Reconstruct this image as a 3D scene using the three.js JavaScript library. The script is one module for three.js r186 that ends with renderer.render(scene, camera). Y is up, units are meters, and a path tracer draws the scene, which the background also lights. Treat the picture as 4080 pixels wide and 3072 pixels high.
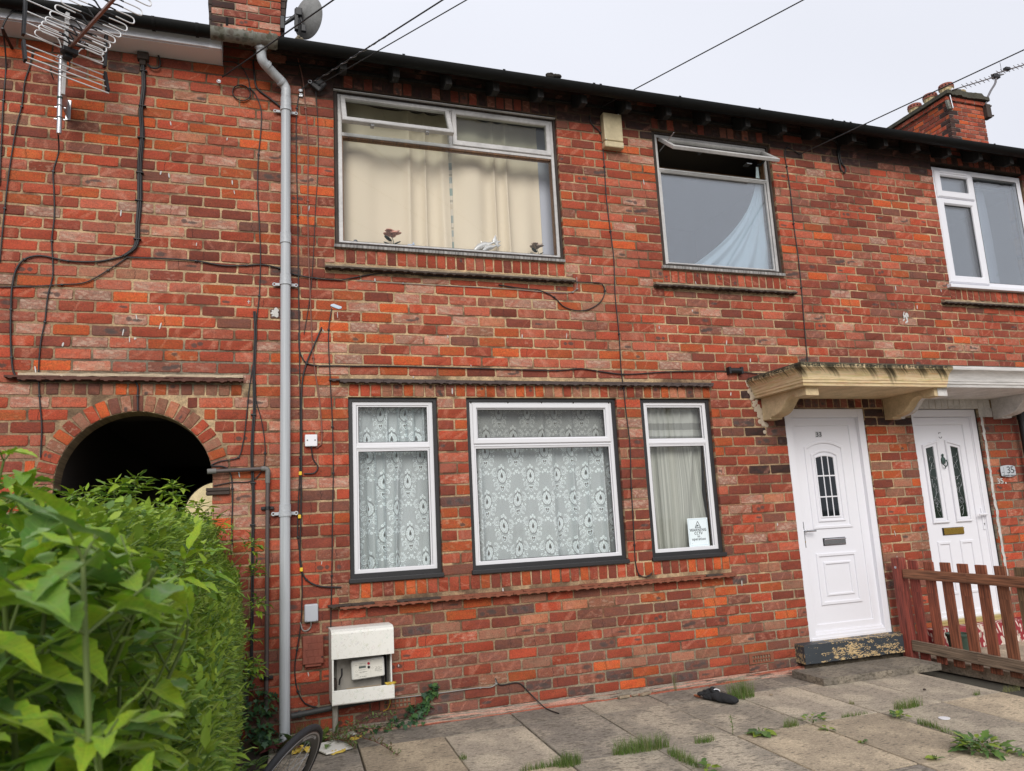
import * as THREE from 'three';
import { mergeGeometries, toCreasedNormals } from 'three/addons/utils/BufferGeometryUtils.js';
import { FontLoader } from 'three/addons/loaders/FontLoader.js';
import { TextGeometry } from 'three/addons/geometries/TextGeometry.js';
import { RoundedBoxGeometry } from 'three/addons/geometries/RoundedBoxGeometry.js';

// ---------------------------------------------------------------- camera, sky, sun, exposure
const scene = new THREE.Scene();
const camera = new THREE.PerspectiveCamera(53.675, 1024 / 771, 0.05, 600);
camera.position.set(0, 1.431, 5.88);
camera.rotation.order = 'YXZ';
camera.rotation.set(0.17719, -0.33521, -0.05130);
camera.focus = 6.4;
camera.userData.fStop = 9;
const renderer = new THREE.WebGLRenderer({ antialias: true });
renderer.toneMapping = THREE.LinearToneMapping;
renderer.toneMappingExposure = 1.65;
renderer.shadowMap.enabled = true;

let SEED = 7;
const R = () => { SEED = (SEED + 0x6d2b79f5) | 0; let t = Math.imul(SEED ^ (SEED >>> 15), 1 | SEED); t = (t + Math.imul(t ^ (t >>> 7), 61 | t)) ^ t; return ((t ^ (t >>> 14)) >>> 0) / 4294967296; };
const rr = (a, b) => a + (b - a) * R();
const pick = (a) => a[Math.floor(R() * a.length)];
const hash = (x, y) => { let h = Math.imul(x | 0, 374761393) + Math.imul(y | 0, 668265263); h = Math.imul(h ^ (h >>> 13), 1274126177); return ((h ^ (h >>> 16)) >>> 0) / 4294967296; };
const vnoise = (x, y) => { const i = Math.floor(x), j = Math.floor(y), u = x - i, v = y - j, s = u * u * (3 - 2 * u), t = v * v * (3 - 2 * v); const a = hash(i, j), b = hash(i + 1, j), c = hash(i, j + 1), d = hash(i + 1, j + 1); return a + (b - a) * s + (c - a) * t + (a - b - c + d) * s * t; };
const fbm = (x, y, o = 4) => { let s = 0, a = 0.5, n = 0; for (let i = 0; i < o; i++) { s += a * vnoise(x, y); n += a; a *= 0.5; x = x * 2.03 + 17.1; y = y * 2.03 + 9.7; } return s / n; };
const clamp = (x, a = 0, b = 1) => Math.min(b, Math.max(a, x));
const smooth = (a, b, x) => { const t = clamp((x - a) / (b - a)); return t * t * (3 - 2 * t); };
const mix = (a, b, t) => a + (b - a) * t;
const mix3 = (a, b, t) => [mix(a[0], b[0], t), mix(a[1], b[1], t), mix(a[2], b[2], t)];

{ // an even white overcast, a little brighter overhead, with soft grey cloud in it
  const W = 512, H = 256, d = new Float32Array(W * H * 4);
  for (let y = 0; y < H; y++) for (let x = 0; x < W; x++) {
    const up = ((y + 0.5) / H - 0.5) * Math.PI, az = (x / W) * 2 * Math.PI, s = Math.max(0, Math.sin(up));
    const px = Math.cos(az) * Math.cos(up) / (s + 0.25), pz = Math.sin(az) * Math.cos(up) / (s + 0.25);
    const c = fbm(px * 0.9 + 40, pz * 0.9 + 40, 4) - 0.5;
    const L = (0.50 + 0.14 * s) * (1 + 0.30 * c), o = (y * W + x) * 4;
    d[o] = L * 0.885; d[o + 1] = L * 0.91; d[o + 2] = L * 1.0; d[o + 3] = 1;
  }
  const t = new THREE.DataTexture(d, W, H, THREE.RGBAFormat, THREE.FloatType);
  t.mapping = THREE.EquirectangularReflectionMapping; t.magFilter = THREE.LinearFilter; t.needsUpdate = true;
  scene.background = t; scene.environment = t;
}
const sun = new THREE.DirectionalLight(0xfffaf3, 1.5);
sun.position.set(-4, 13, 18); sun.target.position.set(1, 2, 0);
sun.castShadow = true; sun.shadow.radius = 60;
Object.assign(sun.shadow.camera, { left: -12, right: 14, top: 12, bottom: -8, near: 1, far: 60 });
scene.add(sun, sun.target);

// ---------------------------------------------------------------- helpers
const used = {};
const numbered = (n) => { const k = (used[n] = (used[n] ?? -1) + 1); return k ? n + '_' + String(k).padStart(3, '0') : n; };
function thing(name, label, category, pos = [0, 0, 0], group, kind) {
  const o = new THREE.Group(); o.name = numbered(name); o.position.set(...pos); scene.add(o);
  tag(o, label, category, group, kind); return o;
}
function tag(o, label, category, group, kind) { if (label) o.userData.label = label; if (category) o.userData.category = category; if (group) o.userData.group = group; if (kind) o.userData.kind = kind; return o; }
const flat = (g) => { const n = g.index ? g.toNonIndexed() : g; for (const k of Object.keys(n.attributes)) if (!['position', 'normal', 'uv'].includes(k)) n.deleteAttribute(k); if (!n.attributes.normal) n.computeVertexNormals(); if (!n.attributes.uv) boxUV(n); return n; };
const merge = (list) => list.length === 1 ? flat(list[0]) : mergeGeometries(list.map(flat));
function put(parent, name, geos, mat, label) {
  const m = new THREE.Mesh(Array.isArray(geos) ? merge(geos) : geos, mat);
  m.name = parent === scene ? numbered(name) : partName(parent, name); m.castShadow = m.receiveShadow = true; parent.add(m);
  if (label) m.userData.label = label;
  return m;
}
const partName = (parent, name) => { parent.__n = parent.__n || new Map(); const k = parent.__n.get(name) ?? 0; parent.__n.set(name, k + 1); return k ? name + '_' + String(k).padStart(3, '0') : name; };
function solo(name, geos, mat, label, category, group, kind) { return tag(put(scene, name, geos, mat), label, category, group, kind); }
function boxUV(g, s = 1) { // uv in metres from the dominant axis of each face
  if (g.index) g = g.toNonIndexed();
  const p = g.attributes.position, n = g.attributes.normal, uv = new Float32Array(p.count * 2);
  for (let i = 0; i < p.count; i++) {
    const ax = Math.abs(n.getX(i)), ay = Math.abs(n.getY(i)), az = Math.abs(n.getZ(i));
    let u, v; if (az >= ax && az >= ay) { u = p.getX(i); v = p.getY(i); } else if (ax >= ay) { u = p.getZ(i); v = p.getY(i); } else { u = p.getX(i); v = p.getZ(i); }
    uv[2 * i] = u * s; uv[2 * i + 1] = v * s;
  }
  g.setAttribute('uv', new THREE.BufferAttribute(uv, 2)); return g;
}
const move = (g, x, y, z) => g.translate(x, y, z);
// a box given by its corner and its far corner, edges eased
function bx(x0, y0, z0, x1, y1, z1, r = 0) {
  const w = Math.abs(x1 - x0), h = Math.abs(y1 - y0), d = Math.abs(z1 - z0), rad = Math.min(r, w * 0.45, h * 0.45, d * 0.45);
  const g = rad > 0 ? new RoundedBoxGeometry(w, h, d, 1, rad) : new THREE.BoxGeometry(w, h, d);
  return boxUV(move(g, (x0 + x1) / 2, (y0 + y1) / 2, (z0 + z1) / 2));
}
function tube(pts, r, rad = 6, seg, closed = false) {
  const c = new THREE.CatmullRomCurve3(pts.map((p) => p.isVector3 ? p : new THREE.Vector3(...p)), closed, 'centripetal');
  return new THREE.TubeGeometry(c, seg ?? Math.max(4, pts.length * 5), r, rad, closed);
}
function rod(a, b, r, r2 = r, seg = 8) {
  const A = new THREE.Vector3(...a), B = new THREE.Vector3(...b), L = A.distanceTo(B);
  const g = new THREE.CylinderGeometry(r2, r, L, seg); const q = new THREE.Quaternion().setFromUnitVectors(new THREE.Vector3(0, 1, 0), B.clone().sub(A).normalize());
  return g.applyQuaternion(q).translate((A.x + B.x) / 2, (A.y + B.y) / 2, (A.z + B.z) / 2);
}
function extrude(shape, depth, bevel = 0, opts = {}) { return new THREE.ExtrudeGeometry(shape, { depth, bevelEnabled: bevel > 0, bevelThickness: bevel, bevelSize: bevel, bevelOffset: -bevel, bevelSegments: 1, curveSegments: 10, ...opts }); }
const poly = (pts) => { const s = new THREE.Shape(); pts.forEach((p, i) => i ? s.lineTo(...p) : s.moveTo(...p)); s.closePath(); return s; };
const hole = (s, pts) => { const h = new THREE.Path(); pts.forEach((p, i) => i ? h.lineTo(...p) : h.moveTo(...p)); h.closePath(); s.holes.push(h); return s; };
const rect = (x0, y0, x1, y1) => [[x0, y0], [x1, y0], [x1, y1], [x0, y1]];
// four mitred members round a rectangle, outer x0..x1, y0..y1, width w, from z0 to z1; merged into one frame
function frame(x0, y0, x1, y1, w, z0, z1, bev = 0.004) { const ww = Array.isArray(w) ? w : [w, w, w, w]; return boxUV(move(extrude(hole(poly(rect(x0, y0, x1, y1)), rect(x0 + ww[0], y0 + ww[1], x1 - ww[2], y1 - ww[3])), z1 - z0 - bev * 2, bev), 0, 0, z0 + bev)); }

// ---------------------------------------------------------------- textures
function dataTex(w, h, f, srgb = true) {
  const d = new Uint8Array(w * h * 4);
  for (let y = 0; y < h; y++) for (let x = 0; x < w; x++) { const c = f(x, y), o = (y * w + x) * 4; d[o] = clamp(c[0], 0, 255); d[o + 1] = clamp(c[1], 0, 255); d[o + 2] = clamp(c[2], 0, 255); d[o + 3] = c.length > 3 ? c[3] : 255; }
  const t = new THREE.DataTexture(d, w, h); t.wrapS = t.wrapT = THREE.RepeatWrapping; t.magFilter = THREE.LinearFilter; if (srgb) t.colorSpace = THREE.SRGBColorSpace; t.needsUpdate = true; return t;
}
function canvasTex(w, h, draw, srgb = true) { const c = document.createElement('canvas'); c.width = w; c.height = h; draw(c.getContext('2d'), w, h); const t = new THREE.CanvasTexture(c); t.wrapS = t.wrapT = THREE.RepeatWrapping; if (srgb) t.colorSpace = THREE.SRGBColorSpace; return t; }
const rep = (t, x, y = x) => { const c = t.clone(); c.repeat.set(x, y); c.needsUpdate = true; return c; };
// periodic noise for tiles that repeat
const pnoise = (x, y, p) => { const i = Math.floor(x), j = Math.floor(y), u = x - i, v = y - j, s = u * u * (3 - 2 * u), t = v * v * (3 - 2 * v), m = (k) => ((k % p) + p) % p; const a = hash(m(i), m(j) + 911), b = hash(m(i + 1), m(j) + 911), c = hash(m(i), m(j + 1) + 911), d = hash(m(i + 1), m(j + 1) + 911); return a + (b - a) * s + (c - a) * t + (a - b - c + d) * s * t; };
const pfbm = (u, v, p, o = 4) => { let s = 0, a = 0.5, n = 0; for (let i = 0; i < o; i++) { s += a * pnoise(u * p, v * p, p); n += a; a *= 0.5; p *= 2; } return s / n; };
const T = {};
T.grain = dataTex(512, 512, (x, y) => { const v = 255 * (0.5 * pfbm(x / 512, y / 512, 64, 3) + 0.3 * hash(x, y) + 0.2 * pfbm(x / 512, y / 512, 8, 3)); return [v, v, v]; }, false);
T.rough = dataTex(512, 512, (x, y) => { const v = 110 + 130 * pfbm(x / 512, y / 512, 6, 5); return [v, v, v]; }, false);
T.dirt = dataTex(512, 512, (x, y) => { const a = pfbm(x / 512, y / 512, 5, 5), b = pfbm(x / 512 + 0.37, y / 512, 40, 2); const v = 255 * clamp(0.88 + 0.2 * (a - 0.5) + 0.1 * (b - 0.5)); return [v, v * 0.99, v * 0.98]; });
// wood grain that runs along v
T.wood = dataTex(256, 512, (x, y) => { const u = x / 256, v = y / 512; const g = pfbm(u, v * 0.12, 24, 4), f = pfbm(u, v * 0.05, 96, 2), k = pfbm(u + 0.3, v, 4, 3); const t = 255 * clamp(0.62 + 0.5 * (g - 0.5) + 0.35 * (f - 0.5) + 0.3 * (k - 0.5)); return [t, t, t]; });
// concrete paving: aggregate speckle, lichen, algae
const slabTex = (seed, base, alt, spots) => dataTex(512, 512, (x, y) => {
  const u = x / 512, v = y / 512, a = pfbm(u + seed, v + seed * 0.7, 4, 5), b = pfbm(u, v + seed, 90, 2), g = hash(x + seed * 977, y);
  let c = mix3(base, alt, smooth(0.35, 0.65, a)); const k = 0.80 + 0.26 * b + 0.26 * (g - 0.5); c = c.map((q) => q * k);
  const l = pfbm(u + 0.11 * seed, v * 2.2, 28, 3); if (l > 0.66 - spots) c = mix3(c, [84, 78, 68], clamp((l - 0.66 + spots) * 6) * 0.6);
  return c;
});
T.slab = [slabTex(1, [186, 174, 155], [162, 151, 136], 0), slabTex(2, [180, 168, 150], [148, 139, 126], 0.07), slabTex(3, [194, 177, 152], [170, 155, 134], 0), slabTex(5, [164, 154, 140], [138, 130, 120], 0.1)];

// ---------------------------------------------------------------- brick faces: 176 different ones on one sheet
const CW = 256, CH = 96, COLS = 8, ROWS = 21;
const PAL = { // two tones of fired clay each
  red: [[174, 82, 56], [154, 68, 48]], orange: [[196, 100, 52], [178, 82, 44]], dark: [[144, 70, 52], [122, 60, 48]], pink: [[180, 102, 82], [164, 86, 67]],
  brown: [[146, 90, 74], [122, 78, 68]], pale: [[190, 150, 136], [168, 112, 98]], burnt: [[122, 80, 72], [94, 78, 76]], soot: [[76, 46, 40], [52, 36, 34]], tan: [[176, 124, 100], [156, 102, 82]],
};
const CELLS = []; for (const [k, n] of Object.entries({ red: 44, orange: 22, dark: 26, pink: 24, brown: 14, pale: 10, burnt: 8, soot: 12, tan: 8 })) for (let i = 0; i < n; i++) CELLS.push(k);
const CELLS_OF = {}; CELLS.forEach((k, i) => (CELLS_OF[k] ||= []).push(i));
{
  const W = CW * COLS, H = 2048, d = new Uint8Array(W * H * 4), b = new Uint8Array(W * H * 4);
  CELLS.forEach((kind, ci) => {
    const cx = (ci % COLS) * CW, cy = Math.floor(ci / COLS) * CH, [A, B] = PAL[kind], s = ci * 13.7 + 3, tone = rr(0.88, 1.1), warm = rr(-0.05, 0.05);
    const marks = []; const nm = kind === 'soot' || kind === 'orange' ? (R() < 0.35 ? 1 : 0) : R() < 0.55 ? Math.floor(rr(1, 4)) : 0;
    for (let i = 0; i < nm; i++) marks.push([rr(0, CW), rr(-0.9, 0.9) + (R() < 0.4 ? 1.2 : 0), rr(10, kind === 'pale' ? 60 : 44), rr(0.15, 0.6)]);
    const spots = []; const ns = kind === 'burnt' ? 3 : R() < 0.09 ? Math.floor(rr(1, 4)) : 0;
    for (let i = 0; i < ns; i++) spots.push([rr(40, 216), rr(34, 62), rr(18, 44), rr(12, 24)]);
    const eff = kind === 'pale' ? 0.55 : R() < 0.25 ? rr(0.1, 0.4) : 0, dirty = rr(0.35, 0.85), crack = R() < 0.12 ? rr(40, 210) : -1;
    for (let y = 0; y < CH; y++) for (let x = 0; x < CW; x++) {
      const a = fbm(x * 0.018 + s, y * 0.03 + s, 3), f = fbm(x * 0.16 + s, y * 0.16, 3), g = hash(x + ci * 300, y);
      let c = mix3(A, B, smooth(0.3, 0.7, a + 0.25 * (f - 0.5))); let h = 0.5 + 0.35 * (f - 0.5) + 0.3 * (a - 0.5);
      let k = tone * (0.95 + 0.42 * (f - 0.5) + 0.3 * (a - 0.5) + 0.14 * (g - 0.5)); c = [c[0] * k * (1 + warm), c[1] * k, c[2] * k * (1 - warm)];
      for (const [mx, sl, w, st] of marks) { const q = Math.abs(x - mx - (y - 48) * sl + 10 * (vnoise(x * 0.06, y * 0.09 + s) - 0.5)); const t = (1 - smooth(w * 0.35, w, q)) * st * (0.35 + 1.3 * (f - 0.15)) * (0.5 + fbm(x * 0.03 + s, y * 0.06, 2)); c = mix3(c, [198, 142, 126], clamp(t * 0.8)); if (q < w + 4 && q > w) c = mix3(c, [128, 58, 48], 0.2 * st); }
      if (eff) { const e = smooth(0.52, 0.72, fbm(x * 0.03 + s * 2, y * 0.05 + 7, 4)) * eff; c = mix3(c, [196, 178, 166], e); }
      for (const [sx, sy, rx, ry] of spots) { const q = ((x - sx) / rx) ** 2 + ((y - sy) / ry) ** 2 + 0.8 * (f - 0.5); c = mix3(c, [74, 66, 66], (1 - smooth(0.3, 1.5, q)) * 0.7); }
      const pit = vnoise(x * 0.34 + s, y * 0.34 + s * 2); if (pit > 0.84) { c = mix3(c, [56, 36, 30], clamp((pit - 0.84) * 9) * 0.75); h -= (pit - 0.84) * 3; }
      if (crack > 0) { const q = Math.abs(x - crack - 14 * (vnoise(y * 0.08, s) - 0.5)); if (q < 1.6) { c = mix3(c, [40, 26, 24], 0.7); h -= 0.35; } }
      const e = Math.min(x, CW - 1 - x, y, CH - 1 - y) + 9 * (f - 0.5) + 7 * (a - 0.5); const ed = 1 - smooth(0, 9, e); c = mix3(c, [92, 56, 44], ed * dirty); h -= ed * 0.25;
      const o = ((cy + y) * W + cx + x) * 4; for (let i = 0; i < 3; i++) { d[o + i] = clamp(c[i], 0, 255); b[o + i] = clamp(h * 255, 0, 255); } d[o + 3] = b[o + 3] = 255;
    }
  });
  const mk = (q, srgb) => { const t = new THREE.DataTexture(q, W, H); t.magFilter = THREE.LinearFilter; if (srgb) t.colorSpace = THREE.SRGBColorSpace; t.needsUpdate = true; return t; };
  T.brick = mk(d, true); T.brickBump = mk(b, false);
}
// mortar over the whole front: buff sand, grey repairs over the arch and at the foot of the wall, sooty grime and gutter shade painted dark under the eaves
T.mortar = dataTex(2048, 1024, (x, y) => {
  const X = x / 2048 * 14 - 3, Y = y / 1024 * 6, a = fbm(X * 1.6, Y * 1.6, 4), f = fbm(X * 22, Y * 22, 3), g = hash(x, y);
  let c = mix3([206, 176, 136], [168, 140, 108], smooth(0.3, 0.7, a)); 
  const grey = Math.max(smooth(0.16, 0.05, Math.hypot((X + 0.55) * 0.16, (Y - 2.66) * 0.62) + 0.06 * (f - 0.5)), smooth(0.95, 0.15, Y + 0.7 * (a - 0.5)) * 0.75, smooth(5.9, 6.3, X + 0.3 * (f - 0.5)) * smooth(2.6, 2.2, Y) * 0.8);
  c = mix3(c, [138, 128, 110], grey); const grime = smooth(0.54, 0.72, fbm(X * 5 + 11, Y * 7 + 3, 4)); c = mix3(c, [96, 74, 56], grime * 0.7); const red = smooth(0.62, 0.8, fbm(X * 3 + 30, Y * 3, 3)); c = mix3(c, [150, 92, 66], red * 0.5);
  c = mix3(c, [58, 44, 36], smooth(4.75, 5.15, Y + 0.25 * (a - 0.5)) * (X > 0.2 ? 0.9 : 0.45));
  const k = 0.86 + 0.3 * (f - 0.5) + 0.22 * (g - 0.5); return c.map((q) => q * k);
});
T.mortar.wrapS = T.mortar.wrapT = THREE.ClampToEdgeWrapping;

// ---------------------------------------------------------------- materials
const std = (o) => new THREE.MeshStandardMaterial(o), phy = (o) => new THREE.MeshPhysicalMaterial(o);
const lin = (r, g, b) => new THREE.Color().setRGB(r, g, b);
const M = {
  brick: std({ color: lin(0.96, 0.90, 0.80), map: T.brick, bumpMap: T.brickBump, bumpScale: 0.004, roughness: 0.88 }),
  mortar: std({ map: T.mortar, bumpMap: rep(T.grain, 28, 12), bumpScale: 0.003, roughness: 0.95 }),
  upvc: std({ color: lin(0.75, 0.75, 0.79), roughness: 0.32 }),
  door: std({ color: lin(0.75, 0.75, 0.79), roughness: 0.36 }),
  alu: std({ color: lin(0.70, 0.70, 0.72), roughness: 0.42, bumpMap: rep(T.grain, 2), bumpScale: 0.0004 }),
  aluOld: std({ color: lin(0.66, 0.66, 0.66), roughness: 0.5, map: T.dirt, metalness: 0.1, bumpMap: rep(T.grain, 2), bumpScale: 0.0008 }),
  blackWood: std({ color: lin(0.022, 0.021, 0.022), roughness: 0.45, bumpMap: rep(T.wood, 6, 2), bumpScale: 0.0015 }),
  oldWood: std({ color: lin(0.10, 0.07, 0.055), roughness: 0.8, map: rep(T.wood, 7, 2) }),
  greyWood: std({ color: lin(0.62, 0.60, 0.57), roughness: 0.85, map: rep(T.wood, 6, 2), bumpMap: rep(T.wood, 6, 2), bumpScale: 0.002 }),
  brownWood: std({ color: lin(0.30, 0.13, 0.04), roughness: 0.5, map: rep(T.wood, 5, 2) }),
  pane: phy({ color: lin(1, 1, 1), roughness: 0.02, transmission: 1, thickness: 0, ior: 1.5 }),
  paneSky: phy({ color: lin(0.9, 0.93, 0.95), roughness: 0.02, transmission: 1, thickness: 0, ior: 2.33 }),
  paneDim: phy({ color: lin(0.75, 0.8, 0.78), roughness: 0.12, transmission: 1, thickness: 0, ior: 1.6 }),
  room: std({ color: lin(0.32, 0.28, 0.22), roughness: 0.9 }),
  black: std({ color: lin(0.010, 0.010, 0.011), roughness: 0.5, bumpMap: rep(T.rough, 2), bumpScale: 0.001 }),
  cable: std({ color: lin(0.016, 0.015, 0.016), roughness: 0.5 }),
  cableBrown: std({ color: lin(0.20, 0.085, 0.06), roughness: 0.6 }),
  cableGrey: std({ color: lin(0.26, 0.25, 0.23), roughness: 0.6 }),
  pipe: std({ color: lin(0.60, 0.645, 0.69), roughness: 0.42, map: rep(T.dirt, 1, 0.5) }),
  pipeOld: std({ color: lin(0.30, 0.30, 0.28), roughness: 0.8, map: rep(canvasTex(256, 256, (g) => { g.fillStyle = '#d8d8d0'; g.fillRect(0, 0, 256, 256); for (let i = 0; i < 900; i++) { g.fillStyle = `rgba(${rr(60, 110)},${rr(60, 100)},${rr(44, 70)},${rr(0.1, 0.4)})`; g.beginPath(); g.arc(R() * 256, R() * 256, rr(1, 7), 0, 7); g.fill(); } }), 1.1) }),
  brownPipe: std({ color: lin(0.085, 0.065, 0.06), roughness: 0.55 }),
  steel: std({ color: lin(0.45, 0.46, 0.48), roughness: 0.36, metalness: 0.85, bumpMap: rep(T.grain, 3), bumpScale: 0.0004 }),
  chrome: std({ color: lin(0.75, 0.76, 0.78), roughness: 0.12, metalness: 1 }),
  brass: std({ color: lin(0.72, 0.47, 0.10), roughness: 0.2, metalness: 1 }),
  verdigris: std({ color: lin(0.05, 0.085, 0.075), roughness: 0.6, metalness: 0.4 }),
  cream: std({ color: lin(0.68, 0.58, 0.36), roughness: 0.45, map: T.dirt }),
  whitePlastic: std({ color: lin(0.74, 0.74, 0.76), roughness: 0.4 }),
  greyPlastic: std({ color: lin(0.44, 0.46, 0.50), roughness: 0.4 }),
  terracotta: std({ color: lin(0.34, 0.10, 0.065), roughness: 0.8, map: T.dirt, bumpMap: rep(T.grain, 2), bumpScale: 0.002 }),
  clay: std({ color: lin(0.30, 0.10, 0.055), roughness: 0.85, map: rep(T.dirt, 5), bumpMap: rep(T.grain, 6), bumpScale: 0.002 }),
  claySoot: std({ color: lin(0.075, 0.055, 0.045), roughness: 0.9, map: rep(T.dirt, 5), bumpMap: rep(T.grain, 6), bumpScale: 0.002 }),
  cement: std({ color: lin(0.46, 0.37, 0.26), roughness: 0.95, map: rep(T.dirt, 4), bumpMap: rep(T.grain, 5), bumpScale: 0.005 }),
  concrete: std({ color: lin(0.9, 0.9, 0.9), map: rep(T.slab[1], 2), roughness: 0.95, bumpMap: rep(T.grain, 3), bumpScale: 0.003 }),
  soil: std({ color: lin(0.055, 0.042, 0.03), roughness: 1, bumpMap: rep(T.grain, 3), bumpScale: 0.01 }),
  slate: std({ color: lin(0.06, 0.06, 0.065), roughness: 0.8, map: rep(T.dirt, 0.5) }),
  darkTimber: std({ color: lin(0.03, 0.027, 0.025), roughness: 0.85, map: rep(T.wood, 3, 1) }),
  gutter: phy({ color: lin(0.009, 0.010, 0.010), roughness: 0.6, specularIntensity: 0.35, map: rep(T.dirt, 2) }),
  rodAlu: std({ color: lin(0.72, 0.72, 0.72), roughness: 0.45, metalness: 0.2 }),
  hole: std({ color: lin(0.006, 0.005, 0.005), roughness: 1 }),
  whitePaint: std({ color: lin(0.74, 0.74, 0.72), roughness: 0.6, map: T.dirt }),
};

// ================================================================= the terrace: three brick houses
const houseL = thing('brick_house', 'left end of the red brick terrace, with the arched dark passage behind the hedge', 'house', [-0.7, 0, 0]);
const house33 = thing('brick_house', 'middle red brick terraced house with three lace-curtained ground windows and number 33 door', 'house', [3.1, 0, 0]);
const house35 = thing('brick_house', 'right red brick terraced house with the two-pane arched-glass number 35 door behind the fence', 'house', [7.6, 0, 0]);
const shift = (h) => { for (const c of h.children) c.position.x -= h.position.x; };   // parts are built in place, then hung from the house's base

const ROWY = [0.044]; for (let k = 1; k <= 10; k++) ROWY.push(0.044 + 0.0737 * k); ROWY.push(0.858, 0.936); for (let k = 1; k <= 16; k++) ROWY.push(0.936 + 0.0777 * k); ROWY.push(2.256, 2.332); for (let k = 1; k <= 32; k++) ROWY.push(2.332 + 0.0767 * k);
for (let i = 0; i < ROWY.length; i++) ROWY[i] *= 1.12;

// openings in the brickwork: x0, y0, x1, y1
const OW1 = [0.619, 3.66, 2.605, 5.045], OW2 = [3.584, 3.668, 4.934, 5.05], OW3 = [0.707, 1.045, 1.411, 2.444], OW4 = [1.649, 1.045, 3.0, 2.444], OW5 = [3.231, 1.045, 3.948, 2.444], OD1 = [4.735, 0.235, 5.683, 2.354], OD2 = [6.27, 0.235, 7.175, 2.354], OW6 = [7.06, 3.66, 8.43, 5.10];
const ARCH = { x: -0.755, y: 1.833, r: 0.5, R: 0.618 };
// bands of bricks on end, and the tile courses over or under them
const ZONES = [[0.615, 3.44, 2.605, 3.66], [0.54, 3.44, 2.664, 3.515], [3.57, 3.45, 4.946, 3.668], [3.463, 3.465, 5.01, 3.515], [7.045, 3.46, 8.45, 3.66], [6.9, 3.455, 8.6, 3.515],
  [0.707, 2.444, 3.954, 2.56], [0.643, 2.545, 3.977, 2.585], [0.694, 0.87, 3.985, 1.045], [0.622, 0.868, 3.993, 0.905], [-1.425, 2.444, 0.02, 2.535], [-1.492, 2.535, -0.057, 2.605],
  [0.615, 5.045, 2.612, 5.165], [3.584, 5.05, 4.945, 5.17], [7.06, 5.10, 8.43, 5.21], [4.72, 2.354, 5.925, 2.462], [6.27, 2.354, 7.395, 2.475], [7.19, 2.265, 7.37, 2.354], [0.90, 0.128, 1.17, 0.215], [4.075, 0.118, 4.335, 0.212]];

const BW = 0.2265, BH = 0.0765;
const brickGeo = CELLS.map((_, ci) => { // a worn stretcher: front ring, eased arris, returns 0.1 deep (48 faces)
  const w = BW / 2, h = BH / 2, cr = () => rr(0.004, 0.013), j = () => rr(-0.0024, 0.0024), a = [cr(), cr(), cr(), cr()];
  const o = [[-w + a[0], -h + j()], [j() * 8, -h + j()], [w - a[1], -h + j()], [w + j(), -h + a[1] * 0.8], [w + j(), h - a[2] * 0.8], [w - a[2], h + j()], [j() * 8, h + j()], [-w + a[3], h + j()], [-w + j(), h - a[3] * 0.8], [-w + j(), -h + a[0] * 0.8]];
  const N = o.length, P = [], U = [], idx = []; const u0 = (ci % COLS) * CW / 2048, v0 = Math.floor(ci / COLS) * CH / 2048;
  const uv = (x, y) => [u0 + (0.02 + 0.96 * clamp(x / BW + 0.5)) * CW / 2048, v0 + (0.03 + 0.94 * clamp(y / BH + 0.5)) * CH / 2048];
  const rings = [[0.003, 0], [0, -0.003], [-0.0006, -0.1]];
  for (const [ins, z] of rings) for (const [x, y] of o) { const X = x - Math.sign(x) * ins, Y = y - Math.sign(y) * ins; P.push(X, Y, z + (z === 0 ? rr(-0.001, 0.001) : 0)); U.push(...uv(X, Y)); }
  for (let i = 1; i < N - 1; i++) idx.push(0, i, i + 1);
  for (let r = 0; r < 2; r++) for (let i = 0; i < N; i++) { const k = (i + 1) % N, p = r * N + i, q = r * N + k, s = p + N, t = q + N; idx.push(p, s, t, p, t, q); }
  const g = new THREE.BufferGeometry(); g.setAttribute('position', new THREE.Float32BufferAttribute(P, 3)); g.setAttribute('uv', new THREE.Float32BufferAttribute(U, 2)); g.setIndex(idx);
  return toCreasedNormals(g, 0.6);
});
camera.updateMatrixWorld(); camera.updateProjectionMatrix();
const seen = (x, y, z = 0) => { const v = new THREE.Vector3(x, y, z).project(camera); return Math.abs(v.x) < 1.03 && Math.abs(v.y) < 1.03; };
const view = (x, y, w, h) => { if (!seen(x, y)) return 0; if (x < -0.1 && y < 1.5) return 0; const dx = x - 0, dy = y - 1.431, d2 = dx * dx + dy * dy + 34.6; return w * h / Math.pow(d2, 1.5); };

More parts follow.
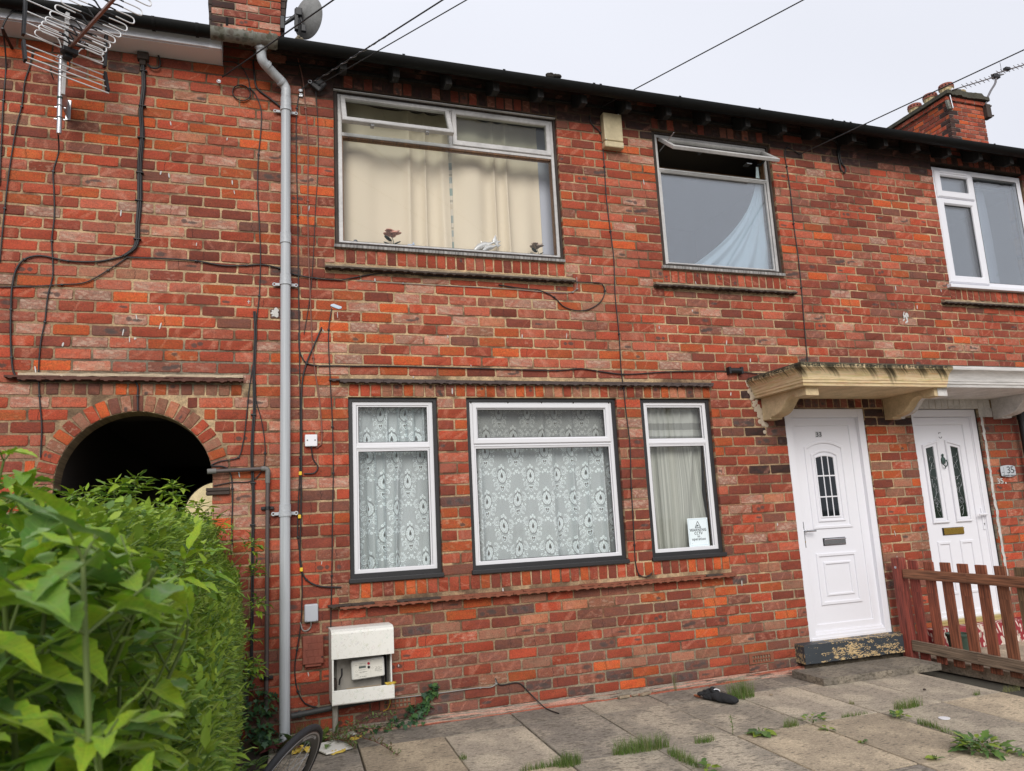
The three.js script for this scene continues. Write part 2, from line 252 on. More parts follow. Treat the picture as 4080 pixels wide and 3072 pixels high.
function weights(x, y, soot) {
  if (soot || (x > 0.22 && y > 5.06)) return { soot: 9, dark: 1 };  // eaves bricks: sooty, with the gutter's shade painted into their tone
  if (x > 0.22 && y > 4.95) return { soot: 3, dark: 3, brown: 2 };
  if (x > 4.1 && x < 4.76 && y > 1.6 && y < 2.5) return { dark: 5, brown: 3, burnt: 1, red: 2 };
  if (y < 0.22) return { burnt: 5, dark: 3, brown: 3, red: 2, orange: 1 };
  if (y < 0.95 && x > 0.3) return x < 0.62 ? { dark: 4, brown: 3, red: 2 } : { red: 5, dark: 3, brown: 5, orange: 2, burnt: 0.6, tan: 2.5 };
  if (x < 0.3 && y < 1.1) return { dark: 4, red: 3, brown: 2 };
  if (y < 2.4 && x > 5.6) return { red: 4, orange: 3, brown: 2, tan: 2, dark: 2 };
  if (x > 3.9 && y > 2.4) return { red: 5, pink: 4, dark: 4, orange: 2, brown: 2, pale: 1.3 };
  const n = fbm(x * 0.8 + 7, y * 1.1 + 3, 3); if (n < 0.42) return { red: 5, orange: 2, pink: 1.5, dark: 5, brown: 3, pale: 0.5, burnt: 0.5, tan: 1 }; if (n > 0.57) return { red: 5, orange: 3.5, pink: 5, dark: 1.2, brown: 0.6, pale: 3, tan: 1 };
  return { red: 6, orange: 3, pink: 3.6, dark: 3, brown: 1.2, pale: 1.5, burnt: 0.3 };
}
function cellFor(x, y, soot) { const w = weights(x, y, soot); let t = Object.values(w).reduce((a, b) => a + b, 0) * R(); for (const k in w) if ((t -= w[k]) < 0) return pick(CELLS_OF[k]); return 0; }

const BR = { L: [], M: [], R: [] };  // bricks of each house: x, y, w, h, turn, cell, z
const houseOf = (x) => x < 0.24 ? 'L' : x < 5.98 ? 'M' : 'R';
function layRow(ya, yb, i) {
  const cuts = [...[OW1, OW2, OW3, OW4, OW5, OD1, OD2, OW6], ...ZONES].map((o) => [...o]);
  const ym = (ya + yb) / 2, dy = ym - ARCH.y;
  if (ym < ARCH.y) cuts.push([ARCH.x - (ym > 1.72 ? ARCH.R : ARCH.r), ya - 1, ARCH.x + (ym > 1.72 ? ARCH.R : ARCH.r), yb + 1]);
  else if (dy < ARCH.R + 0.01) { const near = Math.max(0, dy - 0.03), c = Math.sqrt(Math.max(0, (ARCH.R + 0.006) ** 2 - near * near)); cuts.push([ARCH.x - c, ya - 1, ARCH.x + c, yb + 1]); }
  let spans = [[-2.6, 9.6, ya, yb]];
  for (const [x0, y0, x1, y1] of cuts) {
    const lo = Math.max(ya, y0), hi = Math.min(yb, y1); if (hi - lo < 0.006) continue;
    const next = [];
    for (const s of spans) {
      if (x1 <= s[0] || x0 >= s[1]) { next.push(s); continue; }
      if (s[0] < x0) next.push([s[0], x0, s[2], s[3]]);
      if (s[1] > x1) next.push([x1, s[1], s[2], s[3]]);
      const a = Math.max(s[0], x0), b = Math.min(s[1], x1), below = lo - s[2], above = s[3] - hi;
      if (below > 0.028) next.push([a, b, s[2], lo]); if (above > 0.028) next.push([a, b, hi, s[3]]);
    }
    spans = next;
  }
  const P = 0.2372, off = (i % 2 ? P / 2 : 0) + 0.24 - 12 * P;
  for (const [a, b, y0, y1] of spans) {
    if (b - a < 0.03) continue;
    const perps = [a]; for (let k = 0; k < 60; k++) { const x = off + k * P + rr(-0.006, 0.006) + 0.01 * Math.sin(i * 1.7 + k); if (x > a + 0.055 && x < b - 0.055) perps.push(x); } perps.push(b);
    for (let k = 0; k < perps.length - 1; k++) {
      const x0 = perps[k] + (k ? 0.0063 : 0), x1 = perps[k + 1] - (k < perps.length - 2 ? 0.0063 : 0), x = (x0 + x1) / 2, y = (y0 + y1) / 2, h = y1 - y0 - 0.0128;
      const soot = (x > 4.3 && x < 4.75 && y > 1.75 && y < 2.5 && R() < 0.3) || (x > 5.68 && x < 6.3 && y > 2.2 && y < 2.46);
      if (h > 0.015) BR[houseOf(x)].push([x, y + rr(-0.0012, 0.0012), x1 - x0, h + rr(-0.001, 0.001), rr(-0.006, 0.006), cellFor(x, y, soot), rr(-0.0015, 0.002)]);
    }
  }
}
for (let i = 0; i < ROWY.length - 1; i++) layRow(ROWY[i], ROWY[i + 1], i);
// bricks on end
function soldiers(x0, x1, y0, y1, pitch, w, z = 0) {
  const n = Math.round((x1 - x0) / pitch), p = (x1 - x0) / n;
  for (let k = 0; k < n; k++) { const x = x0 + (k + 0.5) * p, y = (y0 + y1) / 2; const t = w(x); BR[houseOf(x)].push([x, y + rr(-0.002, 0.002), y1 - y0 - 0.008, p - 0.0115, Math.PI / 2 + rr(-0.02, 0.02), t, z + rr(-0.002, 0.002)]); }
}
const of = (...k) => () => pick(CELLS_OF[pick(k)]);
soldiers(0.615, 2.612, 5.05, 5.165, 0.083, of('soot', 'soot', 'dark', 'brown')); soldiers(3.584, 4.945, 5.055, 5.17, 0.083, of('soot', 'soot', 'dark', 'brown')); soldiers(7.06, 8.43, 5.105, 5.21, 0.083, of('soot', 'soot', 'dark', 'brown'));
soldiers(0.617, 2.6, 3.522, 3.64, 0.0826, of('red', 'red', 'dark', 'pink')); soldiers(3.57, 4.946, 3.525, 3.645, 0.0826, of('red', 'dark', 'pink', 'red')); soldiers(7.045, 8.45, 3.528, 3.645, 0.0826, of('red', 'dark'));
soldiers(0.71, 3.954, 2.447, 2.548, 0.0845, of('tan', 'tan', 'brown', 'red', 'orange')); soldiers(0.694, 3.985, 0.93, 1.043, 0.0835, of('red', 'orange', 'red', 'dark'));
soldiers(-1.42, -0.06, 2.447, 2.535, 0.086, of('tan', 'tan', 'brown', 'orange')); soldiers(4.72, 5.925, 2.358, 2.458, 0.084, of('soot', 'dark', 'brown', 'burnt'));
for (const s of [-1, 1]) for (let y = 1.72, k = 0; y < 1.82; y += 0.083, k++) BR.L.push([ARCH.x + s * 0.558, y, 0.112, 0.07, rr(-0.01, 0.01), pick(CELLS_OF.tan), 0]);
{ const n = 23; for (let k = 0; k < n; k++) { const a = Math.PI * (k + 0.5) / n, m = 0.558; BR.L.push([ARCH.x - Math.cos(a) * m, ARCH.y + Math.sin(a) * m, 0.112, 0.066, Math.PI - a + rr(-0.02, 0.02), pick(CELLS_OF[pick(['tan', 'tan', 'red', 'brown', 'orange'])]), 0.002]); } }

const Q = new THREE.Quaternion(), E = new THREE.Euler(), S3 = new THREE.Vector3(), P3 = new THREE.Vector3();
const brickMatrix = (b) => new THREE.Matrix4().compose(P3.set(b[0], b[1], b[6]), Q.setFromEuler(E.set(0, rr(-0.006, 0.006), b[4])), S3.set(b[2] / BW, b[3] / BH, 1));
function layBricks(wall, list, most = 292) {
  list.forEach((b) => (b.see = view(b[0], b[1], b[2], b[3]))); list.sort((a, b) => b.see - a.see);
  const rest = [];
  list.forEach((b, i) => {
    const m = brickMatrix(b), flip = R() < 0.5 ? Math.PI : 0;
    if (flip) m.multiply(new THREE.Matrix4().makeRotationZ(Math.PI));
    if (i < most && b.see > 0) { const o = put(wall, 'brick', brickGeo[b[5]], M.brick); o.applyMatrix4(m); } else if (seen(b[0], b[1]) || R() < 1) rest.push(brickGeo[b[5]].clone().applyMatrix4(m));
  });
  if (rest.length) tag(put(wall, 'brickwork', mergeGeometries(rest), M.brick), null, null, null, 'stuff');
}
function wallSheet(x0, x1, top, holes) { // mortar body of a front wall, 0.22 thick, its face a little behind the bricks
  const s = poly(rect(x0, -0.3, x1, top)); for (const h of holes) hole(s, h);
  const g = extrude(s, 0.2165).translate(0, 0, -0.22), p = g.attributes.position, uv = g.attributes.uv;
  for (let i = 0; i < p.count; i++) uv.setXY(i, (p.getX(i) + 3) / 14, p.getY(i) / 6);
  return g;
}
const orect = (o) => rect(o[0], o[1], o[2], o[3]);
const archHole = []; archHole.push([ARCH.x - ARCH.r, -0.31 + 0.02], [ARCH.x + ARCH.r, -0.29]); for (let k = 0; k <= 28; k++) { const a = Math.PI * k / 28; archHole.push([ARCH.x + ARCH.r * Math.cos(a), ARCH.y + ARCH.r * Math.sin(a)]); }
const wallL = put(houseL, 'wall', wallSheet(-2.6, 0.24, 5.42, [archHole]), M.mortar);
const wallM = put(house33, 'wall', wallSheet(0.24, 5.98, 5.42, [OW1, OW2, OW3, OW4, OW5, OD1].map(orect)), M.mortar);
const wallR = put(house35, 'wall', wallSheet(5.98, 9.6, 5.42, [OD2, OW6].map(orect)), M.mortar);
layBricks(wallL, BR.L); layBricks(wallM, BR.M); layBricks(wallR, BR.R);
// the ragged concrete at the foot of the wall
{ const g = new THREE.PlaneGeometry(9.2, 0.075, 200, 3); const p = g.attributes.position; for (let i = 0; i < p.count; i++) { const x = p.getX(i), y = p.getY(i); const n = fbm(x * 7, y * 20 + 3, 3); p.setZ(i, 0.004 + 0.03 * n + (0.0375 - y) * 0.28); p.setY(i, y + 0.02 * (n - 0.5) * (y > 0 ? 1 : 0)); } g.computeVertexNormals(); g.translate(4.85, 0.022, 0);
  const ft = dataTex(1024, 64, (x, y) => { const a = fbm(x * 0.03, y * 0.12, 4), b = fbm(x * 0.012 + 9, y * 0.05, 3), n = hash(x, y); let c = mix3([150, 140, 126], [196, 150, 132], smooth(0.4, 0.62, a)); c = mix3(c, [168, 84, 62], smooth(0.52, 0.66, b) * 0.85); c = mix3(c, [70, 62, 54], smooth(0.62, 0.72, fbm(x * 0.09, y * 0.2, 3)) * 0.7); return c.map((q) => q * (0.78 + 0.4 * n)); });
  put(house33, 'footing', boxUV(g), std({ map: rep(ft, 0.11, 12), roughness: 1, bumpMap: rep(T.grain, 4), bumpScale: 0.008 })); }
// tile courses: clay tiles bedded flat, each with its nibs, and a cement fillet on top
const tileGeo = (w, d, t) => { const s = poly([[0, 0], [w * 0.12, 0], [w * 0.17, -0.007], [w * 0.27, -0.007], [w * 0.33, 0], [w * 0.68, 0], [w * 0.74, -0.007], [w * 0.84, -0.007], [w * 0.89, 0], [w, 0], [w, t], [0, t]]); return boxUV(extrude(s, d)); };
const TG = [0, 1, 2].map((k) => tileGeo(0.163 + 0.001 * k, 0.16, 0.013));
function tileCourse(house, x0, x1, y, zf, mat, fillet, two) {
  const g = new THREE.Group(); g.name = partName(house, 'tile_course'); house.add(g);
  for (let l = 0; l < (two ? 2 : 1); l++) { let x = x0 - l * 0.08; while (x < x1 - 0.04) { const o = put(g, 'tile', pick(TG), l && mat === M.clay ? (R() < 0.45 ? M.claySoot : M.clay) : mat); o.scale.x = Math.min(1, (x1 - x) / 0.163); o.position.set(x, y + l * 0.0155 + rr(-0.002, 0.002), zf - 0.16 - l * 0.012 + rr(-0.005, 0.005)); o.rotation.z = rr(-0.008, 0.008); x += 0.166; } }
  if (fillet) { const n = Math.round((x1 - x0) / 0.03), q = new THREE.BoxGeometry(x1 - x0, 0.02, 0.075, n, 2, 2), p = q.attributes.position; for (let i = 0; i < p.count; i++) { const X = p.getX(i) + x0, N = fbm(X * 16, p.getY(i) * 50 + y * 9, 3) - 0.5; p.setY(i, p.getY(i) + N * 0.012 - (p.getZ(i) > 0.03 ? 0.006 : 0)); p.setZ(i, p.getZ(i) + N * 0.02 * (p.getZ(i) > 0.02 ? 1 : 0)); } q.computeVertexNormals(); q.translate((x0 + x1) / 2, y + (two ? 0.031 : 0.0155) + 0.011, zf - 0.05); put(g, 'cement_fillet', boxUV(q), fillet); }
}
tileCourse(house33, 0.54, 2.664, 3.462, 0.062, M.claySoot, M.cement); tileCourse(house33, 3.463, 5.01, 3.475, 0.062, M.claySoot, M.cement); tileCourse(house35, 6.9, 8.6, 3.472, 0.062, M.claySoot, M.cement);
tileCourse(house33, 0.643, 3.977, 2.552, 0.05, std({ color: lin(0.10, 0.075, 0.07), roughness: 0.9, map: rep(T.dirt, 4) }), null, true); tileCourse(house33, 0.622, 3.993, 0.875, 0.075, M.clay, null, true);
const creamCement = std({ color: lin(0.62, 0.50, 0.36), roughness: 0.95, map: rep(T.dirt, 3) });
tileCourse(houseL, -1.492, -0.057, 2.547, 0.06, std({ color: lin(0.13, 0.055, 0.04), roughness: 0.9, map: rep(T.dirt, 4) }), creamCement, true);
// the small stepped corbel on the right jamb of the arch
put(houseL, 'corbel', [bx(-0.297, 1.755, -0.1, -0.139, 1.778, 0.034, 0.004), bx(-0.297, 1.729, -0.1, -0.139, 1.752, 0.03, 0.004)], M.claySoot);
// the passage behind the arch, brick coloured near-black to stand for the low light inside, open at its far end
{
  const far = poly(rect(-1.5, -0.3, 0.3, 2.62)); const pts = [[-0.95, -0.28], [0.05, -0.28]]; for (let k = 0; k <= 20; k++) { const a = Math.PI * k / 20; pts.push([-0.45 + 0.5 * Math.cos(a), 1.78 + 0.5 * Math.sin(a)]); } hole(far, pts);
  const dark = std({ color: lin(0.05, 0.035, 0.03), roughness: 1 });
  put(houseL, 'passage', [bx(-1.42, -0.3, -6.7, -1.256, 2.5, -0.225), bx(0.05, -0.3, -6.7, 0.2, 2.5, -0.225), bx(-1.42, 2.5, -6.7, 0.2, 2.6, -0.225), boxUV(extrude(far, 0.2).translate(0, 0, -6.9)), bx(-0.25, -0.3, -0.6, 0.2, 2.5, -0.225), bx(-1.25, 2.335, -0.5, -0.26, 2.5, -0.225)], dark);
  const reveal = []; for (let k = 0; k < 23; k++) { const a = Math.PI * (k + 0.5) / 23, g = bx(-0.032, -0.05, -0.11, 0.032, 0.05, 0.11, 0.004); g.rotateZ(a + Math.PI / 2).translate(ARCH.x + 0.55 * Math.cos(a), ARCH.y + 0.55 * Math.sin(a), -0.112); reveal.push(g); }
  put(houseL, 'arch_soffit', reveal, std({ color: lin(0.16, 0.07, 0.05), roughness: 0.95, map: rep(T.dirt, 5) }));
  const jambs = []; for (const s of [-1, 1]) for (let y = 0, k = 0; y < 1.8; y += 0.0865, k++) { const x = ARCH.x + s * 0.55; jambs.push(bx(x - 0.05, y, -0.22, x + 0.05, y + 0.076, k % 2 ? -0.115 : -0.006, 0.003)); if (k % 2) jambs.push(bx(x - 0.05, y, -0.1, x + 0.05, y + 0.076, -0.006, 0.003)); }
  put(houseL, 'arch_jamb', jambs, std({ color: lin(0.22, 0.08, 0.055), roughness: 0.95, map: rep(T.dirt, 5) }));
}
// air bricks
for (const [x0, y0, x1, y1, h] of [[0.905, 0.132, 1.165, 0.212, house33], [4.08, 0.122, 4.33, 0.208, house33]]) {
  const s = poly(rect(x0, y0, x1, y1)); const n = 7; for (let r = 0; r < 2; r++) for (let k = 0; k < n; k++) { const X = x0 + 0.03 + k * (x1 - x0 - 0.06) / n, Y = y0 + 0.013 + r * 0.031; hole(s, rect(X + 0.003, Y, X + (x1 - x0 - 0.06) / n - 0.004, Y + 0.023)); }
  put(h, 'air_brick', boxUV(extrude(s, 0.03, 0.0015).translate(0, 0, -0.024)), M.clay); put(h, 'air_brick_hollow', bx(x0, y0, -0.2, x1, y1, -0.06), M.hole);
}
// rooms behind the windows: five faces each, open to the window
function room(house, x0, y0, x1, y1, z1 = -2.6, z0 = -0.225, mat = M.room) { put(house, 'room', [bx(x0, y0, z1 - 0.1, x1, y1, z1), bx(x0 - 0.1, y0, z1, x0, y1, z0), bx(x1, y0, z1, x1 + 0.1, y1, z0), bx(x0 - 0.1, y1, z1, x1 + 0.1, y1 + 0.1, z0), bx(x0 - 0.1, y0 - 0.1, z1, x1 + 0.1, y0, z0)], mat); }
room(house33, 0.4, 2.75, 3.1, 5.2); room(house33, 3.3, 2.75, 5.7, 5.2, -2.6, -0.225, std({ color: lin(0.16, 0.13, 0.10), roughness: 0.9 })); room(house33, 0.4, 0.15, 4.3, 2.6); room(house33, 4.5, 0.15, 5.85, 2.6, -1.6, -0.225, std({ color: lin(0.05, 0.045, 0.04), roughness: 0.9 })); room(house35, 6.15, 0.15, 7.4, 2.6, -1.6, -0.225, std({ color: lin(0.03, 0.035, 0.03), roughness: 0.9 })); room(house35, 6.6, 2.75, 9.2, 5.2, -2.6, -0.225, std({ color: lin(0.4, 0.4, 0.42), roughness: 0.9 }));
// roof: one slope of slates each, with a ridge, and the back wall that closes the block
for (const [h, x0, x1] of [[houseL, -2.7, 0.239], [house33, 0.241, 5.979], [house35, 5.981, 14]]) {
  const a = 0.5236, L = 5.3; const sl = bx(x0, -0.04, -L, x1, 0.0, 0); sl.applyMatrix4(new THREE.Matrix4().makeRotationX(a)); sl.translate(0, 5.225, 0.24);
  const slope2 = bx(x0, -0.04, -L, x1, 0, 0); slope2.applyMatrix4(new THREE.Matrix4().makeRotationX(-a)); slope2.translate(0, 5.225 + L * Math.sin(a), 0.24 - L * Math.cos(a));
  put(h, 'roof', [sl, slope2], M.slate);
  if (h !== houseL) put(h, 'back_wall', bx(x0, -0.3, -7.1, x1, 5.4, -6.95), M.terracotta); else put(h, 'back_wall', [bx(x0, 2.625, -7.1, x1, 5.4, -6.95), bx(x0, -0.3, -7.1, -1.5, 2.625, -6.95)], M.terracotta);
}
put(house35, 'gable_wall', bx(13.85, -0.3, -7, 14, 5.4, -0.2), M.terracotta);
put(house35, 'side_wall', bx(9.6, -0.3, -0.22, 13.85, 5.42, -0.01), M.terracotta);
// eaves: rafter feet, black half-round gutter on brackets; on the left house a boxed white fascia and soffit
{
  const a = 0.5236; const raf = (x) => { const s = poly([[0.21, 5.085], [0.21, 5.165], [-0.5, 5.58], [-0.5, 5.43], [0.04, 5.135], [0.12, 5.088]]); return boxUV(extrude(s, 0.05, 0.003).rotateY(-Math.PI / 2).translate(x + 0.025, 0, 0)); };
  const g0 = raf(0); const line = [0.68, 1.108, 1.552, 1.973, 2.383, 2.8, 3.243, 3.662, 4.086, 4.535, 4.961, 5.37, 5.82, 6.234, 6.669, 7.105, 7.556, 8.022, 8.45, 8.88, 9.3];
  for (const x of line) { const o = put(x < 5.98 ? house33 : house35, 'rafter_foot', g0, M.darkTimber); o.position.x = x; }
  for (const [h, x0, x1] of [[house33, 0.24, 5.979], [house35, 5.981, 9.6]]) { const b = bx(x0, -0.012, -0.62, x1, 0.0, 0); b.applyMatrix4(new THREE.Matrix4().makeRotationX(a)); b.translate(0, 5.215, 0.262); put(h, 'eaves_board', b, M.darkTimber); put(h, 'plate', bx(x0, 5.19, -0.05, x1, 5.215, 0.016, 0.004), M.darkTimber); }
  put(houseL, 'fascia', bx(-2.7, 5.109, 0.195, -0.2425, 5.235, 0.215, 0.003), M.upvc); put(houseL, 'soffit', bx(-2.7, 5.103, -0.02, -0.242, 5.109, 0.1945), M.upvc); put(houseL, 'fascia_end', bx(-0.2405, 5.1, -0.02, -0.236, 5.26, 0.219, 0.002), M.upvc); put(houseL, 'fascia_joint', bx(-0.33, 5.104, 0.195, -0.245, 5.234, 0.2185, 0.002), M.upvc);
  const half = (x0, x1, r, mat, h, y = 5.205) => { const s = new THREE.Shape(); s.absarc(0, 0, r, Math.PI, 2 * Math.PI, false); s.lineTo(r - 0.004, 0); s.absarc(0, 0, r - 0.004, 2 * Math.PI, Math.PI, true); s.closePath(); const g = extrude(s, x1 - x0, 0, { curveSegments: 14 }); g.rotateY(Math.PI / 2).translate(x0, y, 0.278); return put(h, 'gutter', boxUV(g), mat); };
  half(-2.7, -0.317, 0.062, M.gutter, houseL, 5.212); half(-0.316, 0.168, 0.066, M.pipeOld, houseL, 5.208); half(0.169, 5.979, 0.062, M.gutter, house33); half(5.98, 9.6, 0.062, M.gutter, house35);
  const strap = (x, h, mat = M.gutter, r = 0.065, w = 0.022) => { const s = new THREE.Shape(); s.absarc(0, 0, r, Math.PI * 0.97, 2 * Math.PI * 1.01, false); s.absarc(0, 0, r - 0.005, 2 * Math.PI * 1.01, Math.PI * 0.97, true); s.closePath(); const g = extrude(s, w); g.rotateY(Math.PI / 2).translate(x, 5.207, 0.278); put(h, 'gutter_bracket', boxUV(g), mat); };
  for (const x of [1.135, 1.994, 2.832, 2.896, 3.701, 4.573, 5.437, 5.581, 5.659, 5.845]) strap(x, house33); for (const x of [6.767, 7.611, 8.5, 9.2]) strap(x, house35); for (const x of [-0.72, -0.42, -1.5, -2.2]) strap(x, houseL); strap(-0.09, houseL, M.pipeOld, 0.071, 0.012); strap(-0.025, houseL, M.pipeOld, 0.072, 0.014); strap(0.1, houseL, M.pipeOld, 0.0725, 0.06);
}
// ---------------------------------------------------------------- chimneys
function chimneyBricks(parent, x0, x1, y0, y1, zf, side, kinds, seed) { // one face of a stack, brick by brick
  const rows = Math.floor((y1 - y0) / 0.0872); const list = [];
  for (let i = 0; i < rows; i++) { let x = x0 + (i % 2 ? -0.119 : 0); while (x < x1 - 0.01) { const a = Math.max(x, x0), b = Math.min(x + 0.2265, x1); if (b - a > 0.03) list.push([(a + b) / 2, y0 + (i + 0.5) * 0.0872, b - a]); x += 0.2372; } }
  for (const [x, y, w] of list) { const o = put(parent, 'brick', brickGeo[kinds(x, y)], M.brick); o.position.set(side ? zf : x, y, side ? x : zf); if (side) o.rotation.y = -Math.PI / 2; o.scale.set(w / BW, 1, 1); }
}
{
  const c = new THREE.Group(); c.name = 'chimney'; houseL.add(c);
  const mort = std({ color: lin(0.36, 0.29, 0.2), roughness: 1, map: rep(T.dirt, 2), bumpMap: rep(T.grain, 3), bumpScale: 0.004 });
  put(c, 'stack', bx(-0.422, 5.5, -2.6, 0.255, 7.9, -1.808), mort);
  chimneyBricks(c, -0.43, 0.262, 6.54, 7.8, -1.8, false, (x) => x < -0.3 && R() < 0.6 ? pick(CELLS_OF.soot) : pick(CELLS_OF[pick(['red', 'orange', 'pink', 'red', 'pale', 'dark'])]));
  const side = []; for (let i = 0; i < 15; i++) { const y = 6.5 + i * 0.0872, e = 0.008 + 0.0068 * i + rr(0, 0.008); side.push(bx(0.257, y, -2.55, 0.262 + e, y + 0.08, -1.83, 0.004), bx(-0.432 - e * 0.7, y, -2.55, -0.424, y + 0.08, -1.83, 0.004)); }
  put(c, 'stepped_side', side, M.claySoot); put(c, 'cap', [bx(-0.5, 7.9, -2.66, 0.33, 7.98, -1.74, 0.01)], M.cement);
  put(c, 'vent_hole', bx(-0.288, 6.69, -1.83, -0.262, 6.79, -1.7965, 0.004), M.hole);
  for (const x of [-0.25, 0.08]) { const g = new THREE.LatheGeometry([[0.13, 0], [0.12, 0.05], [0.105, 0.3], [0.125, 0.32], [0.12, 0.36], [0.09, 0.36], [0.085, 0.05]].map((p) => new THREE.Vector2(...p)), 20); const o = put(c, 'chimney_pot', boxUV(g), M.terracotta); o.position.set(x, 7.98, -2.2); }
}
{
  const c = new THREE.Group(); c.name = 'chimney'; house35.add(c);
  const mort = std({ color: lin(0.42, 0.38, 0.32), roughness: 1, map: rep(T.dirt, 2), bumpMap: rep(T.grain, 3), bumpScale: 0.004 });
  put(c, 'stack', bx(12.41, 6.8, -6.0, 13.30, 8.86, -3.908), mort);
  const kinds = (x, y) => pick(CELLS_OF[pick(['red', 'red', 'pink', 'dark', 'orange'])]);
  chimneyBricks(c, 12.40, 13.31, 8.06, 8.85, -3.9, false, (x) => x < 12.52 && R() < 0.8 ? pick(CELLS_OF.soot) : kinds());
  chimneyBricks(c, -6.0, -3.9, 8.06, 8.85, 12.40, true, (x) => x > -4.05 && R() < 0.8 ? pick(CELLS_OF.soot) : kinds());
  chimneyBricks(c, 12.355, 13.355, 8.845, 8.94, -3.86, false, () => pick(CELLS_OF.red)); chimneyBricks(c, -6.05, -3.86, 8.845, 8.94, 12.355, true, () => pick(CELLS_OF.red));
  put(c, 'oversail', bx(12.362, 8.85, -6.05, 13.35, 8.93, -3.867), mort);
  const cg = new THREE.BoxGeometry(1.1, 0.07, 2.35, 22, 2, 40), p = cg.attributes.position; for (let i = 0; i < p.count; i++) { const n = fbm(p.getX(i) * 9 + 5, p.getZ(i) * 9, 3) - 0.5; p.setX(i, p.getX(i) + n * 0.06); p.setZ(i, p.getZ(i) + n * 0.05); p.setY(i, p.getY(i) + n * 0.04 + (Math.abs(p.getX(i)) < 0.4 && p.getY(i) > 0 ? 0.05 : 0)); } cg.computeVertexNormals(); cg.translate(12.855, 8.975, -4.98);
  put(c, 'flaunching', boxUV(cg), std({ color: lin(0.10, 0.095, 0.07), roughness: 1, map: rep(T.dirt, 2), bumpMap: rep(T.grain, 3), bumpScale: 0.01 }));
  const body = std({ color: lin(0.60, 0.50, 0.34), roughness: 0.9, map: rep(canvasTex(256, 256, (g) => { g.fillStyle = '#f4efe2'; g.fillRect(0, 0, 256, 256); for (let i = 0; i < 260; i++) { g.fillStyle = `rgba(${rr(60, 120)},${rr(70, 100)},${rr(20, 50)},${rr(0.08, 0.4)})`; g.beginPath(); g.ellipse(R() * 256, 110 + R() * 146, rr(2, 14), rr(2, 10), 0, 0, 7); g.fill(); } }), 1.4) });
  const potBody = new THREE.LatheGeometry([[0.12, 0], [0.118, 0.14], [0.118, 0.18]].map((q) => new THREE.Vector2(...q)), 24), potBand = new THREE.LatheGeometry([[0.118, 0.18], [0.132, 0.185], [0.128, 0.27], [0.12, 0.275], [0.10, 0.27], [0.1, 0.1]].map((q) => new THREE.Vector2(...q)), 24);
  for (const [x, z, b] of [[12.56, -4.74, 1], [12.55, -4.36, 1], [12.56, -3.97 - 0.03, 1], [12.86, -3.99, 0]]) { const o = put(c, 'chimney_pot', b ? [boxUV(potBody.clone()), boxUV(potBand.clone())] : [boxUV(new THREE.LatheGeometry([[0.12, 0], [0.125, 0.13], [0.118, 0.16], [0.1, 0.16], [0.1, 0.02]].map((q) => new THREE.Vector2(...q)), 24))], body); o.position.set(x, 8.98, z);
    if (b) { const band = put(c, 'pot_band', potBand.clone().scale(1.012, 1, 1.012), M.terracotta); band.position.set(x, 8.981, z); const hs = []; for (let k = 0; k < 14; k++) { const a = k / 14 * Math.PI * 2; hs.push(new THREE.SphereGeometry(0.014, 8, 6).scale(1, 1.2, 0.5).rotateY(a).translate(x + 0.131 * Math.sin(a), 9.207, z + 0.131 * Math.cos(a))); } put(c, 'pot_hole', hs, M.hole); } }
}

// ================================================================= windows
const sub = (parent, name) => { const g = new THREE.Group(); g.name = partName(parent, name); parent.add(g); return g; };
const pane = (parent, x0, y0, x1, y1, z, mat = M.pane) => put(parent, 'pane', boxUV(new THREE.PlaneGeometry(x1 - x0, y1 - y0).translate((x0 + x1) / 2, (y0 + y1) / 2, z)), mat);
// bead: the thin stepped edge round a pane
const bead = (x0, y0, x1, y1, z0, z1, w = 0.012) => frame(x0 - w, y0 - w, x1 + w, y1 + w, w, z0, z1, 0.002);
const gasket = (parent, x0, y0, x1, y1, z) => put(parent, 'gasket', frame(x0 - 0.001, y0 - 0.001, x1 + 0.001, y1 + 0.001, 0.005, z - 0.003, z + 0.002, 0), M.black);
function groundWindow(o, f, split, topGlass, botGlass, opening) { // black timber box, white aluminium frame, top light over a fixed pane
  const w = sub(house33, 'window'), [ox0, , ox1, oy1] = o, sillTop = 1.082;
  put(w, 'timber_frame', frame(ox0 + 0.002, 1.05, ox1 - 0.002, oy1 - 0.002, [f[0] - ox0, 0.06, ox1 - f[2], oy1 - f[3] + 0.004], -0.12, -0.03, 0.003), M.blackWood);
  put(w, 'timber_sill', [bx(ox0 - 0.012, 1.044, -0.12, ox1 + 0.004, sillTop - 0.004, 0.022, 0.006)], M.blackWood);
  put(w, 'frame', frame(f[0] + 0.001, f[1], f[2] - 0.001, f[3], [0.034, 0.05, 0.034, 0.036], -0.1, -0.046, 0.004), M.alu);
  put(w, 'transom', [bx(f[0] + 0.034, split[0], -0.1, f[2] - 0.034, split[1], -0.05, 0.004), bx(f[0] + 0.03, split[0] + 0.012, -0.06, f[2] - 0.03, (split[0] + split[1]) / 2 + 0.004, -0.044, 0.003)], M.alu);
  if (opening) put(w, 'vent_sash', frame(topGlass[0] - 0.045, topGlass[1] - 0.05, topGlass[2] + 0.045, topGlass[3] + 0.05, [0.036, 0.04, 0.036, 0.04], -0.085, -0.036, 0.005), M.alu);
  for (const [k, q] of [[0, topGlass], [1, botGlass]]) { put(w, 'bead', bead(q[0], q[1], q[2], q[3], -0.075, -0.053), M.alu); gasket(w, q[0], q[1], q[2], q[3], -0.06); pane(w, q[0], q[1], q[2], q[3], -0.068, M.pane); }
  return w;
}
const K = 1.12;
const win3 = groundWindow(OW3, [0.7395, 1.088, 1.3797, 2.42], [2.035, 2.087], [0.789, 2.094, 1.334, 2.373], [0.787, 1.135, 1.33, 2.024]);
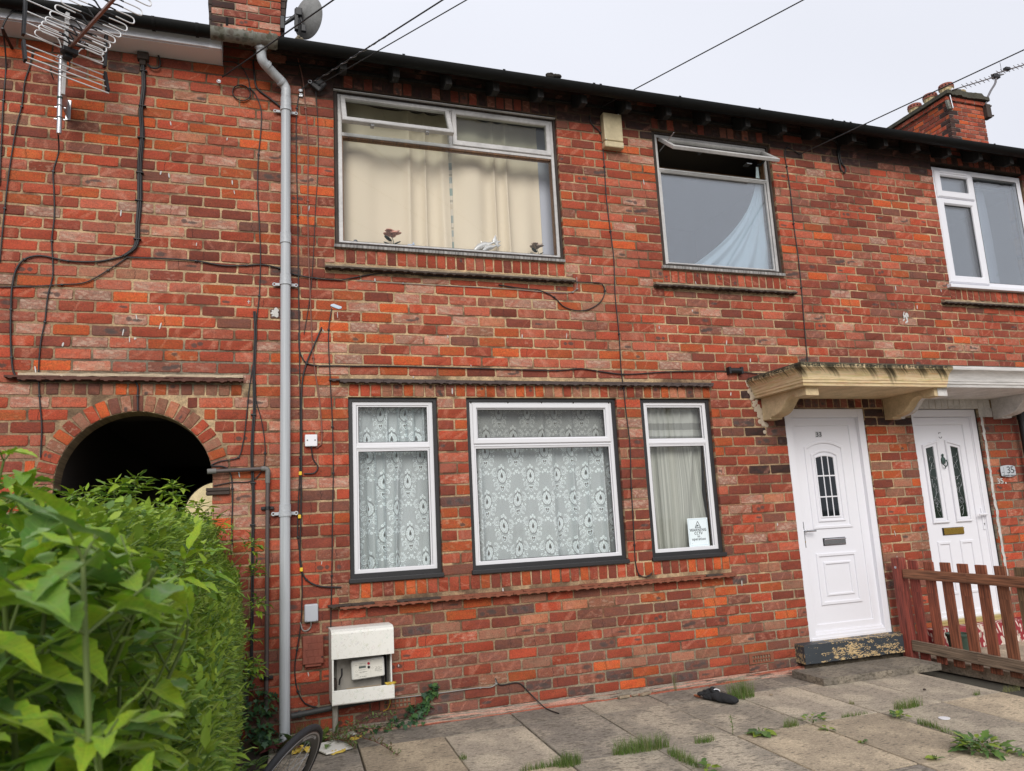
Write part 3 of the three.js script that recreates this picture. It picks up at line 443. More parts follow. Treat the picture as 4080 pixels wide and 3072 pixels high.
const win4 = groundWindow(OW4, [1.681, 1.088, 2.969, 2.42], [2.035, 2.07], [1.753, 2.118, 2.896, 2.352], [1.729, 1.138, 2.919, 2.03], true);
const win5 = groundWindow(OW5, [3.275, 1.088, 3.917, 2.42], [2.033, 2.085], [3.32, 2.092, 3.862, 2.37], [3.318, 1.131, 3.866, 2.022]);
put(win4, 'screw', [1.70, 2.02, 2.32, 2.61, 2.945].map((x) => new THREE.CylinderGeometry(0.006, 0.006, 0.004, 10).rotateX(Math.PI / 2).translate(x, 2.408, -0.0455)), M.claySoot);
{ // W1: wide upper window
  const w = sub(house33, 'window');
  put(w, 'timber_frame', frame(OW1[0] + 0.002, OW1[1], OW1[2] - 0.002, OW1[3] - 0.002, [0.034, 0.05, 0.022, 0.024], -0.13, -0.03, 0.003), M.oldWood);
  put(w, 'timber_sill', bx(0.612, 3.645, -0.13, 2.594, 3.67, 0.03, 0.004), M.greyWood);
  put(w, 'drip_edge', bx(0.62, 5.028, -0.05, 2.6, 5.036, -0.006, 0.002), M.aluOld);
  put(w, 'frame', frame(0.6536, 3.673, 2.585, 5.026, [0.038, 0.058, 0.03, 0.034], -0.11, -0.05, 0.004), M.aluOld);
  put(w, 'mullion', bx(1.604, 4.675, -0.11, 1.634, 4.99, -0.052, 0.003), M.aluOld);
  put(w, 'transom', bx(0.69, 4.648, -0.11, 2.556, 4.68, -0.054, 0.003), M.aluOld); put(w, 'timber_transom', bx(0.69, 4.632, -0.11, 2.556, 4.647, -0.057, 0.002), M.brownWood); put(w, 'timber_bead', [bx(0.692, 3.72, -0.11, 0.70, 4.632, -0.06, 0.002), bx(2.546, 3.72, -0.11, 2.554, 4.632, -0.06, 0.002)], M.brownWood);
  put(w, 'putty_line', bx(0.692, 3.731, -0.09, 2.556, 3.738, -0.062, 0.003), M.oldWood);
  pane(w, 0.69, 3.72, 2.556, 4.64, -0.072);
  // right vent, shut
  put(w, 'vent_sash', frame(1.634, 4.676, 2.556, 5.0, [0.042, 0.048, 0.04, 0.034], -0.09, -0.042, 0.005), M.aluOld);
  pane(w, 1.676, 4.724, 2.516, 4.966, -0.066, M.paneDim);
  // left vent, pushed out at its foot, hinged along the head
  const v = sub(w, 'open_vent'); v.position.set(0, 4.992, -0.05); v.rotation.x = -0.46;
  put(v, 'sash', frame(0.676, -0.335, 1.606, 0, [0.04, 0.044, 0.038, 0.034], -0.02, 0.022, 0.005), M.aluOld); put(v, 'pane', boxUV(new THREE.PlaneGeometry(0.86, 0.26).translate(1.141, -0.163, 0.0)), M.paneDim);
  put(v, 'catch', [bx(0.905, -0.35, -0.03, 0.935, -0.334, 0.004, 0.003), bx(1.365, -0.35, -0.03, 1.395, -0.334, 0.004, 0.003)], M.steel);
}
{ // W2: smaller upper window, its vent thrown wide open
  const w = sub(house33, 'window');
  put(w, 'timber_frame', frame(OW2[0] + 0.002, OW2[1], OW2[2] - 0.002, OW2[3] - 0.002, [0.046, 0.05, 0.022, 0.02], -0.13, -0.03, 0.003), M.oldWood);
  put(w, 'timber_sill', bx(3.562, 3.652, -0.13, 4.915, 3.68, 0.034, 0.004), M.greyWood);
  put(w, 'frame', frame(3.633, 3.681, 4.915, 5.03, [0.034, 0.045, 0.03, 0.03], -0.11, -0.05, 0.004), M.aluOld);
  put(w, 'inner_frame', frame(3.667, 4.70, 4.885, 5.0, [0.008, 0.004, 0.008, 0.03], -0.11, -0.065, 0.002), M.brownWood);
  put(w, 'transom', [bx(3.66, 4.654, -0.11, 4.885, 4.686, -0.05, 0.003), bx(3.66, 4.665, -0.06, 4.885, 4.675, -0.044, 0.002)], M.aluOld);
  put(w, 'bead', bead(3.68, 3.745, 4.862, 4.646, -0.075, -0.056), M.aluOld);
  pane(w, 3.68, 3.745, 4.862, 4.646, -0.07, M.paneSky); pane(w, 3.68, 3.745, 4.862, 4.646, -0.082, M.paneSky); pane(w, 3.68, 3.745, 4.862, 4.646, -0.095, M.paneSky);  // third pane added only to brighten the sky reflection
  const v = sub(w, 'open_vent'); v.position.set(0, 4.985, -0.05); v.rotation.x = -0.86;
  put(v, 'sash', frame(3.68, -0.32, 4.87, 0, [0.036, 0.04, 0.036, 0.03], -0.018, 0.018, 0.005), M.aluOld); put(v, 'pane', boxUV(new THREE.PlaneGeometry(1.12, 0.25).translate(4.275, -0.155, 0)), M.paneDim);
  put(w, 'stay', [rod([3.69, 4.86, -0.06], [3.70, 4.92, 0.2], 0.005), bx(4.15, 4.90, -0.11, 4.17, 4.915, -0.04, 0.003), bx(4.115, 4.893, -0.05, 4.16, 4.902, -0.04, 0.002), bx(4.66, 4.83, -0.1, 4.72, 4.84, -0.03, 0.003)], M.steel);
}
{ // W6: new white plastic window
  const w = sub(house35, 'window'), z = -0.018;
  put(w, 'frame', frame(7.063, 3.69, 8.41, 5.06, [0.06, 0.06, 0.06, 0.06], z - 0.07, z, 0.006), M.upvc);
  put(w, 'mullion', bx(7.615, 3.75, z - 0.07, 7.675, 5.0, z - 0.001, 0.006), M.upvc); put(w, 'transom', bx(7.123, 4.655, z - 0.07, 7.615, 4.715, z - 0.002, 0.006), M.upvc);
  put(w, 'fan_sash', frame(7.095, 4.70, 7.635, 5.018, [0.078, 0.082, 0.062, 0.062], z - 0.03, z + 0.022, 0.012), M.upvc); put(w, 'trickle_vent', bx(7.16, 4.985, z, 7.56, 5.008, z + 0.03, 0.005), M.upvc);
  put(w, 'casement_sash', frame(7.07, 3.718, 7.65, 4.69, [0.1, 0.085, 0.078, 0.07], z - 0.03, z + 0.022, 0.014), M.upvc);
  put(w, 'plastic_sill', bx(7.02, 3.65, -0.08, 8.46, 3.69, 0.05, 0.006), M.upvc);
  for (const q of [[7.173, 4.78, 7.575, 4.958], [7.17, 3.803, 7.572, 4.62], [7.68, 3.75, 8.35, 5.0]]) { gasket(w, ...q, z - 0.008); pane(w, ...q, z - 0.012, M.paneSky); pane(w, ...q, z - 0.03, M.paneSky); pane(w, ...q, z - 0.045, M.paneSky); }  // innermost pane of each light is an extra, added for stronger sky reflection
}
// ================================================================= curtains and what stands in the windows
function drape(x0, x1, y0, y1, z, amp, folds, seed, o = {}) { // a hanging cloth with gathered folds, optional gather at the top and spread at the foot
  const n = o.n ?? 120, m = 24, g = new THREE.PlaneGeometry(1, 1, n, m), p = g.attributes.position, uv = g.attributes.uv, W = x1 - x0, H = y1 - y0;
  for (let i = 0; i < p.count; i++) {
    const u = p.getX(i) + 0.5, v = p.getY(i) + 0.5; const w = u * folds + 0.7 * Math.sin(u * 7 + seed) + (o.skew ?? 0) * (1 - v) * (u - 0.3);
    const f = Math.sin(w * 6.283 + seed) * 0.6 + Math.sin(w * 12.1 + seed * 2) * 0.25 * (o.soft ?? 1) + (fbm(u * folds * 2 + seed, v * 1.6, o.soft !== undefined ? 1 : 3) - 0.5) * 0.9;
    p.setXYZ(i, x0 + W * u + 0.25 * amp * Math.cos(w * 6.283 + seed), y0 + H * v + (o.hem ? o.hem * Math.sin(u * 40) * (1 - v) * 0.02 : 0), z + amp * f * (0.75 + 0.35 * (1 - v)));
    uv.setXY(i, u * W * (o.full ?? 1.4), v * H);
  }
  g.computeVertexNormals(); return g;
}
const lacePaint = (net) => canvasTex(1024, 1228, (g, W) => { // white damask lace: sprays, hearts, scrolls and flowers over a fine net
g.fillStyle = `rgb(${net},${net},${net})`; g.fillRect(0, 0, W, 1228);
g.strokeStyle = 'rgba(40,40,40,0.55)'; g.lineWidth = 3; for (let i = -1232; i < 2 * W; i += 16) { g.beginPath(); g.moveTo(i, 0); g.lineTo(i + 1228, 1228); g.moveTo(i + 1228, 0); g.lineTo(i, 1228); g.stroke(); }
const ink = (a) => `rgba(255,255,255,${a})`, dark = (a) => `rgba(30,30,30,${a})`;
const lobe = (x, y, l, w, a, f) => { g.save(); g.translate(x, y); g.rotate(a); g.fillStyle = f ?? ink(1); g.beginPath(); g.moveTo(0, 0); g.bezierCurveTo(l * 0.25, -w, l * 0.75, -w * 1.1, l, 0); g.bezierCurveTo(l * 0.75, w * 1.1, l * 0.25, w, 0, 0); g.fill(); g.strokeStyle = dark(0.55); g.lineWidth = 4; g.stroke(); g.restore(); };
// a spray of acanthus leaves with a dark heart, a heart-shaped scroll below it and a C scroll at each side
const spray = (x, y, s) => {
  g.fillStyle = dark(0.5); g.beginPath(); g.ellipse(x, y - 6 * s, 118 * s, 128 * s, 0, 0, 7); g.fill();
  for (const d of [-1, 1]) for (let k = 0; k < 7; k++) { const a = -1.25 + k * 0.42, r0 = 34 * s; const cx = x + d * r0 * Math.cos(a) * 0.7, cy = y + r0 * Math.sin(a); const A = d > 0 ? a : Math.PI - a; lobe(cx, cy, (86 - Math.abs(k - 2.5) * 4) * s, 25 * s, A); for (const q of [-0.38, 0.38]) lobe(cx + d * 34 * s * Math.cos(a), cy + 34 * s * Math.sin(a), 44 * s, 13 * s, A + q); }
  lobe(x, y - 36 * s, 92 * s, 26 * s, -Math.PI / 2);
  g.fillStyle = dark(0.95); g.beginPath(); g.moveTo(x, y - 66 * s); for (const [u, v] of [[20, -26], [11, -28], [27, 8], [12, 4], [12, 26], [-12, 26], [-12, 4], [-27, 8], [-11, -28], [-20, -26]]) g.lineTo(x + u * s, y + v * s); g.fill();
  g.strokeStyle = ink(1); g.lineWidth = 9 * s; g.beginPath(); g.ellipse(x, y + 48 * s, 17 * s, 24 * s, 0, 0, 7); g.stroke();
};
const heart = (x, y, s) => { g.fillStyle = dark(0.75); g.strokeStyle = ink(1); g.lineWidth = 15 * s; g.beginPath(); g.moveTo(x, y + 60 * s); g.bezierCurveTo(x - 92 * s, y - 6 * s, x - 46 * s, y - 74 * s, x, y - 26 * s); g.bezierCurveTo(x + 46 * s, y - 74 * s, x + 92 * s, y - 6 * s, x, y + 60 * s); g.fill(); g.stroke(); for (const a of [-1.57, -2.2, -0.94]) lobe(x, y + 34 * s, 48 * s, 9 * s, a); for (let k = 0; k < 7; k++) for (const d of [-1, 1]) lobe(x + d * (66 - k * 4) * s, y + (-30 + k * 15) * s, 26 * s, 9 * s, d > 0 ? 0.3 : Math.PI - 0.3); };
const scroll = (x, y, s, d, v) => { g.strokeStyle = ink(1); for (const [r0, w] of [[86, 15], [62, 8]]) { g.lineWidth = w * s; g.beginPath(); for (let t = 0; t <= 54; t++) { const a = -1.9 + t * 0.105, r = (r0 - t * 0.75) * s, X = x + d * r * Math.cos(a), Y = y + v * r * Math.sin(a); t ? g.lineTo(X, Y) : g.moveTo(X, Y); } g.stroke(); } for (let t = 0; t < 9; t++) { const a = -1.7 + t * 0.42; lobe(x + d * 84 * s * Math.cos(a), y + v * 84 * s * Math.sin(a), 34 * s, 11 * s, Math.atan2(v * Math.sin(a), d * Math.cos(a)) + 0.5 * d * v); } g.fillStyle = ink(1); g.beginPath(); g.arc(x + d * 18 * s, y, 13 * s, 0, 7); g.fill(); };
const flower = (x, y, s) => { g.fillStyle = ink(1); for (let k = 0; k < 5; k++) { g.beginPath(); g.arc(x + 17 * s * Math.cos(k * 1.257 - 1.57), y + 17 * s * Math.sin(k * 1.257 - 1.57), 12 * s, 0, 7); g.fill(); } g.fillStyle = dark(0.8); g.beginPath(); g.arc(x, y, 5 * s, 0, 7); g.fill(); };
const motif = () => { for (const d of [-1, 1]) { scroll(d * 166, -50, 1, d, 1); scroll(d * 160, 176, 0.95, -d, -1); flower(d * 48, -165, 1); flower(d * 118, 84, 0.9); flower(d * 214, 82, 0.8); lobe(d * 60, 300, 70, 18, d > 0 ? 0.5 : 2.64); lobe(d * 20, 330, 60, 16, d > 0 ? 1 : 2.14); flower(d * 66, 404, 0.9); lobe(d * 100, 400, 60, 14, d > 0 ? -0.3 : 3.44); } flower(0, 376, 1.1); flower(0, -200, 1); spray(0, 0, 1.12); heart(0, 214, 1.05); };
for (const [ox, oy] of [[256, 330], [768, 944]]) for (const dx of [-1024, 0, 1024]) for (const dy of [-1228, 0, 1228]) { g.save(); g.translate(ox + dx, oy + dy); g.scale(1.28, 1.36); motif(); g.restore(); }
}, false);
T.lace = lacePaint(185);
const laceMat = phy({ color: lin(0.86, 0.95, 0.95), roughness: 1, alphaMap: rep(T.lace, 2.94, 2.44), transparent: true, transmission: 0.25, thickness: 0, side: THREE.DoubleSide });
const laceDim = phy({ color: lin(0.50, 0.53, 0.50), roughness: 1, alphaMap: rep(T.lace, 2.94, 2.44), transparent: true, transmission: 0.25, thickness: 0, side: THREE.DoubleSide });
solo('net_curtain', drape(0.72, 1.39, 2.03, 2.42, -0.15, 0.038, 6, 1.3, { full: 1.7 }), laceMat, 'white lace valance in the top light of the narrow left ground-floor window', 'curtain');
solo('net_curtain', drape(0.72, 1.39, 1.08, 2.06, -0.165, 0.042, 5, 4.1, { skew: 1.1, full: 1.6 }), laceMat, 'white floral lace curtain gathered in deep folds in the narrow left ground-floor window', 'curtain');
solo('net_curtain', drape(1.66, 2.99, 2.04, 2.42, -0.17, 0.02, 6, 2.2, { full: 1.35 }), laceDim, 'greyer lace valance behind the top light of the big middle ground-floor window', 'curtain');
solo('net_curtain', drape(1.66, 2.99, 1.1, 2.07, -0.165, 0.042, 5, 0.6, { full: 1.35, hem: 1 }), laceMat, 'white damask lace curtain filling the big middle ground-floor window', 'curtain');
const bandAlpha = canvasTex(64, 512, (g) => { g.fillStyle = '#b4b4b4'; g.fillRect(0, 0, 64, 512); for (const [y, h, v] of [[230, 90, 110], [350, 40, 190], [400, 60, 105], [470, 42, 190]]) { g.fillStyle = `rgb(${v},${v},${v})`; g.fillRect(0, y, 64, h); } }, false);
const sheer = (a) => phy({ color: lin(0.74, 0.77, 0.71), roughness: 1, ...a, transparent: true, transmission: 0.3, thickness: 0, side: THREE.DoubleSide });
solo('net_curtain', drape(3.29, 3.94, 2.045, 2.4, -0.15, 0.02, 8, 3.3, { full: 1.54 }), sheer({ alphaMap: rep(bandAlpha, 1, 2.82) }), 'plain sheer valance with darker cross bands in the right ground-floor window', 'curtain');
solo('net_curtain', drape(3.28, 3.885, 1.1, 2.04, -0.16, 0.036, 3.6, 5.2, { skew: 1.6, soft: 0.4 }), sheer({ opacity: 0.88, map: rep(canvasTex(512, 64, (g) => { for (let i = 0; i < 512; i += 2) { const v = rr(195, 255); g.fillStyle = `rgb(${v},${v},${v - 4})`; g.fillRect(i, 0, 2, 64); } }), 0.7, 0.3) }), 'plain cream sheer curtain sweeping aside behind the warning sign', 'curtain');
const creamCloth = std({ color: lin(0.68, 0.60, 0.46), roughness: 1, side: THREE.DoubleSide });
solo('curtain', drape(0.66, 1.655, 3.66, 5.05, -0.24, 0.042, 2.6, 1.0, { skew: 0.1, soft: 0.2 }), creamCloth, 'left one of the pair of drawn cream curtains in the wide upstairs window', 'curtain');
solo('curtain', drape(1.675, 2.51, 3.66, 5.05, -0.24, 0.042, 2.3, 2.7, { skew: 0.1, soft: 0.2 }), creamCloth, 'right one of the pair of drawn cream curtains in the wide upstairs window', 'curtain');
solo('curtain', drape(1.60, 1.76, 3.66, 4.72, -0.275, 0.008, 1.5, 0.3), std({ roughness: 1, side: THREE.DoubleSide, map: rep(canvasTex(128, 512, (g) => { g.fillStyle = '#ded6c6'; g.fillRect(0, 0, 128, 512); for (const [y, h, c] of [[40, 70, '#a9b2ac'], [150, 20, '#bdb7a4'], [180, 60, '#b4bcb6'], [290, 70, '#9fb0a8'], [400, 24, '#b9b3a2'], [440, 50, '#d8cdb8']]) { g.fillStyle = c; g.fillRect(0, y, 128, h); } }), 4, 2) }), 'patterned strip of cloth showing in the gap between the cream curtains', 'curtain');
solo('roller_blind', bx(2.45, 3.7, -0.30, 2.72, 5.05, -0.29, 0.002), std({ color: lin(0.50, 0.53, 0.60), roughness: 0.9 }), 'blue-grey blind edge beside the right cream curtain upstairs', 'blind');
{ // the pale blue sheet tied up at the window's corner, falling away to the left
  const n = 70, m = 60, g = new THREE.PlaneGeometry(1, 1, n, m), p = g.attributes.position;
  for (let i = 0; i < p.count; i++) {
    const u = p.getX(i) + 0.5, v = 0.5 - p.getY(i), s = Math.pow(v, 2.1); // v 0 at the knot, 1 at the sill
    const xl = 4.84 - 0.07 * v - 0.90 * s, xr = 4.865 + 0.03 * v, w = xr - xl, fold = Math.sin(u * 27 + 2.2 * v) * (0.006 + 0.02 * v) + Math.sin(u * 11 + v) * 0.02 * v + (fbm(u * 5, v * 4, 3) - 0.5) * 0.05 * v;
    p.setXYZ(i, xl + w * u, 4.86 - 1.13 * v - 0.04 * (1 - u) * v, -0.13 - 0.02 * v + fold);
  }
  g.computeVertexNormals(); const sh = solo('bed_sheet', g, phy({ color: lin(0.80, 0.88, 0.91), roughness: 1, side: THREE.DoubleSide, transmission: 0.2, thickness: 0 }), 'pale blue sheet tied up at the corner of the open-vent upstairs window', 'sheet');
  solo('sheet_knot', tube([[4.855, 4.88, -0.12], [4.87, 4.87, -0.09], [4.885, 4.895, -0.05], [4.895, 4.93, -0.04]], 0.014, 6), M.black, 'black tie that holds the pale blue sheet up at the window corner', 'tie');
  solo('bed_sheet', new THREE.SphereGeometry(0.05, 12, 8).scale(3.2, 0.45, 0.8).translate(3.85, 3.745, -0.16), phy({ color: lin(0.60, 0.71, 0.76), roughness: 1 }), 'low heap of pale blue cloth along the sill of the open-vent window', 'cloth');
}
solo('net_curtain', drape(7.72, 7.98, 3.72, 4.93, -0.16, 0.03, 2.4, 0.4, { skew: 0.4 }), sheer({ opacity: 0.85, color: lin(0.72, 0.72, 0.76) }), 'white net curtain hanging in the white plastic window upstairs on the right', 'curtain');
solo('blind_cassette', bx(7.68, 4.93, -0.14, 8.36, 4.985, -0.07, 0.01), M.black, 'black rolled blind across the head of the white plastic upstairs window', 'blind');
// ornaments on the inner sill of the wide upper window
{
  const silver = std({ color: lin(0.62, 0.62, 0.6), roughness: 0.25, metalness: 0.4 }), blueish = std({ color: lin(0.42, 0.5, 0.62), roughness: 0.3 });
  const dolphin = (L) => { const b = tube([[-0.5, 0, 0], [-0.3, 0.2, 0], [0, 0.36, 0], [0.3, 0.42, 0], [0.5, 0.6, 0]], 0.15, 10, 24); const p = b.attributes.position; for (let i = 0; i < p.count; i++) { const t = p.getX(i) + 0.5, k = 0.25 + 1.1 * Math.sin(Math.min(1, t * 1.15) * Math.PI) * 0.8; p.setZ(i, p.getZ(i) * k); const yc = 0.36 * Math.sin(t * 1.6) + 0.2 * t * t; p.setY(i, yc + (p.getY(i) - yc) * clamp(k, 0.3, 1)); }
    const tail = new THREE.ConeGeometry(0.12, 0.3, 8).scale(1, 1, 0.3); const t2 = tail.clone(); tail.rotateZ(-0.2).translate(0.52, 0.72, 0); t2.rotateZ(-1.3).translate(0.62, 0.56, 0); const fin = new THREE.ConeGeometry(0.06, 0.2, 6).rotateZ(0.6).translate(-0.05, 0.5, 0); return merge([b, tail, t2, fin]).scale(L, L, L); };
  const d = thing('dolphin_ornament', 'large silvery pair of leaping dolphins ornament right of the curtain gap on the upstairs sill', 'ornament', [1.9, 3.732, -0.15]);
  put(d, 'dolphin', dolphin(0.22), silver); const d2 = put(d, 'dolphin', dolphin(0.16), silver); d2.position.set(0.045, -0.002, 0.03); d2.rotation.y = 0.15; put(d, 'base', bx(-0.1, -0.008, -0.03, 0.11, 0.008, 0.04, 0.006), silver);
  solo('fish_ornament', dolphin(0.075).translate(1.245, 3.735, -0.14), blueish, 'small blue dolphin with an upright orange tail on the upstairs sill', 'ornament');
  solo('fish_ornament', dolphin(0.07).scale(1, 0.55, 1).translate(1.37, 3.733, -0.14), blueish, 'low blue fish ornament between the upright tail and the dolphin pair', 'ornament');
  solo('fish_ornament', dolphin(0.085).scale(-1, 0.4, 1).translate(1.02, 3.735, -0.15), std({ color: lin(0.55, 0.58, 0.55), roughness: 0.4 }), 'pale fish ornament lying left of the pink flower upstairs', 'ornament');
  solo('mirror_ornament', new THREE.SphereGeometry(0.022, 14, 10).scale(1, 1.2, 0.4).translate(0.80, 3.752, -0.13), std({ color: lin(0.08, 0.09, 0.1), roughness: 0.2 }), 'small dark rounded ornament at the far left of the upstairs sill', 'ornament');
  const rose = (label, x, s, petal) => { const t = thing('silk_flower', label, 'flower', [x, 3.732, -0.14]); put(t, 'stem', tube([[0, 0, 0], [0.006, 0.03, 0.004], [-0.004, 0.07, 0]].map((q) => q.map((v) => v * s)), 0.003, 5), M.verdigris); put(t, 'pot', new THREE.CylinderGeometry(0.02 * s, 0.016 * s, 0.012, 12).translate(0, 0.006, 0), M.cream);
    const pet = []; for (let k = 0; k < 16; k++) { const a = k * 2.4, r = 0.008 + 0.0022 * k, q = new THREE.SphereGeometry(0.022, 8, 6).scale(1, 0.25, 0.8); q.rotateZ(0.9 - k * 0.05).rotateY(a).translate(r * Math.cos(a), 0.09 + 0.006 * Math.sin(k), r * Math.sin(a)); pet.push(q.scale(s, s, s)); } put(t, 'bloom', pet, petal); const lv = []; for (const [a, y] of [[0.3, 0.035], [2.6, 0.03], [3.6, 0.05]]) lv.push(new THREE.SphereGeometry(0.028, 8, 6).scale(1, 0.15, 0.6).rotateZ(0.5).translate(0.03, 0, 0).rotateY(a).translate(0, y, 0).scale(s, s, s)); put(t, 'leaf', lv, std({ color: lin(0.03, 0.05, 0.045), roughness: 0.7 })); };
  rose('pink silk rose with dark leaves standing on the upstairs sill', 1.105, 1.45, std({ color: lin(0.55, 0.28, 0.22), roughness: 0.9, side: THREE.DoubleSide })); rose('dark leaved cream silk rose at the right end of the upstairs sill', 2.40, 1.25, std({ color: lin(0.40, 0.32, 0.26), roughness: 0.9, side: THREE.DoubleSide }));
}
// warning sheet inside the right window
{ const t = canvasTex(640, 768, (g) => { g.fillStyle = '#e6f1f4'; g.fillRect(0, 0, 640, 768); g.strokeStyle = '#7fa3b8'; g.lineWidth = 5; g.strokeRect(34, 34, 572, 700); g.strokeStyle = '#2c3436'; g.fillStyle = '#2c3436'; g.lineWidth = 16; g.lineJoin = 'round'; g.beginPath(); g.moveTo(320, 92); g.lineTo(408, 262); g.lineTo(232, 262); g.closePath(); g.stroke(); g.save(); g.translate(312, 208); g.rotate(-0.6); g.fillRect(-42, -18, 74, 34); g.restore(); g.fillRect(350, 222, 18, 26); g.textAlign = 'center'; g.font = 'bold 108px sans-serif'; g.fillText('WARNING', 320, 362); g.fillText('CCTV', 320, 452); g.font = 'bold 92px sans-serif'; g.fillText('in', 320, 530); g.fillText('operation', 320, 606); g.font = '20px sans-serif'; g.fillText('00', 110, 690); });
  const m = solo('warning_sign', new THREE.PlaneGeometry(0.205, 0.245).translate(3.742, 1.262, -0.075), std({ map: t, roughness: 0.5 }), 'pale blue paper sign warning of CCTV inside the right ground-floor window', 'sign'); }

// ================================================================= doors
const font = await new FontLoader().loadAsync('fonts/droid/droid_sans_bold.typeface.json'), fontThin = await new FontLoader().loadAsync('fonts/droid/droid_sans_regular.typeface.json');
const text = (s, size, depth = 0.002, f = font) => { const g = new TextGeometry(s, { font: f, size, depth, curveSegments: 5, bevelEnabled: false }); g.computeBoundingBox(); const b = g.boundingBox; return g.translate(-(b.min.x + b.max.x) / 2, -(b.min.y + b.max.y) / 2, 0); };
const archPath = (x0, y0, x1, y1, rise) => { const p = [[x0, y0], [x1, y0]]; for (let k = 0; k <= 14; k++) { const t = k / 14; p.push([x1 + (x0 - x1) * t, y1 + rise * (1 - (2 * t - 1) ** 2)]); } return p; };
const ringOf = (outer, inner, z0, z1, bev) => boxUV(extrude(hole(poly(outer), inner), z1 - z0 - 2 * bev, bev).translate(0, 0, z0 + bev));
{ // number 33
  const d = sub(house33, 'front_door'), z = -0.06;
  put(d, 'frame', [frame(4.742, 0.245, 5.678, 2.35, [0.075, 0.05, 0.068, 0.08], -0.13, -0.012, 0.004), frame(4.795, 0.26, 5.63, 2.29, [0.022, 0.03, 0.022, 0.022], -0.13, -0.035, 0.003)], M.door);
  put(d, 'side_board', bx(5.60, 0.25, -0.12, 5.665, 2.33, -0.006, 0.006), M.door);
  put(d, 'gap', frame(4.812, 0.285, 5.616, 2.275, 0.006, -0.12, -0.052, 0), M.black);
  put(d, 'leaf', [bx(4.818, 0.295, -0.12, 5.61, 2.268, z, 0.003)], M.door);
  put(d, 'stile_frame', ringOf(rect(4.818, 0.295, 5.61, 2.268), rect(4.877, 0.377, 5.512, 2.19), z - 0.004, z + 0.012, 0.004), M.door);
  put(d, 'weather_bar', [bx(4.815, 0.29, z, 5.612, 0.318, z + 0.03, 0.008), bx(4.76, 0.246, -0.1, 5.66, 0.27, -0.004, 0.004)], M.door);
  // raised mouldings: arched pair above, square pair below
  const mo = (o, i, h = 0.012, nm = 'moulding') => put(d, nm, ringOf(o, i, z - 0.003, z + h, 0.005), M.door);
  mo(archPath(4.962, 1.222, 5.417, 1.994, 0.052), archPath(4.99, 1.25, 5.389, 1.972, 0.05), 0.012); mo(archPath(5.03, 1.285, 5.344, 1.92, 0.04), archPath(5.052, 1.305, 5.322, 1.902, 0.038), 0.012);
  mo(rect(4.955, 0.538, 5.417, 1.0), rect(4.985, 0.568, 5.387, 0.97), 0.013); mo(rect(5.03, 0.616, 5.342, 0.92), rect(5.052, 0.638, 5.32, 0.898), 0.012);
  put(d, 'pane', ringOf(archPath(5.08, 1.336, 5.283, 1.893, 0.012), rect(5.1811, 1.5, 5.1812, 1.5001), z - 0.004, z + 0.001, 0), std({ color: lin(0.006, 0.009, 0.012), roughness: 0.03 }));
  put(d, 'glazing_bead', ringOf(archPath(5.066, 1.322, 5.297, 1.896, 0.02), archPath(5.08, 1.336, 5.283, 1.884, 0.016), z - 0.003, z + 0.009, 0.003), M.door);
  put(d, 'glazing_bar', [[5.146, 1.334, 5.157, 1.9], [5.216, 1.334, 5.227, 1.9], [5.079, 1.708, 5.284, 1.72], [5.079, 1.511, 5.284, 1.523]].map((q, k) => bx(q[0], q[1], z, q[2], q[3], z + 0.0045 + (k > 1 ? 0.001 : 0), 0.001)), M.door);
  put(d, 'number_plate', bx(5.115, 2.081, z, 5.19, 2.138, z + 0.002), std({ color: lin(0.55, 0.56, 0.58), roughness: 0.4 })); put(d, 'number', [text('3', 0.042, 0.001).translate(5.135, 2.108, z + 0.0025), text('3', 0.042, 0.001).translate(5.171, 2.11, z + 0.0025)], M.black);
  put(d, 'letter_box', [bx(5.054, 1.066, z, 5.312, 1.137, z + 0.006, 0.003)], M.black); put(d, 'letter_flap', [bx(5.064, 1.072, z + 0.004, 5.31, 1.131, z + 0.014, 0.005), new THREE.CylinderGeometry(0.007, 0.007, 0.244, 10).rotateZ(Math.PI / 2).translate(5.187, 1.124, z + 0.014)], M.chrome);
  put(d, 'handle_plate', bx(4.822, 1.062, z + 0.008, 4.849, 1.30, z + 0.02, 0.008), M.chrome); put(d, 'handle', [new THREE.CylinderGeometry(0.011, 0.011, 0.045, 12).rotateX(Math.PI / 2).translate(4.836, 1.212, z + 0.04), bx(4.826, 1.203, z + 0.052, 4.945, 1.222, z + 0.068, 0.008)], M.chrome); put(d, 'key_cylinder', new THREE.CylinderGeometry(0.008, 0.008, 0.008, 12).rotateX(Math.PI / 2).translate(4.836, 1.115, z + 0.021), M.brass);
}
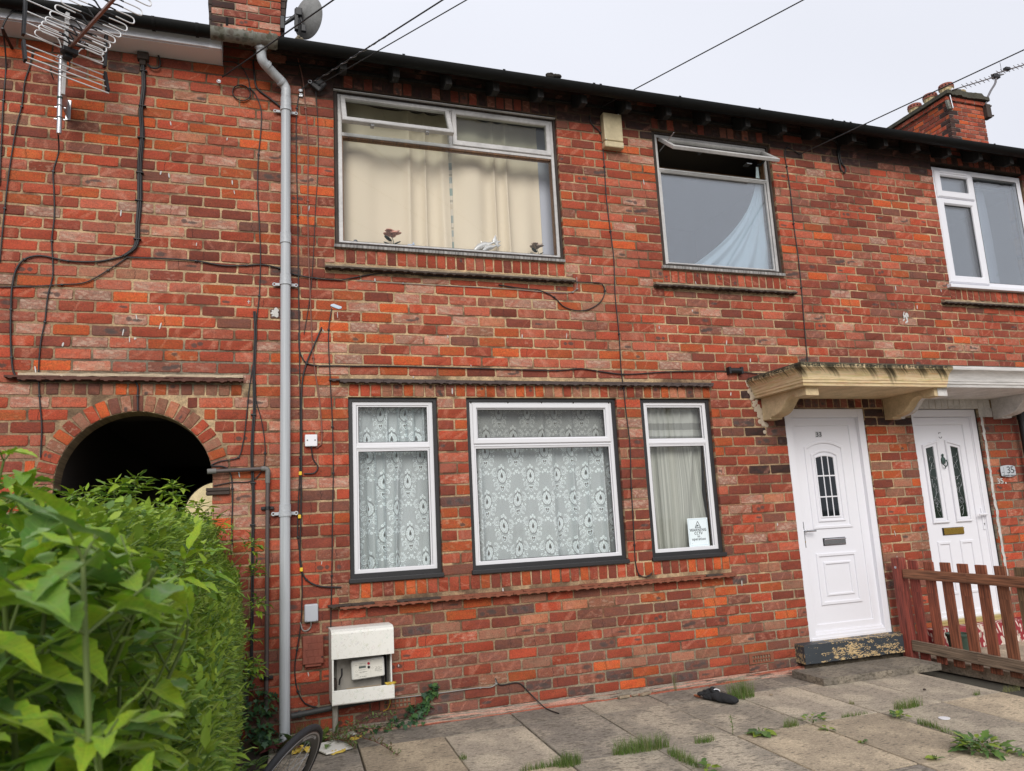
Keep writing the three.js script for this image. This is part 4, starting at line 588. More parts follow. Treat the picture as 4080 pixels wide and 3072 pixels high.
{ // number 35
  const d = sub(house35, 'front_door'), z = -0.06;
  put(d, 'frame', [frame(6.276, 0.25, 7.168, 2.346, [0.06, 0.05, 0.09, 0.075], -0.13, -0.035, 0.004), bx(7.085, 0.26, -0.12, 7.11, 2.27, -0.022, 0.006)], M.upvc); put(d, 'frame_gap', bx(7.168, 0.25, -0.1, 7.178, 2.35, -0.03), M.black);
  put(d, 'leaf', bx(6.3, 0.29, -0.12, 7.085, 2.268, z, 0.003), M.upvc); put(d, 'stile_frame', ringOf(rect(6.302, 0.29, 7.084, 2.268), rect(6.352, 0.36, 6.985, 2.188), z - 0.004, z + 0.014, 0.005), M.upvc);
  const glass = std({ color: lin(0.012, 0.022, 0.014), roughness: 0.06 });
  for (const s of [0, 1]) {
    const m = (p) => p.map(([x, y]) => [s ? 13.327 - x : x, y]); const out = m([[6.407, 1.206], [6.613, 1.206], [6.613, 2.032], [6.407, 1.985]]), inn = m([[6.449, 1.256], [6.55, 1.256], [6.55, 1.972], [6.449, 1.95]]), mid = m([[6.427, 1.228], [6.593, 1.228], [6.593, 2.008], [6.427, 1.968]]);
    if (s) { out.reverse(); inn.reverse(); mid.reverse(); }
    put(d, 'glazing_frame', [ringOf(out, mid, z - 0.003, z + 0.022, 0.005), ringOf(mid, inn, z - 0.003, z + 0.012, 0.004)], M.upvc); put(d, 'pane', boxUV(extrude(poly(inn), 0.004).translate(0, 0, z - 0.002)), glass);
    const lead = [], cx = s ? 13.327 - 6.4995 : 6.4995, zz = z + 0.0035; const L = (pts) => lead.push(tube(pts.map(([x, y]) => [cx + x * (s ? -1 : 1), y, zz]), 0.0018, 4, pts.length * 4));
    L([[-0.035, 1.9], [-0.01, 1.87], [0.03, 1.86], [0.035, 1.82], [0.005, 1.8], [-0.02, 1.83], [-0.005, 1.865]]); L([[0.005, 1.8], [-0.01, 1.75], [0.03, 1.75], [0.02, 1.78], [0, 1.8]]); L([[-0.01, 1.75], [-0.03, 1.72], [-0.035, 1.68], [0.01, 1.66], [0.04, 1.66], [0.02, 1.63], [0, 1.66]]); L([[-0.02, 1.64], [-0.03, 1.58], [0.0, 1.55], [0.02, 1.57], [0.0, 1.6], [-0.015, 1.56]]); L([[0, 1.55], [0.02, 1.5], [0.035, 1.52], [0.02, 1.55], [0.0, 1.48], [-0.02, 1.45]]);
    for (let k = 0; k < 5; k++) { const a = k * 1.256; L([[0.012 * Math.cos(a), 1.42 + 0.012 * Math.sin(a)], [0.03 * Math.cos(a - 0.4), 1.42 + 0.03 * Math.sin(a - 0.4)], [0.03 * Math.cos(a + 0.4), 1.42 + 0.03 * Math.sin(a + 0.4)], [0.012 * Math.cos(a), 1.42 + 0.012 * Math.sin(a)]]); } L([[0, 1.39], [-0.01, 1.35], [0.02, 1.32], [0.03, 1.35], [0, 1.37]]); L([[-0.01, 1.35], [0, 1.3], [0.02, 1.27]]); L([[0.044, 1.26], [0.044, 1.96]]);
    put(d, 'leading', lead, M.steel);
    const lo = m(rect(6.43, 0.515, 6.605, 1.025)), li = m(rect(6.458, 0.543, 6.577, 0.997)); if (s) { lo.reverse(); li.reverse(); } put(d, 'moulding', ringOf(lo, li, z - 0.003, z + 0.012, 0.005), M.upvc);
  }
  put(d, 'weather_bar', bx(6.302, 0.29, z, 7.085, 0.32, z + 0.03, 0.008), M.upvc); put(d, 'threshold', [bx(6.24, 0.246, -0.1, 7.18, 0.268, 0.03, 0.004), bx(6.24, 0.268, -0.1, 7.18, 0.288, 0.012, 0.004)], std({ color: lin(0.48, 0.38, 0.16), roughness: 0.5, metalness: 0.3 }));
  put(d, 'number', [bx(6.655, 2.098, z, 6.661, 2.112, z + 0.002), bx(6.661, 2.106, z, 6.685, 2.112, z + 0.002), boxUV(extrude((() => { const s = new THREE.Shape(); s.absarc(6.674, 2.072, 0.021, Math.PI * 1.05, Math.PI * 1.95, false); s.absarc(6.674, 2.072, 0.016, Math.PI * 1.95, Math.PI * 1.05, true); s.closePath(); return s; })(), 0.002).translate(0, 0, z))], M.black, 'worn number with only fragments of the 5 left');
  put(d, 'knocker', [new THREE.SphereGeometry(0.03, 14, 10).scale(0.95, 1.25, 0.45).translate(6.655, 1.825, z + 0.012), new THREE.SphereGeometry(0.012, 10, 8).translate(6.655, 1.88, z + 0.012), rod([6.655, 1.86, z + 0.012], [6.655, 1.895, z + 0.012], 0.008, 0.003), tube([[6.625, 1.83, z + 0.02], [6.626, 1.79, z + 0.03], [6.655, 1.765, z + 0.035], [6.684, 1.79, z + 0.03], [6.685, 1.83, z + 0.02]], 0.0055, 6), rod([6.655, 1.765, z + 0.03], [6.655, 1.742, z + 0.02], 0.006, 0.003)], M.verdigris);
  put(d, 'letter_box', bx(6.515, 1.084, z, 6.79, 1.158, z + 0.007, 0.003), M.black); put(d, 'letter_flap', [bx(6.53, 1.09, z + 0.004, 6.79, 1.152, z + 0.014, 0.005), bx(6.53, 1.142, z + 0.01, 6.79, 1.152, z + 0.02, 0.004)], M.brass);
  put(d, 'handle_plate', bx(7.044, 1.112, z + 0.01, 7.073, 1.335, z + 0.026, 0.01), M.upvc); put(d, 'handle', [new THREE.CylinderGeometry(0.012, 0.012, 0.05, 12).rotateX(Math.PI / 2).translate(7.058, 1.268, z + 0.045), bx(6.965, 1.258, z + 0.058, 7.075, 1.279, z + 0.076, 0.009)], M.upvc); put(d, 'keyhole', [new THREE.CylinderGeometry(0.006, 0.006, 0.004, 10).rotateX(Math.PI / 2).translate(7.058, 1.175, z + 0.0265), bx(7.0555, 1.158, z + 0.024, 7.0605, 1.175, z + 0.028)], M.black);
}
// white-painted bricks round the number 35 door: head, upper corner and a strip down the jamb
{
  const s = []; const painted = (x, y, w, h, rot = 0) => s.push(brickGeo[0].clone().applyMatrix4(new THREE.Matrix4().compose(new THREE.Vector3(x, y, 0.001), new THREE.Quaternion().setFromEuler(new THREE.Euler(0, rr(-0.01, 0.01), rot)), new THREE.Vector3(w / BW, h / BH, 1))));
  const lint = []; for (let x = 6.275; x < 7.35; x += 0.083) lint.push(x);
  const wp = std({ color: lin(0.70, 0.70, 0.68), roughness: 0.65, map: rep(T.dirt, 4), bumpMap: rep(T.grain, 3), bumpScale: 0.003 });
  for (const x of lint) { const o = put(house35, 'painted_brick', brickGeo[Math.floor(R() * 40)].clone(), wp); o.applyMatrix4(new THREE.Matrix4().compose(new THREE.Vector3(x + 0.041, 2.412, 0), new THREE.Quaternion().setFromEuler(new THREE.Euler(0, 0, Math.PI / 2 + rr(-0.02, 0.02))), new THREE.Vector3(0.122 / BW, 0.079 / BH, 1))); }
  put(house35, 'painted_patch', bx(7.182, 2.262, -0.05, 7.37, 2.356, 0.001, 0.004), wp);
  const g = new THREE.PlaneGeometry(0.034, 1.76, 4, 90), p = g.attributes.position; for (let i = 0; i < p.count; i++) { const n = fbm(p.getY(i) * 26, p.getX(i) * 20 + 4, 3) - 0.5; p.setX(i, p.getX(i) + n * 0.03); p.setZ(i, (1 - Math.abs(p.getX(i)) / 0.03) * 0.004 + n * 0.003); } g.computeVertexNormals(); put(house35, 'paint_strip', boxUV(g.translate(7.205, 1.385, 0.003)), wp);
}
// ================================================================= the shared concrete canopy on scrolled brackets
{
  const c = thing('door_canopy', 'moulded concrete canopy over both doors, tan and mildewed on the left, white on the right', 'canopy', [6.0, 2.45, 0]);
  const tan = canvasTex(1024, 256, (g, W, H) => { g.fillStyle = '#e0caa2'; g.fillRect(0, 0, W, H); for (let i = 0; i < 900; i++) { g.fillStyle = `rgba(${rr(120, 210)},${rr(100, 170)},${rr(60, 110)},0.10)`; g.beginPath(); g.ellipse(R() * W, R() * H, rr(4, 40), rr(2, 12), 0, 0, 7); g.fill(); }
    for (let i = 0; i < 900; i++) { const x = R() * W, heavy = [0.30, 0.44, 0.62, 0.7, 0.86, 0.95].some((q) => Math.abs(x / W - q) < 0.02); const l = (heavy ? rr(60, 175) : rr(8, 90)) * (0.5 + fbm(x * 0.02, 3)); const gr = g.createLinearGradient(0, 0, 0, 30 + l); gr.addColorStop(0, `rgba(40,38,26,${rr(0.2, 0.6)})`); gr.addColorStop(0.5, `rgba(56,50,32,${rr(0.1, 0.35)})`); gr.addColorStop(1, 'rgba(50,46,30,0)'); g.fillStyle = gr; g.fillRect(x, 0, rr(1, heavy ? 12 : 6), 30 + l); }
    g.fillStyle = 'rgba(30,30,22,0.6)'; for (let i = 0; i < 500; i++) { g.beginPath(); g.arc(R() * W, R() * 46, rr(1, 7), 0, 7); g.fill(); } });
  tan.wrapS = tan.wrapT = THREE.ClampToEdgeWrapping;
  const tanMat = std({ map: tan, roughness: 0.92, bumpMap: rep(T.grain, 3), bumpScale: 0.002 }), tanPlain = std({ color: lin(0.74, 0.59, 0.36), map: rep(T.dirt, 2), roughness: 0.92, bumpMap: rep(T.grain, 2), bumpScale: 0.003 });
  const white = std({ color: lin(0.78, 0.78, 0.77), roughness: 0.75, map: rep(T.dirt, 1.5), bumpMap: rep(T.grain, 2), bumpScale: 0.002 });
  const XL = 4.43, ZF = 0.665, XS = 6.03, XR = 8.2;
  const prof = [[0, 2.448], [0.004, 2.47], [0.014, 2.474], [0.016, 2.492], [0.022, 2.497], [0.024, 2.512], [0.032, 2.535], [0.045, 2.556], [0.062, 2.574], [0.078, 2.585], [0.09, 2.592], [0.094, 2.605], [0.092, 2.622], [0.06, 2.632]];
  const along = (xa, xb, left, right) => { // cornice round the free edges
    const P = [], U = [], I = []; const path = (o) => { const q = []; if (left) q.push([XL - o * 0.85, -0.02], [XL - o * 0.85, ZF * 0.5], [XL - o * 0.85, ZF + o]); for (let k = left ? 1 : 0; k <= 24; k++) q.push([mix(left ? XL - o * 0.85 : xa, right ? XR + o : xb, k / 24), ZF + o]); if (right) q.push([XR + o, -0.02]); return q; };
    const n = path(0).length; let len = 0; prof.forEach(([o, y], r) => { let s = 0; path(o).forEach(([x, z], i, a) => { if (i) s += Math.hypot(x - a[i - 1][0], z - a[i - 1][1]); const w = (fbm(x * 5, z * 5 + y * 9, 2) - 0.5) * 0.004; P.push(x, y + w, z); U.push(s / 2.4, 1 - (2.632 - y) / 0.184); }); });
    for (let r = 0; r < prof.length - 1; r++) for (let i = 0; i < n - 1; i++) { const a = r * n + i, b = a + 1, c2 = a + n, d2 = c2 + 1; I.push(a, b, d2, a, d2, c2); }
    const g = new THREE.BufferGeometry(); g.setAttribute('position', new THREE.Float32BufferAttribute(P, 3)); g.setAttribute('uv', new THREE.Float32BufferAttribute(U, 2)); g.setIndex(I); return toCreasedNormals(g, 0.5);
  };
  put(c, 'tan_cornice', along(XL, XS, true, false), tanMat, 'tan cornice streaked with black mildew'); put(c, 'white_cornice', along(XS, XR, false, true), white, 'clean white cornice');
  put(c, 'tan_slab', bx(XL + 0.003, 2.445, -0.02, XS, 2.6, ZF - 0.002), tanPlain); put(c, 'white_slab', bx(XS, 2.4451, -0.02, XR - 0.003, 2.6, ZF - 0.002), white);
  const top = bx(XL - 0.06, 2.626, -0.02, XR + 0.06, 2.638, ZF + 0.07, 0.003); put(c, 'mossy_top', top, std({ color: lin(0.11, 0.10, 0.07), roughness: 1, map: rep(T.dirt, 2), bumpMap: rep(T.grain, 3), bumpScale: 0.008 }));
  const br = () => { const s = new THREE.Shape(); s.moveTo(0, 2.446); s.lineTo(0, 2.236); s.lineTo(0.105, 2.236); s.lineTo(0.108, 2.252); s.bezierCurveTo(0.24, 2.262, 0.26, 2.29, 0.31, 2.335); s.bezierCurveTo(0.36, 2.395, 0.42, 2.415, 0.468, 2.388); s.lineTo(0.475, 2.372); s.lineTo(0.615, 2.372); s.lineTo(0.615, 2.446); s.closePath(); return s; };
  const bgeo = (w) => boxUV(extrude(br(), w - 0.008, 0.004).rotateY(-Math.PI / 2).translate(w - 0.004, 0, 0));
  put(c, 'tan_bracket', bgeo(0.135).translate(4.492, 0, 0), tanPlain); put(c, 'half_tan_bracket', [bgeo(0.10).translate(5.925, 0, 0)], tanPlain); put(c, 'half_white_bracket', [bgeo(0.05).translate(6.026, -0.0015, 0.002), bx(5.96, 2.371, 0.616, 6.074, 2.446, 0.621, 0.002)], white); put(c, 'white_bracket', bgeo(0.135).translate(7.37, 0, 0), white);
  const g = []; for (let i = 0; i < 46; i++) { const t = R(), x = 4.37 + 0.15 * t + rr(-0.04, 0.03), y = 2.62 - 0.47 * t + rr(-0.05, 0.03); g.push(new THREE.IcosahedronGeometry(rr(0.008, 0.026), 1).scale(rr(0.7, 1.6), 1, 0.13).rotateZ(R() * 3).translate(x, y, 0.001)); } put(c, 'mortar_smear', g, std({ color: lin(0.56, 0.47, 0.36), roughness: 1, bumpMap: rep(T.grain, 3), bumpScale: 0.005 }));
  for (const ch of c.children) ch.position.sub(c.position);
}
// steps
{
  const peel = canvasTex(1024, 256, (g, W, H) => { g.fillStyle = '#373d42'; g.fillRect(0, 0, W, H); const bl = (x, y, r, c) => { g.fillStyle = c; g.beginPath(); for (let k = 0; k < 9; k++) { const a = k / 9 * 6.28, q = r * rr(0.5, 1.25); g.lineTo(x + q * Math.cos(a) * 1.3, y + q * Math.sin(a)); } g.fill(); };
    for (let i = 0; i < 2200; i++) { const x = R() * W, y = R() * H, d = fbm(x * 0.011 + 3, y * 0.02, 4) + 0.26 * (1 - Math.abs(x / W - 0.52) * 2.2) + 0.2 * (y / H - 0.6) - (x < 260 ? 0.14 : 0); if (d > 0.56) bl(x, y, rr(1.5, 5 + 22 * (d - 0.52)), pick(['#c6ab7c', '#bda278', '#cdb488', '#a88f66'])); else if (R() < 0.05) bl(x, y, rr(1, 3), '#c7ae80'); } for (let i = 0; i < 240; i++) bl(R() * W, R() * H, rr(1, 3.5), '#25282b'); });
  const s = new THREE.BoxGeometry(1.19, 0.158, 0.24, 60, 6, 6), p = s.attributes.position; for (let i = 0; i < p.count; i++) { const n = fbm(p.getX(i) * 9, p.getY(i) * 14 + p.getZ(i) * 9, 3) - 0.5; p.setY(i, p.getY(i) + n * 0.012); p.setZ(i, p.getZ(i) + n * 0.008); } s.computeVertexNormals(); s.translate(5.158, 0.168, 0.005);
  solo('door_step', s, std({ map: peel, roughness: 0.6, bumpMap: peel, bumpScale: 0.003 }), 'black painted step with peeling patches under the number 33 door', 'step');
  solo('step_footing', bx(4.62, -0.05, -0.1, 5.72, 0.094, 0.045, 0.01), std({ color: lin(0.6, 0.57, 0.5), map: rep(T.slab[3], 2), roughness: 1, bumpMap: rep(T.grain, 4), bumpScale: 0.01 }), 'rough concrete footing under the peeling black step', 'footing');
  const slab = new THREE.BoxGeometry(1.22, 0.055, 0.40, 30, 2, 12), q = slab.attributes.position; for (let i = 0; i < q.count; i++) { const n = fbm(q.getX(i) * 8, q.getZ(i) * 8, 3) - 0.5; q.setX(i, q.getX(i) + n * 0.008); q.setZ(i, q.getZ(i) + n * 0.008); q.setY(i, q.getY(i) + n * 0.006); } slab.computeVertexNormals();
  solo('paving_step', boxUV(slab.rotateY(-0.02).translate(5.02, 0.028, 0.33)), std({ color: lin(0.8, 0.79, 0.75), map: rep(T.slab[3], 1.3), roughness: 0.95, bumpMap: rep(T.grain, 3), bumpScale: 0.004 }), 'loose grey concrete slab lying below the peeling black step', 'slab');
  const red = canvasTex(512, 256, (g, W, H) => { g.fillStyle = '#8c2a30'; g.fillRect(0, 0, W, H); for (let i = 0; i < 700; i++) { const x = R() * W, y = R() * H, d = fbm(x * 0.02, y * 0.03, 3); if (d + 0.2 * y / H > 0.62) { g.fillStyle = pick(['#c9bcae', '#d6cabd', '#a8998a']); g.beginPath(); g.ellipse(x, y, rr(2, 16), rr(1, 8), rr(0, 3), 0, 7); g.fill(); } } for (let i = 0; i < 300; i++) { g.fillStyle = 'rgba(120,30,36,0.5)'; g.fillRect(R() * W, R() * H, rr(2, 20), rr(1, 5)); } });
  solo('door_step', bx(6.03, -0.02, -0.1, 7.7, 0.246, 0.15, 0.012), std({ map: red, roughness: 0.7 }), 'red painted step with flaking white patches under the number 35 door', 'step');
}
// the plaque and the painted number beside door 35
{
  const p = thing('house_number_plaque', 'grey glass house number plaque beside the number 35 door', 'plaque', [7.43, 1.692, 0.02]);
  const s = new THREE.Shape(); const w = 0.1, h = 0.058; s.moveTo(-w, -h + 0.01); s.quadraticCurveTo(0, -h - 0.016, w, -h + 0.01); s.quadraticCurveTo(w + 0.008, 0, w, h - 0.01); s.quadraticCurveTo(0, h + 0.016, -w, h - 0.01); s.quadraticCurveTo(-w - 0.008, 0, -w, -h + 0.01);
  put(p, 'plate', boxUV(extrude(s, 0.004, 0.001)), std({ color: lin(0.46, 0.49, 0.52), roughness: 0.2 })); put(p, 'number', text('35', 0.068, 0.002, fontThin).translate(0.03, 0.012, 0.006), M.black); put(p, 'street_name', text('Seventh Avenue', 0.019, 0.001, fontThin).translate(0.012, -0.045, 0.006), M.black); put(p, 'line', [bx(-0.062, -0.04, 0.005, -0.0605, 0.04, 0.0065), bx(-0.09, -0.014, 0.005, -0.06, -0.01, 0.0065), bx(0.075, -0.002, 0.005, 0.107, 0.002, 0.0065)], M.black); put(p, 'fixing', [rod([0, 0.02, -0.02], [0, 0.02, 0.001], 0.008)], M.steel);
  solo('painted_number', [text('35', 0.06, 0.0015).scale(1, 0.92, 1).translate(7.32, 1.594, 0.0035), new THREE.CylinderGeometry(0.01, 0.01, 0.0015, 10).rotateX(Math.PI / 2).translate(7.395, 1.572, 0.004)], M.whitePaint, 'white number 35 painted straight on the bricks below the grey plaque', 'painted number');
}

// ================================================================= pipes on the wall
{
  const d = thing('drainpipe', 'grey plastic drainpipe with a swan neck, from the mossy gutter outlet down to the ground', 'drainpipe', [0.24, 0, 0.07]);
  const L = (x, y, z) => [x - 0.24, y, z - 0.07];
  put(d, 'outlet', [rod(L(0.048, 5.21, 0.262), L(0.048, 5.14, 0.24), 0.048), rod(L(0.048, 5.15, 0.245), L(0.048, 5.135, 0.238), 0.043)], M.pipe);
  put(d, 'swan_neck', tube([L(0.048, 5.16, 0.245), L(0.05, 5.10, 0.225), L(0.06, 5.06, 0.21), L(0.14, 5.01, 0.14), L(0.215, 4.968, 0.085), L(0.238, 4.93, 0.072), L(0.24, 4.86, 0.07)], 0.037, 16, 40), M.pipe);
  put(d, 'pipe', [rod(L(0.24, 4.90, 0.07), L(0.24, 0.02, 0.07), 0.0365, 0.0365, 24)], M.pipe);
  put(d, 'elbow_ring', [rod(L(0.085, 5.045, 0.19), L(0.10, 5.036, 0.178), 0.0405, 0.0405, 18), rod(L(0.195, 4.978, 0.1), L(0.208, 4.97, 0.09), 0.0405, 0.0405, 18)], M.pipe);
  for (const y of [4.80, 3.665, 3.33, 1.59]) { put(d, 'collar', [rod(L(0.24, y + 0.05, 0.07), L(0.24, y - 0.03, 0.07), 0.0405, 0.0405, 20), rod(L(0.24, y - 0.03, 0.07), L(0.24, y - 0.037, 0.07), 0.043, 0.043, 20)], M.pipe); }
  for (const y of [4.752, 3.31, 1.575]) put(d, 'clip', [rod(L(0.24, y + 0.016, 0.07), L(0.24, y - 0.016, 0.07), 0.044, 0.044, 20), bx(-0.075, y - 0.012, -0.06, 0.075, y + 0.012, -0.04, 0.005), ...[-1, 1].map((s) => new THREE.TorusGeometry(0.011, 0.005, 6, 12).translate(s * 0.08, y, -0.045))], M.pipe);
  const bp = thing('overflow_pipe', 'brown metal pipe that elbows from the arch and drops left of the drainpipe', 'pipe', [0.12, 0, 0.035]);
  put(bp, 'pipe', [rod([-0.40, 1.893, 0.01], [-0.03, 1.905, 0.0], 0.0145, 0.0145, 12), rod([0, 1.87, 0], [0, 0.25, 0], 0.0145, 0.0145, 12)], M.brownPipe); put(bp, 'elbow', [tube([[-0.045, 1.905, 0], [-0.01, 1.902, 0], [0, 1.89, 0], [0, 1.85, 0]], 0.0185, 10, 16), rod([0, 1.86, 0], [0, 1.80, 0], 0.0175, 0.0175, 12), rod([-0.41, 1.893, 0.012], [-0.35, 1.895, 0.009], 0.0195, 0.0195, 12)], std({ color: lin(0.20, 0.20, 0.19), roughness: 0.7, map: rep(T.dirt, 4) })); put(bp, 'clip', [1.62, 0.45].flatMap((y) => [bx(-0.045, y - 0.011, -0.03, 0.045, y + 0.011, -0.008, 0.004), rod([0, y + 0.012, 0], [0, y - 0.012, 0], 0.019, 0.019, 12)]), M.black);
  solo('service_pipe', [rod([0.285, 0.183, 0.045], [0.60, 0.208, 0.05], 0.021, 0.021, 12), rod([0.33, 0.187, 0.045], [0.35, 0.188, 0.045], 0.026, 0.026, 12), rod([0.6, 0.208, 0.05], [1.0, 0.236, 0.04], 0.02, 0.02, 12)], std({ color: lin(0.05, 0.052, 0.052), roughness: 0.6, map: rep(T.dirt, 4) }), 'dark metal service pipe running low along the wall behind the meter box', 'pipe');
  solo('access_cover', [bx(-0.1, 0.19, -0.01, 0.005, 0.42, 0.03, 0.006), bx(-0.11, 0.405, -0.01, 0.012, 0.425, 0.036, 0.005)], std({ color: lin(0.045, 0.03, 0.028), roughness: 0.6 }), 'dark brown plastic cover low on the wall among the ivy', 'cover');
  solo('drainpipe', [rod([7.72, 2.75, 0.09], [7.66, 2.4, 0.09], 0.034), rod([7.655, 2.42, 0.09], [7.655, 0.0, 0.09], 0.034, 0.034, 16), rod([7.655, 2.3, 0.09], [7.655, 2.22, 0.09], 0.041, 0.041, 16)], M.black, 'black drainpipe at the right edge beside the grey plaque', 'drainpipe');
}
// ---------------------------------------------------------------- boxes on the wall
{
  const a = thing('alarm_box', 'cream burglar alarm box under the eaves between the two upper windows', 'alarm box', [3.142, 4.94, 0.0]);
  put(a, 'cover', bx(-0.096, -0.105, 0, 0.096, 0.172, 0.075, 0.012), M.cream); put(a, 'lower_cover', bx(-0.098, -0.172, 0, 0.098, -0.108, 0.078, 0.014), M.cream); put(a, 'screw', [[-0.083, -0.1, 0.076], [0.08, -0.15, 0.08], [0.06, 0.165, 0.076]].map((q) => new THREE.SphereGeometry(0.005, 8, 6).translate(...q)), M.whitePlastic);
  const j = thing('junction_box', 'small square white junction box right of the drainpipe at head height', 'junction box', [0.428, 2.107, 0]); put(j, 'cover', bx(-0.045, -0.045, 0, 0.045, 0.045, 0.033, 0.006), M.whitePlastic); put(j, 'screw', [-0.028, 0.028].map((x) => new THREE.CylinderGeometry(0.005, 0.005, 0.003, 8).rotateX(Math.PI / 2).translate(x, 0.002, 0.0335)), M.black);
  const g = thing('junction_box', 'pale grey rounded telecom box above the brown cover and left of the meter', 'junction box', [0.424, 0.862, 0]); put(g, 'cover', bx(-0.048, -0.062, 0, 0.048, 0.062, 0.042, 0.01), M.greyPlastic); put(g, 'screw', [-0.036, 0.036].map((x) => new THREE.CylinderGeometry(0.004, 0.004, 0.003, 8).rotateX(Math.PI / 2).translate(x, -0.05, 0.0425)), M.steel);
  const t = thing('brick_red_cover', 'flat brick-red plastic cover moulded like bricks, left of the white meter box', 'cover', [0.435, 0.604, 0]); put(t, 'cover', bx(-0.072, -0.095, 0, 0.073, 0.1, 0.036, 0.006), M.terracotta); put(t, 'lower_lip', bx(-0.055, -0.112, 0, 0.058, -0.09, 0.03, 0.004), M.terracotta);
  const bl = []; for (let r = 0; r < 4; r++) { let x = -0.068 + (r % 2 ? 0.02 : 0); while (x < 0.06) { const w = Math.min(rr(0.03, 0.07), 0.069 - x); bl.push(bx(x, -0.088 + r * 0.046, 0.03, x + w - 0.004, -0.088 + r * 0.046 + 0.041, 0.0385, 0.002)); x += w; } } put(t, 'moulded_brick', bl, M.terracotta); put(t, 'lock', new THREE.CylinderGeometry(0.006, 0.006, 0.004, 10).rotateX(Math.PI / 2).translate(0.062, -0.05, 0.0385), M.black);
  const s = thing('sensor_box', 'small black finned box on the cable just left of the tan canopy', 'cable box', [4.222, 2.7, 0]); put(s, 'body', new THREE.CylinderGeometry(0.026, 0.026, 0.12, 14).rotateZ(Math.PI / 2).translate(0, 0, 0.03), M.black); put(s, 'end_cap', [-1, 1].map((k) => bx(k * 0.065 - 0.011, -0.032, 0, k * 0.065 + 0.011, 0.034, 0.056, 0.005)), M.black);
  const sp = thing('cable_splitter', 'black plastic joint box where two overhead wires meet the wall', 'joint box', [0.49, 5.02, 0.05]); put(sp, 'body', bx(-0.055, -0.055, -0.02, 0.055, 0.04, 0.02, 0.014).rotateZ(0.9), M.cable); put(sp, 'hook', new THREE.TorusGeometry(0.014, 0.004, 6, 12).translate(-0.06, 0.02, -0.01), M.steel);
  solo('wire_anchor', [rod([-0.262, 4.94, 0], [-0.262, 4.94, 0.05], 0.008), new THREE.TorusGeometry(0.013, 0.004, 6, 12).translate(-0.262, 4.932, 0.05)], M.steel, 'small metal eye bolt on the wall under the left house soffit end', 'anchor');
  solo('wire_anchor', [rod([0.355, 4.955, 0], [0.355, 4.955, 0.045], 0.009), bx(0.345, 4.91, 0, 0.375, 4.94, 0.02, 0.003), new THREE.TorusGeometry(0.012, 0.004, 6, 12).translate(0.355, 4.948, 0.045)], M.steel, 'shiny metal wire anchor right of the swan neck', 'anchor');
  const fb = thing('fascia_bracket', 'dark triangular wire bracket screwed to the white fascia at far left', 'bracket', [-1.595, 5.165, 0.216]); put(fb, 'plate', extrude(poly([[-0.045, -0.012], [0.045, -0.012], [0.02, 0.03], [-0.02, 0.03]]), 0.006), M.steel); put(fb, 'hook', new THREE.TorusGeometry(0.014, 0.004, 6, 12).translate(0, 0.01, 0.014), M.cable);
  solo('duct_head', [bx(-0.845, 5.04, -0.01, -0.765, 5.10, 0.05, 0.006), bx(-0.83, 5.00, -0.01, -0.785, 5.045, 0.035, 0.008)], M.claySoot, 'dark capped duct where the thick cable bundle enters under the white soffit', 'duct');
}
